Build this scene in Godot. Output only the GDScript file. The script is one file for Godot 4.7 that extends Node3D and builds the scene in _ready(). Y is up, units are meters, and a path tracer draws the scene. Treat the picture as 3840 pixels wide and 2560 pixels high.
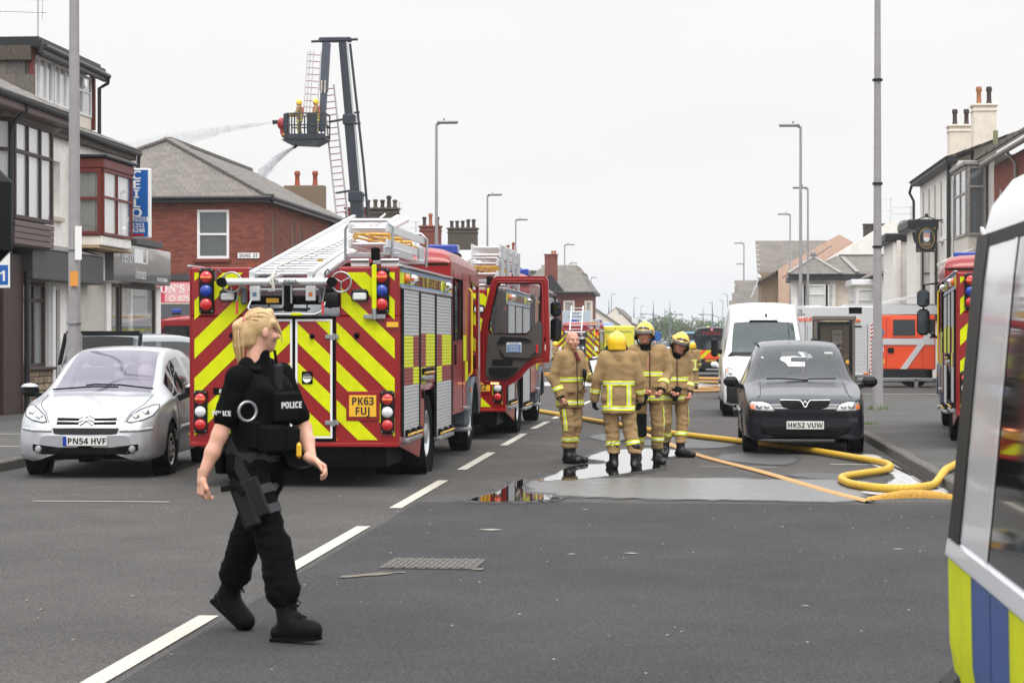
extends Node3D
# ---------------------------------------------------------------- shape builder
class G:
	var v:=PackedVector3Array()
	var n:=PackedVector3Array()
	var c:=PackedColorArray()
	var tint:=Color.WHITE
	var tinted:=false
	var xf:=Transform3D()
	func at(p:Vector3,rx:=0.0,ry:=0.0,rz:=0.0)->G:
		xf=Transform3D(Basis.from_euler(Vector3(rx,ry,rz)),p)
		return self
	func paint(col:Color)->G:
		tint=col
		tinted=true
		return self
	func tri(a:Vector3,b:Vector3,d:Vector3,na:Vector3,nb:Vector3,nd:Vector3)->void:
		var g:=(b-a).cross(d-a)
		if g.dot(na+nb+nd)> 0.0:
			v.append(xf*a); v.append(xf*d); v.append(xf*b)
			n.append(xf.basis*na); n.append(xf.basis*nd); n.append(xf.basis*nb)
		else:
			v.append(xf*a); v.append(xf*b); v.append(xf*d)
			n.append(xf.basis*na); n.append(xf.basis*nb); n.append(xf.basis*nd)
		c.append(tint); c.append(tint); c.append(tint)
	func flat(a:Vector3,b:Vector3,d:Vector3,out:Vector3)->void:
		var g:=(b-a).cross(d-a)
		if g.length_squared()< 1e-16:
			return
		g=g.normalized()
		if g.dot(out)< 0.0:
			g = -g
		tri(a,b,d,g,g,g)
	func quad(a:Vector3,b:Vector3,d:Vector3,e:Vector3,out:Vector3)->G:
		flat(a,b,d,out)
		flat(a,d,e,out)
		return self
	func box(p:Vector3,s:Vector3,bev:=0.0)->G:
		var h:=s*0.5
		var e:=minf(bev,minf(h.x,minf(h.y,h.z))* 0.9)
		for ax in 3:
			var i:=(ax+1)% 3
			var j:=(ax+2)% 3
			for sg in [-1.0,1.0]:
				var o:=Vector3.ZERO
				o[ax]= sg
				var q:=[]
				for k in [[-1,-1],[1,-1],[1,1],[-1,1]]:
					var w:=Vector3.ZERO
					w[ax]= sg*h[ax]
					w[i]= k[0]*(h[i]- e)
					w[j]= k[1]*(h[j]- e)
					q.append(p+w)
				quad(q[0],q[1],q[2],q[3],o)
			if e>0.0:
				for s1 in [-1.0,1.0]:
					for s2 in [-1.0,1.0]:
						var q2:=[]
						for t in [-1.0,1.0]:
							for m in [0,1]:
								var w2:=Vector3.ZERO
								w2[ax]= t *(h[ax]- e)
								w2[i]= s1 *(h[i]-(0.0 if m==0 else e))
								w2[j]= s2 *(h[j]-(e if m==0 else 0.0))
								q2.append(p+w2)
						var o2:=Vector3.ZERO
						o2[i]= s1
						o2[j]= s2
						quad(q2[0],q2[1],q2[3],q2[2],o2)
		if e>0.0:
			for sx in [-1.0,1.0]:
				for sy in [-1.0,1.0]:
					for sz in [-1.0,1.0]:
						var k3:=Vector3(sx,sy,sz)
						flat(p+k3 *(h-Vector3(0,e,e)),p+k3 *(h-Vector3(e,0,e)),p+k3 *(h-Vector3(e,e,0)),k3)
		return self
	func bar(a:Vector3,b:Vector3,w:float,t:float,up:=Vector3.UP)->G:
		var d:=(b-a)
		var z:=d.normalized()
		if absf(z.dot(up))> 0.98:
			up=Vector3.RIGHT if absf(z.x)< 0.9 else Vector3.FORWARD
		var x:=up.cross(z).normalized()
		var y:=z.cross(x)
		var keep:=xf
		xf=xf*Transform3D(Basis(x,y,z),(a+b)* 0.5)
		box(Vector3.ZERO,Vector3(w,t,d.length()),minf(w,t)* 0.08)
		xf=keep
		return self
	func tube(pts:Array,r,seg:=8,caps:=true)->G:
		var m:=pts.size()
		var rings:=[]
		var dirs:=[]
		var up:=Vector3.UP
		for k in m:
			var d:Vector3 =(pts[mini(k+1,m-1)]- pts[maxi(k-1,0)]).normalized()
			if k==0 and absf(d.dot(up))> 0.9:
				up=Vector3.RIGHT if absf(d.x)< 0.8 else Vector3.FORWARD
			var x:=up.cross(d)
			if x.length()< 1e-4:
				x=Vector3.RIGHT.cross(d)
			x=x.normalized()
			var y:=d.cross(x).normalized()
			up=y
			var rr:float=r[k] if r is Array else r
			var ring:=[]
			var dd:=[]
			for s in seg:
				var a:=TAU*s/seg
				var nn:=x*cos(a)+ y*sin(a)
				ring.append(pts[k]+ nn*rr)
				dd.append(nn)
			rings.append(ring)
			dirs.append(dd)
		for k in m-1:
			for s in seg:
				var t:=(s+1)% seg
				tri(rings[k][s],rings[k][t],rings[k+1][t],dirs[k][s],dirs[k][t],dirs[k+1][t])
				tri(rings[k][s],rings[k+1][t],rings[k+1][s],dirs[k][s],dirs[k+1][t],dirs[k+1][s])
		if caps:
			for e in [0,m-1]:
				var o:Vector3 =(pts[0]- pts[1]) if e==0 else (pts[m-1]- pts[m-2])
				for s in range(1,seg-1):
					flat(rings[e][0],rings[e][s],rings[e][s+1],o)
		return self
	func lathe(prof:Array,seg:=16,axis:=1)->G:
		var m:=prof.size()
		var sn:=[]
		for k in m-1:
			var d:Vector2=prof[k+1]- prof[k]
			sn.append(Vector2(d.y,-d.x).normalized())
		for k in m-1:
			var n0:Vector2=sn[k]
			var n1:Vector2=sn[k]
			if k>0 and sn[k-1].dot(sn[k])> 0.75:
				n0 =(sn[k-1]+ sn[k]).normalized()
			if k<m-2 and sn[k+1].dot(sn[k])> 0.75:
				n1 =(sn[k+1]+ sn[k]).normalized()
			for s in seg:
				var a0:=TAU*s/seg
				var a1:=TAU *(s+1)/ seg
				var p:=[]
				var q:=[]
				for w in [[prof[k],a0,n0],[prof[k],a1,n0],[prof[k+1],a1,n1],[prof[k+1],a0,n1]]:
					p.append(_ax(w[0].x*cos(w[1]),w[0].y,w[0].x*sin(w[1]),axis))
					q.append(_ax(w[2].x*cos(w[1]),w[2].y,w[2].x*sin(w[1]),axis))
				if prof[k].x>1e-6:
					tri(p[0],p[1],p[2],q[0],q[1],q[2])
				if prof[k+1].x>1e-6:
					tri(p[0],p[2],p[3],q[0],q[2],q[3])
		return self
	func _ax(x:float,y:float,z:float,axis:int)->Vector3:
		return Vector3(x,y,z) if axis==1 else (Vector3(y,x,z) if axis==0 else Vector3(x,z,y))
	func prism(poly:PackedVector2Array,z0:float,z1:float)->G:
		var idx:=Geometry2D.triangulate_polygon(poly)
		for k in range(0,idx.size(),3):
			var a:=poly[idx[k]]
			var b:=poly[idx[k+1]]
			var d:=poly[idx[k+2]]
			flat(Vector3(a.x,a.y,z1),Vector3(b.x,b.y,z1),Vector3(d.x,d.y,z1),Vector3(0,0,z1-z0))
			flat(Vector3(a.x,a.y,z0),Vector3(b.x,b.y,z0),Vector3(d.x,d.y,z0),Vector3(0,0,z0-z1))
		var cw:=Geometry2D.is_polygon_clockwise(poly)
		for k in poly.size():
			var a2:=poly[k]
			var b2:=poly[(k+1)% poly.size()]
			var e:=b2-a2
			var o:=Vector3(e.y,-e.x,0)*(-1.0 if cw else 1.0)
			quad(Vector3(a2.x,a2.y,z0),Vector3(b2.x,b2.y,z0),Vector3(b2.x,b2.y,z1),Vector3(a2.x,a2.y,z1),o)
		return self
	func grid(rows:Array,out_from:=Vector3.INF,outward:=Vector3.ZERO,skip:={},closed:=false)->G:
		var R:=rows.size()
		var C:int=rows[0].size()
		var nr:=[]
		for i in R:
			var line:=PackedVector3Array()
			for j in C:
				var jn:=(j+1)% C if closed else mini(j+1,C-1)
				var jp:=(j-1+C)% C if closed else maxi(j-1,0)
				var du:Vector3=rows[i][jn]- rows[i][jp]
				var dv:Vector3=rows[mini(i+1,R-1)][j]- rows[maxi(i-1,0)][j]
				var nn:=du.cross(dv).normalized()
				var ref:Vector3=outward if out_from==Vector3.INF else rows[i][j]- out_from
				if nn.dot(ref)< 0.0:
					nn = -nn
				line.append(nn)
			nr.append(line)
		for i in R-1:
			for j in (C if closed else C-1):
				if skip.has(i*1000+j):
					continue
				var t:=(j+1)% C
				tri(rows[i][j],rows[i][t],rows[i+1][t],nr[i][j],nr[i][t],nr[i+1][t])
				tri(rows[i][j],rows[i+1][t],rows[i+1][j],nr[i][j],nr[i+1][t],nr[i+1][j])
		return self
	func ball(p:Vector3,r:Vector3,seg:=12,rings:=8,half:=false)->G:
		var keep:=xf
		for i in rings:
			for s in seg:
				var q:=[]
				var m:=[]
				for k in [[i,s],[i,s+1],[i+1,s+1],[i+1,s]]:
					var th:float =(PI*0.5 if half else PI)* k[0]/ rings
					var ph:float=TAU*k[1]/ seg
					var d:=Vector3(sin(th)* cos(ph),cos(th),sin(th)* sin(ph))
					q.append(p+d*r)
					m.append((d/r).normalized())
				if i>0:
					tri(q[0],q[1],q[2],m[0],m[1],m[2])
				if i<rings-1 or half:
					tri(q[0],q[2],q[3],m[0],m[2],m[3])
			xf=keep
		return self
	func mesh()->ArrayMesh:
		var arr:=[]
		arr.resize(Mesh.ARRAY_MAX)
		arr[Mesh.ARRAY_VERTEX]= v
		arr[Mesh.ARRAY_NORMAL]= n
		if tinted:
			arr[Mesh.ARRAY_COLOR]= c
		var st:=SurfaceTool.new()
		st.create_from_arrays(arr)
		st.index()
		return st.commit()
# ---------------------------------------------------------------- naming helpers
var mats:={}
var tex:={}
var used:={}
var rng:=RandomNumberGenerator.new()
func numbered(called:String)->String:
	used[called]= used.get(called,-1)+ 1
	return called if used[called]==0 else "%s_%03d" %[called,used[called]]
func tag(o:Node,label:String,category:String,group:= "",kind:= "")->Node:
	if label:o.set_meta("label",label)
	if category:o.set_meta("category",category)
	if group:o.set_meta("group",group)
	if kind:o.set_meta("kind",kind)
	return o
func thing(called:String,label:String,category:String,p:=Vector3.ZERO,turn:=0.0,group:= "")->Node3D:
	var o:=Node3D.new()
	o.name=numbered(called)
	add_child(o)
	o.position=p
	o.rotation.y=turn
	tag(o,label,category,group)
	return o
func part(parent:Node,called:String,shape,m:Material,p:=Vector3.ZERO,rot:=Vector3.ZERO)->MeshInstance3D:
	var o:=MeshInstance3D.new()
	o.name=called if parent!=self else numbered(called)
	if parent!=self:
		var k:= "%d/%s" %[parent.get_instance_id(),called]
		used[k]= used.get(k,-1)+ 1
		if used[k]> 0:
			o.name = "%s_%03d" %[called,used[k]]
	o.mesh=shape.mesh() if shape is G else shape
	o.material_override=m
	parent.add_child(o,true)
	o.position=p
	o.rotation=rot
	return o
func solo(called:String,shape,m:Material,label:String,category:String,group:= "",p:=Vector3.ZERO,turn:=0.0)->MeshInstance3D:
	var o:=part(self,called,shape,m,p,Vector3(0,turn,0))
	tag(o,label,category,group)
	return o
func struct(called:String,shape,m:Material,p:=Vector3.ZERO)->MeshInstance3D:
	var o:=part(self,called,shape,m,p)
	o.set_meta("kind","structure")
	return o
func dup(root:Node3D,p:Vector3,turn:float,label:String)->Node3D:
	var r:Node3D=root.duplicate()
	r.name=numbered(String(root.name).rstrip("0123456789").trim_suffix("_"))
	add_child(r)
	r.position=p
	r.rotation.y=turn
	r.set_meta("label",label)
	return r
func stuff(o:Node)->Node:
	o.set_meta("kind","stuff")
	return o
# ---------------------------------------------------------------- materials
func mt(key:String,hex:= "",rough:=0.6,metal:=0.0,o:={})->StandardMaterial3D:
	if mats.has(key):
		return mats[key]
	var m:=StandardMaterial3D.new()
	m.resource_name=key
	m.albedo_color=Color(hex)
	m.roughness=rough
	m.metallic=metal
	for k in o:
		if k== "tri":
			m.uv1_triplanar=true
			m.uv1_world_triplanar=o.get("world",false)
			m.uv1_scale=Vector3.ONE*o[k]
		elif k== "coat":
			m.clearcoat_enabled=true
			m.clearcoat=o[k]
			m.clearcoat_roughness=0.04
		elif k== "glass":
			m.transparency=BaseMaterial3D.TRANSPARENCY_ALPHA
			m.albedo_color.a=o[k]
		elif k== "bump":
			m.heightmap_enabled=true
			m.heightmap_texture=o[k]
			m.heightmap_scale=o.get("depth",1.0)
		elif k== "map":
			m.albedo_texture=o[k]
		elif k== "rmap":
			m.roughness_texture=o[k]
		elif k== "glow":
			m.emission_enabled=true
			m.emission=Color(hex)
			m.emission_energy_multiplier=o[k]
		elif k== "vc":
			m.vertex_color_use_as_albedo=true
			m.vertex_color_is_srgb=true
		elif k== "soft":
			m.transparency=BaseMaterial3D.TRANSPARENCY_ALPHA
			m.vertex_color_use_as_albedo=true
		elif k== "spec":
			m.metallic_specular=o[k]
		elif k== "sheen":
			m.rim_enabled=true
			m.rim=o[k]
			m.rim_tint=0.6
		elif k== "sss":
			m.subsurf_scatter_enabled=true
			m.subsurf_scatter_strength=o[k]
		elif k== "back":
			m.backlight_enabled=true
			m.backlight=Color(o[k])
	mats[key]= m
	return m
func noise_img(seed_:int,freq:float,size:int,type:=FastNoiseLite.TYPE_SIMPLEX_SMOOTH,oct:=4)->Image:
	var f:=FastNoiseLite.new()
	f.seed=seed_
	f.noise_type=type
	f.frequency=freq
	f.fractal_octaves=oct
	var im:=f.get_seamless_image(size,size)
	im.convert(Image.FORMAT_L8)
	return im
# a mottled colour map: base colour times layers of noise
func mottle(key:String,size:int,layers:Array,speck:=0.0,lo:=0.0,hi:=1.0,base:=0.88)->ImageTexture:
	if tex.has(key):
		return tex[key]
	var data:=[]
	for l in layers:
		data.append(noise_img(l[0],l[1],size,l[3] if l.size()> 3 else FastNoiseLite.TYPE_SIMPLEX_SMOOTH).get_data())
	var out:=PackedByteArray()
	out.resize(size*size)
	var r:=RandomNumberGenerator.new()
	r.seed=hash(key)
	var nl:=layers.size()
	for i in size*size:
		var g:=base
		for k in nl:
			g+=layers[k][2]*(data[k][i]/ 255.0-0.5)
		if speck>0.0:
			g+=speck *(r.randf()- 0.5)
		out[i]= int(clampf(g,lo,hi)* 255.0)
	var im:=Image.create_from_data(size,size,false,Image.FORMAT_L8,out)
	im.convert(Image.FORMAT_RGB8)
	tex[key]= ImageTexture.create_from_image(im)
	return tex[key]
func lettering(parent:Node,called:String,text:String,size:float,m:Material,p:Vector3,rot:=Vector3.ZERO,squeeze:=1.0,font:= "Droid Sans",bold:=true,depth:=0.004)->MeshInstance3D:
	var t:=TextMesh.new()
	var f:=SystemFont.new()
	f.font_names=PackedStringArray([font])
	f.font_weight=700 if bold else 400
	t.font=f
	t.text=text
	t.font_size=64
	t.pixel_size=size/46.0
	t.depth=depth
	var o:=part(parent,called,t,m,p,rot)
	o.scale=Vector3(squeeze,1,1)
	return o
# ---------------------------------------------------------------- the place
func _ready()->void:
	rng.seed=7
	var cam:=Camera3D.new()
	cam.name = "camera"
	add_child(cam)
	var lens:=CameraAttributesPhysical.new()
	lens.frustum_focal_length=75.25
	lens.frustum_near=0.1
	lens.frustum_far=4000.0
	lens.frustum_focus_distance=28.0
	lens.exposure_aperture=8.0
	cam.attributes=lens
	cam.fov=18.12
	cam.near=0.1
	cam.far=4000.0
	cam.position=Vector3(0,1.65,0)
	cam.rotation_degrees=Vector3(-0.11,4.78,0)
	cam.current=true
	var sky_m:=PanoramaSkyMaterial.new()
	sky_m.panorama=overcast()
	var sky:=Sky.new()
	sky.sky_material=sky_m
	var env:=Environment.new()
	env.background_mode=Environment.BG_SKY
	env.sky=sky
	env.background_energy_multiplier=1.0
	env.tonemap_mode=Environment.TONE_MAPPER_LINEAR
	env.tonemap_exposure=1.2
	env.sdfgi_enabled=true
	env.ssao_enabled=true
	env.ssil_enabled=true
	env.volumetric_fog_enabled=true
	env.volumetric_fog_density=0.0
	env.fog_enabled=true
	env.fog_light_color=Color(0.93,0.95,0.97)
	env.fog_density=0.0003
	var we:=WorldEnvironment.new()
	we.name = "environment"
	we.environment=env
	add_child(we)
	var sun:=DirectionalLight3D.new()
	sun.name = "sun"
	sun.light_color=Color(1.0,0.97,0.93)
	sun.light_energy=0.45
	sun.light_angular_distance=25.0
	sun.shadow_enabled=true
	sun.rotation_degrees=Vector3(-60,5,0)
	sun.sky_mode=DirectionalLight3D.SKY_MODE_LIGHT_ONLY
	add_child(sun)
	palette()
	ground()
	buildings()
	street_lamps()
	vehicles()
	platform()
	street_things()
	people()
func overcast()->ImageTexture:
	var w:=1024
	var h:=512
	var f:=FastNoiseLite.new()
	f.seed=11
	f.frequency=1.3
	f.fractal_octaves=5
	var by:=PackedFloat32Array()
	by.resize(w*h*3)
	for y in h:
		var el:=PI *(0.5 -(y+0.5)/ h)
		var lum:=0.79 *(1.0+1.9*smoothstep(0.1,1.0,maxf(sin(el),0.0)))
		for x in w:
			var az:=TAU *(x+0.5)/ w
			var d:=Vector3(cos(el)* cos(az),sin(el)* 2.2,cos(el)* sin(az))* 1.6
			var s:=smoothstep(-0.1,0.55,f.get_noise_3dv(d*Vector3(1,3.0,1)))
			var warm:=clampf(1.0-absf(el-0.1)/ 0.14,0.0,1.0)
			var k:=(y*w+x)* 3
			by[k]= lum *(0.985-0.07*s+0.03*warm)
			by[k+1]= lum *(0.995-0.06*s+0.012*warm)
			by[k+2]= lum *(1.015-0.03*s-0.02*warm)
			if el<0.0:
				by[k]= 0.2; by[k+1]= 0.19; by[k+2]= 0.18
	return ImageTexture.create_from_image(Image.create_from_data(w,h,false,Image.FORMAT_RGBF,by.to_byte_array()))
func gy(z:float)->float:
	if z > -38.0:return 0.0
	if z > -75.0:return 0.25 *(z+38.0)/ 37.0
	if z > -120.0:return -0.25+0.08 *(z+75.0)/ 45.0
	return -0.33
const ZS:=[60.0,20.0,0.0,-12.0,-20.0,-28.0,-38.0,-44.0,-50.0,-56.0,-62.0,-66.0,-70.0,-75.0,-85.0,-100.0,-120.0,-160.0,-250.0,-500.0,-1600.0]
# a strip of ground that follows the fall of the road
func strip(x0:float,x1:float,z0:float,z1:float,up:float,deep:=0.0)->G:
	var g:=G.new()
	var zs:=[z0]
	for z in ZS:
		if z<z0 and z>z1:
			zs.append(z)
	zs.append(z1)
	for k in zs.size()- 1:
		var a:float=zs[k]
		var b:float=zs[k+1]
		var ya:=gy(a)+ up
		var yb:=gy(b)+ up
		g.quad(Vector3(x0,ya,a),Vector3(x1,ya,a),Vector3(x1,yb,b),Vector3(x0,yb,b),Vector3.UP)
		if deep>0.0:
			g.quad(Vector3(x0,ya,a),Vector3(x0,yb,b),Vector3(x0,yb-deep,b),Vector3(x0,ya-deep,a),Vector3.LEFT)
			g.quad(Vector3(x1,ya,a),Vector3(x1,yb,b),Vector3(x1,yb-deep,b),Vector3(x1,ya-deep,a),Vector3.RIGHT)
	if deep>0.0:
		for e in [z0,z1]:
			var y:float=gy(e)+ up
			g.quad(Vector3(x0,y,e),Vector3(x1,y,e),Vector3(x1,y-deep,e),Vector3(x0,y-deep,e),Vector3(0,0,1 if e==z0 else -1))
	return g
func palette()->void:
	var fine:=mottle("asphalt_grain",1024,[[3,0.16,0.6],[5,0.05,0.34],[8,0.02,0.10]],0.4,0.1,1.0,0.72)
	var broad:=mottle("asphalt_broad",512,[[21,0.008,0.12],[22,0.03,0.08]],0.02)
	var worn:=mottle("worn",512,[[31,0.02,0.30],[32,0.09,0.18]],0.08)
	var rough:=mottle("roughmap",512,[[41,0.015,0.35],[42,0.08,0.2]],0.1)
	tex["fine"]= fine
	tex["broad"]= broad
	tex["worn"]= worn
	for k in [["road_asphalt","817e7b",0.55],["fresh_asphalt","676668",0.6],["pavement_asphalt","888684",0.5]]:
		var m:=mt(k[0],k[1],0.93,0.0,{"tri":k[2],"world":true,"map":fine,"bump":fine,"depth": 1.2})
		m.detail_enabled=true
		m.detail_albedo=broad
		m.detail_blend_mode=BaseMaterial3D.BLEND_MODE_MUL
		m.detail_uv_layer=BaseMaterial3D.DETAIL_UV_2
		m.uv2_triplanar=true
		m.uv2_world_triplanar=true
		m.uv2_scale=Vector3.ONE*0.11
		m.metallic_specular=0.35
	mt("kerb_stone","6b6862",0.9,0.0,{"tri": 1.2,"world":true,"map":worn,"bump":fine,"depth": 0.6})
	mt("line_paint","cfcabd",0.75,0.0,{"tri": 1.4,"world":true,"map":mottle("paint_wear",512,[[51,0.05,0.5],[52,0.2,0.4]],0.2,0.35,1.0)})
	mt("old_paint","a09c93",0.85,0.0,{"tri": 1.4,"world":true,"map":tex["paint_wear"]})
	mt("puddle_water","161718",0.02,0.0,{"coat": 0.6})
	mt("damp_road","868686",0.42,0.0,{"tri": 0.55,"world":true,"map":fine,"rmap":rough,"soft": 1})  # wet strip; its grey is lightened to hold the sky glare
	mt("damp_halo","4a4a4a",0.5,0.0,{"tri": 0.55,"world":true,"map":fine,"soft": 1})
	mt("foam","b4b4b2",0.5,0.0,{"tri": 0.8,"world":true,"map":worn,"soft": 1})
	mt("black","060606",0.6,0.0,{"spec": 0.25})
	mt("rubber","0f0f0f",0.9,0.0,{"tri": 2.0,"map":worn,"spec": 0.25})
	mt("plastic_black","101113",0.5,0.0,{"spec": 0.35})
	mt("dark_trim","1f2022",0.6,0.0,{"spec": 0.35})
	mt("grey_trim","55585c",0.6)
	mt("steel","a8abae",0.35,0.85)
	mt("alloy","d2d4d7",0.42,0.2,{"tri": 1.5,"map":worn})
	mt("white_paint","e6e7e8",0.4,0.0,{"coat": 0.4})
	mt("chrome","dddddd",0.12,1.0)
	mt("glass","1d2427",0.03,0.0,{"glass": 0.28})
	mt("clear_glass","8b9699",0.03,0.0,{"glass": 0.1})
	mt("house_glass","20262a",0.04,0.0,{"coat": 0.5})
	mt("lens_red","c21f22",0.18,0.0,{"coat": 0.7})
	mt("lens_blue","15389c",0.18,0.0,{"coat": 0.7})
	mt("lens_amber","e0721d",0.18,0.0,{"coat": 0.7})
	mt("lens_white","d9dbde",0.15,0.0,{"coat": 0.7})
	mt("engine_red","93090f",0.34,0.0,{"coat": 0.35,"tri": 0.7,"map":mottle("stain",512,[[61,0.008,0.08],[62,0.04,0.04]],0.015,0.0,1.0,0.96)})
	mt("decal_red","97161a",0.45,0.0,{"tri": 1.0,"map":worn})
	mt("decal_yellow","d9e10c",0.45,0.0,{"spec": 0.3,"tri": 0.9,"map":tex["stain"]})
	mt("plate_yellow","e9b22b",0.4)
	mt("plate_white","dcdcd8",0.4)
	mt("ink","17171a",0.5)
	mt("band_blue","6a86ad",0.45)
	mt("ink_white","e8e8e6",0.5)
func patch(pts:Array,y:float,soft:=0.0)->G:
	var src:=PackedVector2Array()
	for p in pts:
		src.append(Vector2(p[0],p[1]))
	var out:=PackedVector2Array()
	for k in src.size():
		var a:=src[(k-1+src.size())% src.size()]
		var b:=src[k]
		var d:=src[(k+1)% src.size()]
		var e:=src[(k+2)% src.size()]
		for t in 5:
			var q:=b.cubic_interpolate(d,a,e,t/5.0)
			out.append(q+Vector2(rng.randf_range(-1,1)* 0.014,rng.randf_range(-1,1)* 0.035))
	var g:=G.new()
	var idx:=Geometry2D.triangulate_polygon(out)
	if idx.is_empty():
		out=src
		idx=Geometry2D.triangulate_polygon(out)
	for k in range(0,idx.size(),3):
		var a3:=out[idx[k]]
		var b3:=out[idx[k+1]]
		var c3:=out[idx[k+2]]
		g.flat(Vector3(a3.x,y,a3.y),Vector3(b3.x,y,b3.y),Vector3(c3.x,y,c3.y),Vector3.UP)
	if soft>0.0:
		var cw:=Geometry2D.is_polygon_clockwise(out)
		var n:=out.size()
		var rim:=[]
		for k in n:
			var e:=(out[(k+2)% n]- out[(k-2+n)% n]).normalized()
			var w:=soft *(0.5+rng.randf())
			rim.append(out[k]+ Vector2(e.y*0.35,-e.x)*(-w if cw else w))
		g.tinted=true
		for k in n:
			var m:=(k+1)% n
			var p:=[Vector3(out[k].x,y,out[k].y),Vector3(out[m].x,y,out[m].y),Vector3(rim[m].x,y,rim[m].y),Vector3(rim[k].x,y,rim[k].y)]
			for q in [[0,1,2],[0,2,3]]:
				g.flat(p[q[0]],p[q[1]],p[q[2]],Vector3.UP)
				for r in 3:
					var at:=g.v.size()- 3+r
					for z in [2,3]:
						if at>=0 and g.v[at].distance_to(p[z])< 1e-5:g.c[at]= Color(1,1,1,0)
	return g
func ground()->void:
	var g:=strip(-900,900,60,-1600,-0.03)
	struct("ground",g,mats["pavement_asphalt"])
	struct("road",strip(-8.45,2.76,60,-1600,0.0),mats["road_asphalt"])
	struct("side_road",strip(-60,-8.45,-57.5,-68.0,-0.004),mats["road_asphalt"])
	struct("side_road",strip(2.76,60,-66.5,-92.0,-0.004),mats["road_asphalt"])
	struct("fresh_road_patch",strip(-2.72,2.6,40,-21.3,0.004),mats["fresh_asphalt"])
	var i:=0
	for s in [[-8.6,-14.6,60.0,-56.0],[-8.6,-14.6,-69.0,-300.0],[2.91,13.5,60.0,-64.5],[2.91,13.5,-93.0,-300.0]]:
		struct("pavement",strip(minf(s[0],s[1]),maxf(s[0],s[1]),s[2],s[3],0.12,0.4),mats["pavement_asphalt"])
		var x:float=s[0]- 0.075 if s[0]> 0 else s[0]+ 0.075
		var k:=struct("kerb",strip(x-0.072,x+0.072,s[2],s[3],0.06,0.3),mats["kerb_stone"])
		var shapes:=[]
		for v in 3:
			shapes.append(G.new().box(Vector3.ZERO,Vector3(0.15,0.25,0.905),0.018).mesh())
		var z:float=minf(s[2],14.0)
		while z>maxf(s[3],-118.0):
			var st:=part(k,"kerb_stone",shapes[i%3],mats["kerb_stone"],Vector3(x+rng.randf_range(-0.006,0.006),gy(z)+ 0.0+rng.randf_range(-0.004,0.004),z-0.457),Vector3(atan(0.25/37.0) if z < -38 and z > -75 else 0.0,rng.randf_range(-0.004,0.004),0))
			i+=1
			z-=0.915
	var z2:= -0.45
	while z2 > -200.0:
		var y:=0.008
		struct("road_marking",strip(-2.9,-2.78,z2-2.0,z2-6.0,y),mats["line_paint"])
		z2-=6.0
	for s2 in [[-8.1,-7.6,-18.0,-18.1],[-6.6,-5.2,-21.0,-21.1],[-8.2,-7.2,-20.2,-20.28],[0.1,1.1,-27.3,-27.38],[1.8,2.3,-27.9,-28.05]]:
		struct("worn_marking",strip(s2[0],s2[1],s2[2],s2[3],0.006),mats["old_paint"])
	for s3 in [[-13.5,-8.7,-33.0,-33.1],[-12.5,-8.7,-29.2,-29.3]]:
		struct("pavement_marking",strip(s3[0],s3[1],s3[2],s3[3],0.126),mats["line_paint"])
	struct("side_road_line",strip(3.0,11.0,-65.2,-65.5,0.128),mats["line_paint"])
	struct("stop_line",strip(-7.0,2.5,-86.0,-86.7,0.008),mats["line_paint"])
	struct("stop_line",strip(-7.8,2.5,-91.5,-92.1,0.008),mats["line_paint"])
	var wet:=[[-1.39,-29.03],[-1.28,-30.41],[-1.22,-30.78],[-0.92,-31.32],[-0.45,-31.59],[-0.13,-30.72],[-0.09,-30.16],[-0.27,-29.46],[-0.46,-29.24],[-0.54,-28.65],[-0.39,-27.28],[-0.47,-26.71],[-0.73,-26],[-0.94,-25.37],[-1.18,-24.86],[-1.35,-24.52],[-1.5,-24.46],[-1.74,-24.34],[-1.6,-25.56],[-1.57,-26.62],[-1.41,-27.49],[-1.13,-27.63],[-1.12,-28.23]]
	struct("damp_halo",patch(wet,0.011,0.5),mats["damp_halo"])
	struct("puddle_water",patch(wet,0.016),mats["puddle_water"])
	var wet2:=[[-2.25,-21.45],[-2.18,-21.82],[-2.06,-22.41],[-2.01,-23.43],[-1.97,-24.32],[-1.9,-24.42],[-1.82,-23.03],[-1.72,-22.43],[-1.51,-22.26],[-1.34,-21.82],[-1.38,-21.52],[-1.53,-21.44],[-1.69,-21.28],[-2.07,-21.25]]
	struct("damp_halo",patch(wet2,0.0135,0.35),mats["damp_halo"])
	struct("puddle_water",patch(wet2,0.017),mats["puddle_water"])
	var wet3:=[[-1.77,-24.34],[-1.14,-24.77],[-0.1,-24.95],[1.05,-24.76],[1.96,-24.56],[1.8,-22.93],[1.54,-21.7],[0.65,-21.77],[0.1,-21.79],[-0.59,-21.96],[-1.37,-22.27],[-1.72,-22.43],[-1.84,-23.45]]
	struct("damp_road",patch(wet3,0.0125,0.3),mats["damp_road"])  # real damp, with glare painted into its pale tone
	var wet4:=[[2.32,-30.01],[2.55,-30.03],[2.52,-26.96],[2.7,-23.92],[2.64,-22.8],[2.22,-22.57],[1.83,-22.85],[2.31,-24.68],[2.42,-26.16],[2.34,-28.4]]
	for q in [[-0.2,-33.5,0.9,1.6],[0.9,-29.2,0.5,1.3],[1.5,-25.6,0.3,0.5],[-1.2,-35.0,0.4,1.6]]:
		struct("damp_halo",patch([[q[0]- q[2],q[1]],[q[0]- q[2]* 0.3,q[1]- q[3]],[q[0]+ q[2],q[1]- q[3]* 0.4],[q[0]+ q[2]* 0.5,q[1]+ q[3]]],0.01,0.35),mats["damp_halo"])
	struct("damp_gutter",patch(wet4,0.013,0.12),mats["foam"])
	struct("damp_gutter",patch([[2.5,-28.8],[2.66,-28.6],[2.7,-25.8],[2.66,-23.4],[2.58,-24.4],[2.6,-26.6]],0.019),mats["puddle_water"])
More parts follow.
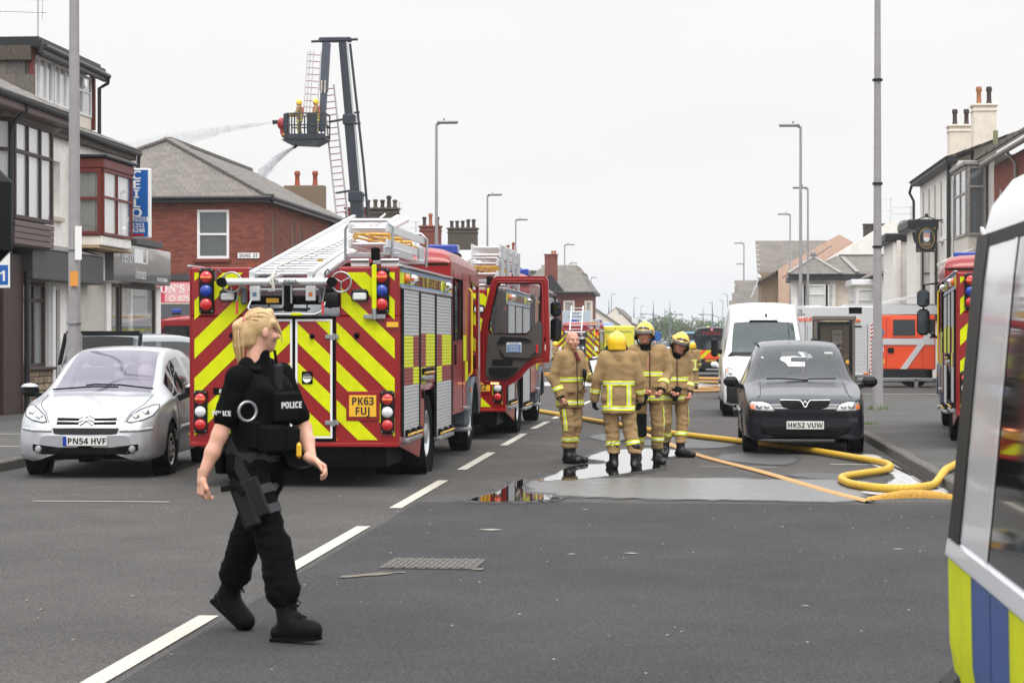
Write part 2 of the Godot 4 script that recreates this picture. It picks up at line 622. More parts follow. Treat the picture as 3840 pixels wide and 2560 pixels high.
	struct("damp_road",patch([[-7.6,-88.6],[-2,-88.9],[0,-88.4],[0.2,-80.0],[-0.6,-78.0],[-2.6,-83.0],[-7.0,-84.0]],gy(-84)+ 0.03,1.5),mats["foam"])
	var t:=thing("manhole_cover","rectangular steel inspection cover set in the dark road patch","manhole cover",Vector3(-1.86,0.006,-15.4),0.0)
	t.rotation.y = -0.03
	part(t,"frame",G.new().box(Vector3(0,0,0),Vector3(0.69,0.016,0.67)),mt("iron","5e5a54",0.55,0.5,{"tri": 3.0,"map":tex["worn"]}))
	var ribs:=G.new()
	for a in 15:
		for b in 3:
			ribs.box(Vector3(-0.29+a*0.0415,0.014,-0.2+b*0.2 +(0.05 if a%2 else -0.02)),Vector3(0.016,0.01,0.14),0.003)
	part(t,"cover_plate",G.new().box(Vector3(0,0.006,0),Vector3(0.63,0.012,0.61),0.003),mats["iron"])
	stuff(part(t,"tread_ribs",ribs,mt("iron_worn","66625c",0.55,0.5)))
	struct("broken_asphalt",patch([[-2.4,-14.5],[-2.2,-14.75],[-2.0,-14.86],[-2.05,-14.75],[-2.25,-14.55]],0.011),mt("sandy_gravel","8d8577",0.95,0.0,{"tri": 2.0,"map":tex["fine"]}))
	struct("broken_asphalt",patch([[-1.55,-15.0],[-1.47,-15.02],[-1.46,-15.14],[-1.52,-15.12]],0.012),mats["sandy_gravel"])
	for q in [[-1.7,-18.2,0.11],[-0.45,-16.3,0.06],[1.6,-16.8,0.05],[-0.9,-16.2,0.04],[0.7,-13.2,0.03],[-1.0,-20.4,0.04]]:
		struct("bare_spot",patch([[q[0]- q[2],q[1]],[q[0],q[1]+ q[2]* 0.9],[q[0]+ q[2],q[1]+ 0.02],[q[0],q[1]- q[2]* 0.7]],0.0105),mats["old_paint"])
	var litter:=MultiMesh.new()
	litter.transform_format=MultiMesh.TRANSFORM_3D
	litter.mesh=G.new().ball(Vector3.ZERO,Vector3(1,0.6,0.8),6,4).mesh()
	litter.instance_count=500
	for k2 in 500:
		var zz:= -rng.randf_range(8.0,45.0)
		litter.set_instance_transform(k2,Transform3D(Basis.from_euler(Vector3(0,rng.randf()* 6,0)).scaled(Vector3.ONE*rng.randf_range(0.003,0.011)),Vector3(rng.randf_range(-8.0,2.7),gy(zz)+ 0.008,zz)))
	var lm:=MultiMeshInstance3D.new()
	lm.name = "road_grit"
	lm.multimesh=litter
	lm.material_override=mt("grit","96928a",0.9)
	add_child(lm)
	tag(lm,"small pale grit scattered across the tarmac","grit","","stuff")
	solo("crumpled_paper",G.new().ball(Vector3(0,0.025,0),Vector3(0.05,0.03,0.04),7,5),mats["ink_white"],"crumpled white paper lying by the left kerb","litter","",Vector3(-8.15,0.0,-22.6))
# ---------------------------------------------------------------- wheels and plates shared by vehicles
func wheel(parent:Node,p:Vector3,r:float,w:float,side:float,style:= "truck")->Node3D:
	var key:= "wheel %s %.2f %.2f" %[style,r,w]
	if not tex.has(key):
		var rr:=r *(0.6 if style== "truck" else 0.64)
		var ty:=G.new().lathe([Vector2(rr,-w*0.42),Vector2(r*0.86,-w*0.5),Vector2(r*0.97,-w*0.44),Vector2(r,-w*0.36),Vector2(r,w*0.36),Vector2(r*0.97,w*0.44),Vector2(r*0.86,w*0.5),Vector2(rr,w*0.42)],36,0)
		for k in 48:
			var a:=TAU*k/48
			ty.xf=Transform3D(Basis.from_euler(Vector3(a,0,0)),Vector3.ZERO)
			ty.box(Vector3(w*0.2 *(1 if k%2 else -1),r*0.998,0),Vector3(w*0.34,r*0.02,r*0.075))
		ty.xf=Transform3D()
		var rim:=G.new()
		if style== "truck":
			rim.lathe([Vector2(rr,w*0.40),Vector2(rr*0.93,w*0.43),Vector2(rr*0.86,w*0.25),Vector2(rr*0.72,w*0.12),Vector2(rr*0.45,w*0.2),Vector2(rr*0.42,w*0.42),Vector2(rr*0.2,w*0.46),Vector2(0.0,w*0.46)],28,0)
			for k in 10:
				var b:=TAU*k/10
				rim.ball(Vector3(w*0.2,cos(b)* rr*0.53,sin(b)* rr*0.53),Vector3(0.03,0.018,0.018),6,4)
		else:
			rim.lathe([Vector2(rr,w*0.42),Vector2(rr*0.94,w*0.46),Vector2(rr*0.88,w*0.34),Vector2(rr*0.3,w*0.42),Vector2(rr*0.22,w*0.46),Vector2(0.0,w*0.46)],28,0)
		var holes:=G.new()
		var nh:=10 if style== "truck" else 9
		for k in nh:
			var c:=TAU *(k+0.5)/ nh
			var q:=Vector3(w *(0.17 if style== "truck" else 0.375),cos(c)* rr *(0.72 if style== "truck" else 0.66),sin(c)* rr *(0.72 if style== "truck" else 0.66))
			holes.ball(q,Vector3(0.022,rr*0.12,rr*0.12),8,4)
		tex[key]=[ty.mesh(),rim.mesh(),holes.mesh()]
	var o:=Node3D.new()
	o.name = "wheel"
	parent.add_child(o,true)
	o.position=p
	if side<0.0:o.rotation.y=PI
	part(o,"tyre",tex[key][0],mats["rubber"])
	part(o,"rim",tex[key][1],mt("wheel_silver","b9bbbd",0.4,0.5))
	part(o,"vent_holes",tex[key][2],mats["black"])
	return o
func plate(parent:Node,lines:Array,p:Vector3,rot:Vector3,w:float,h:float,yellow:bool,eu:=false)->void:
	var o:=part(parent,"number_plate",G.new().box(Vector3.ZERO,Vector3(w,h,0.012),0.004),mats["plate_yellow"] if yellow else mats["plate_white"],p,rot)
	var n:=lines.size()
	var cap:=(h*0.62) if n==1 else h*0.36
	for k in n:
		lettering(o,"registration",lines[k],cap,mats["ink"],Vector3(0.022 if eu else 0.0,(0.5 *(n-1)- k)* h*0.46,0.008),Vector3.ZERO,(w*0.88 /(cap*0.80*String(lines[k]).length())) if n==1 else 0.92)
	if eu:
		part(o,"country_band",G.new().box(Vector3(-w*0.455,0,0.0065),Vector3(w*0.085,h*0.96,0.003)),mats["lens_blue"])
# yellow chevron stripes on a flat rear face: polygon clipped into slanting bands
func chevrons(parent:Node,area:PackedVector2Array,z:float,m:Material,a:=0.356,period:=0.425,slope:=0.96,called:= "chevron_stripe")->void:
	var lo:=INF
	var hi:= -INF
	for q in area:
		lo=minf(lo,q.y+slope*absf(q.x))
		hi=maxf(hi,q.y+slope*absf(q.x))
	var k:=floori((lo-a)/ period)
	while a+k*period<hi:
		var t0:=a+k*period
		var t1:=t0+period*0.5
		for s in [-1.0,1.0]:
			var band:=PackedVector2Array([Vector2(0.0,t0),Vector2(s*2.0,t0-slope*2.0),Vector2(s*2.0,t1-slope*2.0),Vector2(0.0,t1)])
			for got in Geometry2D.intersect_polygons(area,band):
				if got.size()> 2:
					part(parent,called,G.new().prism(got,z,z+0.003),m)
		k+=1
func rect(x0:float,y0:float,x1:float,y1:float)->PackedVector2Array:
	return PackedVector2Array([Vector2(x0,y0),Vector2(x1,y0),Vector2(x1,y1),Vector2(x0,y1)])
func lamp_disc(parent:Node,called:String,p:Vector3,r:float,m:Material)->MeshInstance3D:
	var g:=G.new()
	g.lathe([Vector2(0,0.034),Vector2(r*0.5,0.03),Vector2(r*0.86,0.018),Vector2(r,0.004),Vector2(r,0)],20,2)
	var o:=part(parent,called,g,m,p)
	return o
func lamp_cluster(t:Node,x:float,y:float,w:float,h:float,third:String,lit:=false)->void:
	var b:=part(t,"lamp_cluster",G.new().box(Vector3.ZERO,Vector3(w,h,0.05),0.02),mats["plastic_black"],Vector3(x,y,0.028))
	var kinds:=["lens_red","lens_blue","lens_red"] if third== "blue" else ["lens_red","lens_white","lens_red"]
	for k in 3:
		lamp_disc(b,"lamp_lens",Vector3(0,h *(0.30-0.30*k),0.022),w*0.41,mats["lit_red"] if lit and k==0 else mats[kinds[k]])
		if k==0:
			part(b,"indicator_band",G.new().box(Vector3.ZERO,Vector3(w*0.74,w*0.2,0.03),0.01),mats["lens_amber"],Vector3(0,h*0.29,0.043))
	for sx in [-1,1]:
		for sy in [-1,1]:
			part(b,"screw",G.new().ball(Vector3(sx*w*0.4,sy*h*0.45,0.026),Vector3(0.007,0.007,0.004),6,4),mats["steel"])
func shutter(t:Node,x:float,z0:float,z1:float,y0:float,y1:float,side:float,swap:bool,single:bool)->void:
	var fr:=part(t,"shutter",G.new().box(Vector3.ZERO,Vector3(0.012,y1-y0,z0-z1)),mats["grey_trim"],Vector3(x+side*0.004,(y0+y1)* 0.5,(z0+z1)* 0.5))
	for e in [z0,z1]:
		part(fr,"guide_rail",G.new().box(Vector3.ZERO,Vector3(0.03,y1-y0,0.035),0.006),mats["dark_trim"],Vector3(side*0.012,0,e -(z0+z1)* 0.5))
	var pitch:=0.0395
	var n:=int((y1-y0)/ pitch)
	var groups:={}
	for k in n:
		var y:=y0 +(k+0.5)* pitch
		var segs:=[[z0-0.02,z1+0.02,"alloy"]]
		var mid:float=lerpf(z0,z1,0.62 if not swap else 0.38)
		if y>1.10 and y<1.68:
			var first:=(y>1.30)!=swap
			segs =[[z0-0.02,mid,"decal_yellow" if first else "decal_red"],[mid,z1+0.02,"decal_red" if first else "decal_yellow"]]
		for s in segs:
			var ln:float=absf(s[0]- s[1])
			var key:= "slat %.3f"%ln
			var px:=Vector3(side*0.008,y -(y0+y1)* 0.5,(s[0]+ s[1])* 0.5 -(z0+z1)* 0.5)
			if single:
				if not tex.has(key):
					tex[key]= G.new().box(Vector3.ZERO,Vector3(0.014,pitch-0.004,ln),0.005).mesh()
				part(fr,"slat",tex[key],mats[s[2]],px)
			else:
				if not groups.has(s[2]):groups[s[2]]= G.new()
				groups[s[2]].box(px,Vector3(0.014,pitch-0.005,ln),0.005)
	for m in groups:
		stuff(part(fr,"shutter_slats",groups[m],mats[m]))
func fold_step(t:Node,x:float,y:float,z0:float,z1:float,side:float)->void:
	var o:=part(t,"fold_step",G.new().box(Vector3.ZERO,Vector3(0.10,0.05,z0-z1),0.01),mats["steel"],Vector3(x+side*0.02,y-0.07,(z0+z1)* 0.5))
	part(o,"grab_bar",G.new().tube([Vector3(0,0,(z0-z1)* 0.48),Vector3(0,0,(z1-z0)* 0.48)],0.014,8),mt("bar_yellow","d8a83a",0.4),Vector3(side*0.05,0.065,0))
	for k in 3:
		part(o,"latch",G.new().box(Vector3.ZERO,Vector3(0.06,0.08,0.07),0.012),mats["plastic_black"],Vector3(side*0.03,0.08,(z0-z1)*(0.4-0.4*k)))
func ladder(t:Node,called:String,a:Vector3,b:Vector3,w:float,pitch:float,rail:Vector2,rr:float,m:Material,up:=Vector3.UP,rung_m:Material=null)->Node3D:
	var o:=Node3D.new()
	o.name=called
	t.add_child(o,true)
	var d:=(b-a).normalized()
	var x:=up.cross(d).normalized()
	for s in [-1,1]:
		part(o,"rail",G.new().bar(a+x*w*0.5*s,b+x*w*0.5*s,rail.x,rail.y,up),m)
	var n:=int((b-a).length()/ pitch)
	var rg:=G.new().tube([-x*w*0.5,x*w*0.5],rr,8,false).mesh()
	for k in n:
		part(o,"rung",rg,rung_m if rung_m else m,a+d*pitch *(k+0.5))
	return o
func fire_engine(p:Vector3,turn:float,label:String,reg:Array,opt:={})->Node3D:
	var t:=thing("fire_engine",label,"fire engine",p,turn,"red and yellow fire engines")
	var main:bool=opt.get("main",false)
	var red:Material=mats["engine_red"]
	var pump:bool=opt.get("pump",false)
	var b:=G.new()
	for zr in [[-0.0,-2.2,0.47],[-2.2,-3.35,1.02],[-3.35,-5.0,0.40]]:
		b.box(Vector3(0,(zr[2]+ 1.88)* 0.5,(zr[0]+ zr[1])* 0.5),Vector3(2.32,1.88-zr[2],zr[0]- zr[1]),0.012 if zr[0]==0.0 else 0.0)
	for s in [-1.0,1.0]:
		b.box(Vector3(s*0.83,2.15,-2.5),Vector3(0.66,0.54,5.0),0.015)
	b.box(Vector3(0,2.3,-4.94),Vector3(1.0,0.5,0.1))
	part(t,"body",b,red)
	var f:=G.new()
	f.quad(Vector3(-0.5,1.884,0.0),Vector3(0.5,1.884,0.0),Vector3(0.5,2.1,-1.2),Vector3(-0.5,2.1,-1.2),Vector3(0,1,0.2))
	f.box(Vector3(0,1.892,-2.4),Vector3(1.0,0.02,4.8))
	for s in [-1.0,1.0]:
		f.box(Vector3(s*0.497,2.15,-2.5),Vector3(0.004,0.53,4.9))
	part(t,"ladder_well",f,mt("grubby_alloy","8e9296",0.35,0.5,{"tri": 1.0,"map":tex["worn"]}))
	part(t,"chassis",G.new().box(Vector3(0,0.47,-4.2),Vector3(1.5,0.34,8.2)).box(Vector3(0,0.35,-0.8),Vector3(2.0,0.24,1.3)),mats["black"])
	for s in [-1.0,1.0]:
		part(t,"mud_flap",G.new().box(Vector3(s*0.84,0.36,-2.16),Vector3(0.6,0.5,0.02),0.004),mats["rubber"])
		part(t,"wheel_arch",G.new().lathe([Vector2(0.56,-0.3),Vector2(0.56,0.3)],24,0),mats["black"],Vector3(s*0.85,0.5,-2.77))
		wheel(t,Vector3(s*0.99,0.48,-2.77),0.48,0.3,s)
		wheel(t,Vector3(s*0.66,0.48,-2.77),0.48,0.28,s)
		wheel(t,Vector3(s*0.97,0.48,-7.95),0.48,0.3,s)
		part(t,"skirt",G.new().prism(PackedVector2Array([Vector2(-1.6,0.5),Vector2(-0.05,0.47),Vector2(-1.9,0.24),Vector2(-2.1,0.5)]),-0.01,0.01),red,Vector3(s*1.13,0,0),Vector3(0,-PI/2,0))
	if reg.size() and reg[0]== "":
		pass
	if not pump:
		for s in [-1.0,1.0]:
			var o:=part(t,"rear_panel_trim",G.new().box(Vector3(s*1.155,1.44,0.004),Vector3(0.014,1.95,0.02),0.004),red)
			chevrons(t,PackedVector2Array([Vector2(s*0.47,0.53),Vector2(s*1.11,0.53),Vector2(s*1.11,2.36),Vector2(s*0.52,2.36),Vector2(s*0.52,1.92),Vector2(s*0.47,1.9)]),0.002,mats["decal_yellow"])
		part(t,"door_seal",G.new().box(Vector3(0,1.197,0.005),Vector3(0.92,1.37,0.012),0.004),mats["black"])
		for s in [-1.0,1.0]:
			var leaf:=part(t,"rear_door",G.new().box(Vector3.ZERO,Vector3(0.40,1.3,0.014),0.004),red,Vector3(s*0.222,1.197,0.014))
			for e in [[0,0.64,0.41,0.024],[0,-0.64,0.41,0.024],[0.193,0,0.024,1.256],[-0.193,0,0.024,1.256]]:
				part(leaf,"door_edging",G.new().box(Vector3.ZERO,Vector3(e[2],e[3],0.012),0.003),mats["white_paint"],Vector3(e[0],e[1],0.01))
			var clip:=G.new()
			var area:=rect(-0.18,-0.625,0.18,0.625)
			var moved:=PackedVector2Array()
			for q in area:moved.append(q+Vector2(s*0.222,1.197))
			var holder:=Node3D.new()
			holder.name = "door_stripes"
			t.add_child(holder,true)
			chevrons(holder,moved,0.0225,mats["decal_yellow"])
			for hy in [0.46,-0.48]:
				var hg:=part(leaf,"hinge",G.new().box(Vector3(s*0.2,0,0.014),Vector3(0.15,0.045,0.014),0.004).tube([Vector3(s*0.225,-0.035,0.022),Vector3(s*0.225,0.035,0.022)],0.014,8),mats["steel"],Vector3(0,hy,0.006))
		var lk:=part(t,"door_lock",G.new().box(Vector3.ZERO,Vector3(0.12,0.14,0.016),0.02),mats["black"],Vector3(0.15,1.21,0.03))
		part(lk,"lock_bowl",G.new().lathe([Vector2(0.052,0.008),Vector2(0.05,0.014),Vector2(0.036,0.004),Vector2(0.0,0.004)],18,2).box(Vector3(0,0,0.016),Vector3(0.08,0.018,0.012),0.005),mats["chrome"],Vector3(0,0,0.006))
	else:
		for s in [-1.0,1.0]:
			chevrons(t,PackedVector2Array([Vector2(s*0.42,0.5),Vector2(s*1.14,0.5),Vector2(s*1.14,2.3),Vector2(s*0.42,2.3)]),0.002,mats["decal_yellow"],0.1,0.36)
			for gx in [0.42,0.78]:
				part(t,"pole_rack",G.new().tube([Vector3(s*gx,0.5,0.03),Vector3(s*gx,2.35,0.03)],0.014,6),mats["steel"])
			part(t,"notice",G.new().box(Vector3(s*0.98,1.35,0.012),Vector3(0.16,0.24,0.006)),mats["ink_white"])
			part(t,"rear_lamp",G.new().box(Vector3(s*1.02,2.15,0.03),Vector3(0.13,0.1,0.05),0.01),mats["lit_red"])
			part(t,"rear_lamp",G.new().box(Vector3(s*1.02,0.62,0.03),Vector3(0.13,0.1,0.05),0.01),mats["lit_red"])
		part(t,"pump_bay",G.new().box(Vector3(0,1.2,0.004),Vector3(0.8,1.35,0.02),0.004),mats["black"])
		var pp:=part(t,"pump_panel",G.new().box(Vector3(0,1.15,0.03),Vector3(0.7,0.8,0.03),0.005),mats["grey_trim"])
		for k in 6:
			lamp_disc(pp,"gauge",Vector3(-0.27 +(k%3)* 0.27,1.38-floorf(k/3.0)* 0.26,0.045),0.07,mats["lens_white"] if k<3 else mats["black"])
	part(t,"bumper_edge",G.new().box(Vector3(0,0.475,0.01),Vector3(2.3,0.045,0.03),0.008),red)
	if not pump:
		for s in [-1.0,1.0]:
			lamp_cluster(t,s*0.97,2.16,0.165,0.50,"blue",opt.get("lit",false))
			lamp_cluster(t,s*1.035,0.835,0.15,0.47,"white",opt.get("lit",false))
			var wl:=part(t,"work_light",G.new().box(Vector3.ZERO,Vector3(0.19,0.13,0.06),0.03),mats["dark_trim"],Vector3(s*0.73,2.11,0.03))
			part(wl,"light_lens",G.new().box(Vector3.ZERO,Vector3(0.15,0.085,0.03),0.02),mats["lens_white"],Vector3(0,-0.012,0.022))
			part(t,"rubber_stop",G.new().lathe([Vector2(0,0.06),Vector2(0.02,0.055),Vector2(0.026,0.02),Vector2(0.034,0.0)],10,2),mats["black"],Vector3(s*0.69,1.67,0.002))
		part(t,"rubber_stop",G.new().lathe([Vector2(0,0.05),Vector2(0.02,0.045),Vector2(0.03,0.0)],10,2),mats["black"],Vector3(0.2,1.66,0.022))
	if reg.size()==2:
		part(t,"plate_holder",G.new().box(Vector3(0.76,0.90,0.006),Vector3(0.37,0.32,0.016),0.005),red)
		plate(t,reg,Vector3(0.76,0.90,0.02),Vector3.ZERO,0.30,0.235,true)
	if main:
		var sg:=part(t,"emergency_sign",G.new().box(Vector3.ZERO,Vector3(0.44,0.075,0.008),0.003),mats["black"],Vector3(-0.68,1.06,0.01))
		lettering(sg,"sign_text","Emergency",0.042,mats["ink_white"],Vector3(0,0,0.005))
		part(t,"warning_label",G.new().box(Vector3(1.09,1.79,0.034),Vector3(0.13,0.055,0.004)),mats["plate_yellow"])
	else:
		var fl:=part(t,"maker_flap",G.new().box(Vector3(0.3,0.24,-0.3),Vector3(0.5,0.22,0.02)),mats["rubber"])
		if reg.size()==2:
			lettering(fl,"flap_lettering","BROWNS",0.07,mt("faded_white","6d6d6d",0.7),Vector3(0.3,0.22,-0.288),Vector3.ZERO,1.0,"Droid Serif")
	for s in [-1.0,1.0]:
		var x:float=s*1.16
		var single:bool=main and s>0
		shutter(t,x,-0.16,-1.58,0.56,2.19,s,false,single)
		shutter(t,x,-1.66,-3.12,1.10,2.19,s,true,single)
		shutter(t,x,-3.2,-4.94,0.42,2.19,s,true,single)
		var band:=part(t,"name_band",G.new().box(Vector3(x+s*0.003,2.305,-2.52),Vector3(0.008,0.2,4.96)),mats["decal_yellow"])
		for yy in [2.385,2.222]:
			part(band,"band_edge",G.new().box(Vector3(x+s*0.009,yy,-2.52),Vector3(0.006,0.035,4.96)),mt("band_blue","6a86ad",0.45))
		part(t,"roof_gutter",G.new().box(Vector3(x+s*0.01,2.43,-2.5),Vector3(0.05,0.03,5.0),0.008),mats["steel"])
		part(t,"shutter_head",G.new().box(Vector3(x+s*0.012,2.197,-2.52),Vector3(0.03,0.03,4.9),0.006),mats["steel"])
		lettering(band,"service_name","LANCASHIRE FIRE & RESCUE SERVICE",0.115,mt("name_ink","6a2a22",0.5),Vector3(x+s*0.01,2.297,-2.45),Vector3(0,s*PI/2,0),0.98)
		for e in [-0.42,-4.5]:
			var am:=part(t,"side_marker",G.new().ball(Vector3(x+s*0.02,2.3,e),Vector3(0.05,0.06,0.08),10,6),mats["lens_amber"])
			part(t,"scene_light",G.new().box(Vector3(x+s*0.05,2.3,e +(-0.35 if e > -1 else 0.3)),Vector3(0.12,0.1,0.2),0.03),mats["chrome"])
		fold_step(t,x,0.58,-0.25,-1.5,s)
		fold_step(t,x,0.46,-3.3,-4.8,s)
		fold_step(t,x,1.24,-1.75,-2.6,s)
		part(t,"locker_latch",G.new().box(Vector3(x+s*0.015,0.98,-2.0),Vector3(0.03,0.1,0.04),0.008).box(Vector3(x+s*0.015,1.0,-3.0),Vector3(0.03,0.1,0.04),0.008),mats["plastic_black"])
	cab(t,opt)
	roof_gear(t,opt)
	return t
func cab(t:Node3D,opt:Dictionary)->void:
	var red:Material=mats["engine_red"]
	var g:=G.new()
	var zb:= -5.05
	var zf:= -9.1
	for s in [-1.0,1.0]:
		var outline:=PackedVector2Array([Vector2(5.05,0.62),Vector2(7.3,0.62),Vector2(7.38,0.9),Vector2(7.6,1.1),Vector2(8.3,1.1),Vector2(8.55,0.9),Vector2(8.65,0.6),Vector2(9.1,0.6),Vector2(9.12,1.4),Vector2(8.85,2.45),Vector2(8.7,2.62),Vector2(5.05,2.66)])
		var holes:=[rect(5.35,1.62,6.35,2.44),rect(7.5,1.6,8.62,2.44)]
		if opt.get("open_door",false) and s>0:
			holes[1]= PackedVector2Array([Vector2(7.55,1.18),Vector2(8.68,1.18),Vector2(8.72,2.4),Vector2(7.55,2.48)])
		var polys:Array =[outline]
		for h in holes:
			var nxt:=[]
			for q in polys:
				var cx:float =(h[0].x+h[1].x)* 0.5
				for halfp in [rect(0,0,cx,4),rect(cx,0,12,4)]:
					for w in Geometry2D.intersect_polygons(q,halfp):
						for c in Geometry2D.clip_polygons(w,h):
							nxt.append(c)
			polys=nxt
		g.xf=Transform3D(Basis(Vector3(0,0,-1),Vector3.UP,Vector3(1,0,0)),Vector3(s*1.14,0,0))
		for q in polys:
			if not Geometry2D.is_polygon_clockwise(q):
				g.prism(q,-0.02,0.02)
		g.xf=Transform3D()
	var prof:=[]
	for k in 13:
		var a:=PI*k/12
		prof.append(Vector2(cos(a),sin(a)))
	var rows:=[]
	for zz in [[-5.02,2.64,0.0],[-5.05,2.64,0.14],[-5.3,2.64,0.22],[-6.5,2.64,0.21],[-8.2,2.62,0.16],[-8.75,2.55,0.1],[-8.9,2.42,0.05]]:
		var line:=PackedVector3Array()
		for q in prof:
			var x:float=signf(q.x)* pow(absf(q.x),0.35)* 1.155
			line.append(Vector3(x,zz[1]+ pow(absf(q.y),0.5)* zz[2],zz[0]))
		rows.append(line)
	g.grid(rows,Vector3(0,1.5,-7))
	g.box(Vector3(0,1.55,-5.06),Vector3(2.28,2.1,0.03))
	g.box(Vector3(0,0.98,-9.1),Vector3(2.24,0.85,0.06),0.02)
	part(t,"cab",g,red)
	part(t,"cab_floor",G.new().box(Vector3(0,0.9,-7.1),Vector3(2.2,0.3,4.0)),mats["black"])
	var ws:=G.new().quad(Vector3(-1.08,1.42,-9.11),Vector3(1.08,1.42,-9.11),Vector3(1.06,2.46,-8.86),Vector3(-1.06,2.46,-8.86),Vector3(0,0.2,-1))
	part(t,"windscreen",ws,mt("cab_glass","0e1214",0.03,0.0,{"glass": 0.5}))
	for s in [-1.0,1.0]:
		for h in [[5.35,6.35],[7.5,8.62]]:
			if opt.get("open_door",false) and s>0 and h[0]> 7:continue
			part(t,"cab_window",G.new().box(Vector3(s*1.135,2.03,-(h[0]+ h[1])* 0.5),Vector3(0.012,0.84,h[1]- h[0])),mats["cab_glass"])
			part(t,"window_seal",G.new().bar(Vector3(s*1.163,1.62,-h[0]),Vector3(s*1.163,2.44,-h[0]),0.012,0.03).bar(Vector3(s*1.163,1.62,-h[1]),Vector3(s*1.163,2.44,-h[1]),0.012,0.03).bar(Vector3(s*1.163,1.62,-h[0]),Vector3(s*1.163,1.62,-h[1]),0.03,0.012).bar(Vector3(s*1.163,2.44,-h[0]),Vector3(s*1.163,2.44,-h[1]),0.03,0.012),mats["black"])
		part(t,"door_gap",G.new().box(Vector3(s*1.161,1.6,-5.28),Vector3(0.006,1.9,0.018)).box(Vector3(s*1.161,1.6,-6.5),Vector3(0.006,1.9,0.018)).box(Vector3(s*1.161,1.7,-7.46),Vector3(0.006,1.7,0.018)),mats["black"])
		part(t,"door_handle",G.new().box(Vector3(s*1.17,1.42,-5.5),Vector3(0.03,0.28,0.04),0.01),mats["plastic_black"])
		part(t,"grab_rail",G.new().tube([Vector3(s*1.16,1.1,-7.36),Vector3(s*1.2,1.15,-7.36),Vector3(s*1.2,2.3,-7.36),Vector3(s*1.16,2.35,-7.36)],0.016,8),mt("rail_yellow","e3c21f",0.4))
		part(t,"side_check",G.new().box(Vector3(s*1.164,1.5,-6.75),Vector3(0.006,0.36,0.36)).box(Vector3(s*1.164,1.17,-6.98),Vector3(0.006,0.28,0.3)),mats["decal_yellow"])
		var fen:=G.new()
		var r0:=[]
		var r1:=[]
		for k in 13:
			var a:=PI *(0.02+0.96*k/12)
			r0.append(Vector3(s*0.86,0.5+sin(a)* 0.6,-7.95-cos(a)* 0.6))
			r1.append(Vector3(s*1.2,0.5+sin(a)* 0.58,-7.95-cos(a)* 0.58))
		fen.grid([r0,r1],Vector3(s*1.0,0.5,-7.95))
		var r2:=[]
		for k in 13:
			var a2:=PI *(0.02+0.96*k/12)
			r2.append(Vector3(s*1.19,0.5+sin(a2)* 0.5,-7.95-cos(a2)* 0.5))
		fen.grid([r1,r2],Vector3.INF,Vector3(s,0,0))
		fen.box(Vector3(s*1.05,0.75,-7.18),Vector3(0.26,0.75,0.3),0.05)
		part(t,"fender",fen,mt("fender_grey","5c656d",0.5))
		part(t,"cab_step",G.new().box(Vector3(s*1.1,0.36,-6.85),Vector3(0.26,0.05,0.5),0.01).box(Vector3(s*1.1,0.66,-6.85),Vector3(0.22,0.05,0.5),0.01),mats["steel"])
		part(t,"side_reflector",G.new().box(Vector3(s*1.205,0.9,-7.2),Vector3(0.015,0.07,0.09),0.01),mats["lens_amber"])
		part(t,"headlamp",G.new().box(Vector3(s*0.82,0.72,-9.14),Vector3(0.42,0.2,0.08),0.04),mats["lens_white"])
	part(t,"front_grille",G.new().box(Vector3(0,1.12,-9.14),Vector3(1.5,0.34,0.03),0.01).box(Vector3(0,0.62,-9.16),Vector3(2.26,0.3,0.14),0.04),mats["dark_trim"])
	for k in 4:
		part(t,"grille_bar",G.new().box(Vector3(0,1.0+0.08*k,-9.16),Vector3(1.46,0.025,0.02),0.005),mats["steel"])
	for s in [-1.0,1.0]:
		for row in 2:
			var seat:=part(t,"seat",G.new().box(Vector3(0,0.2,0),Vector3(0.5,0.14,0.5),0.04).box(Vector3(0,0.6,0.22),Vector3(0.48,0.75,0.14),0.05).box(Vector3(0,1.08,0.24),Vector3(0.3,0.2,0.1),0.04),mt("seat_cloth","2b2d33",0.9),Vector3(s*0.6,1.05,-7.7+row*1.8))
	for m in opt.get("mirrors",[-1.0,1.0]):
		var mr:=part(t,"mirror_arm",G.new().tube([Vector3(m*1.12,2.5,-8.8),Vector3(m*1.4,2.46,-8.75),Vector3(m*1.43,1.7,-8.72),Vector3(m*1.14,1.5,-8.85)],0.02,8),mats["plastic_black"])
		for q in [[2.22,0.3],[1.8,0.46]]:
			var mh:=part(mr,"mirror",G.new().box(Vector3.ZERO,Vector3(0.22,q[1],0.14),0.05),mats["plastic_black"],Vector3(m*1.42,q[0],-8.72))
			part(mh,"mirror_glass",G.new().box(Vector3(0,0,0.071),Vector3(0.18,q[1]- 0.06,0.004)),mt("mirror_glass","4d5256",0.05,1.0))
	var lb:=part(t,"light_bar",G.new().box(Vector3(0,2.86,-8.2),Vector3(1.9,0.05,0.3),0.01),mats["dark_trim"])
	for s in [-1.0,1.0]:
		part(lb,"blue_light",G.new().box(Vector3(s*0.7,2.94,-8.2),Vector3(0.44,0.14,0.3),0.02),mats["lens_blue"])
		part(lb,"blue_light",G.new().box(Vector3(s*0.95,2.56,-5.3),Vector3(0.1,0.09,0.28),0.02),mats["lens_blue"])
	if opt.get("open_door",false):
		open_door(t)
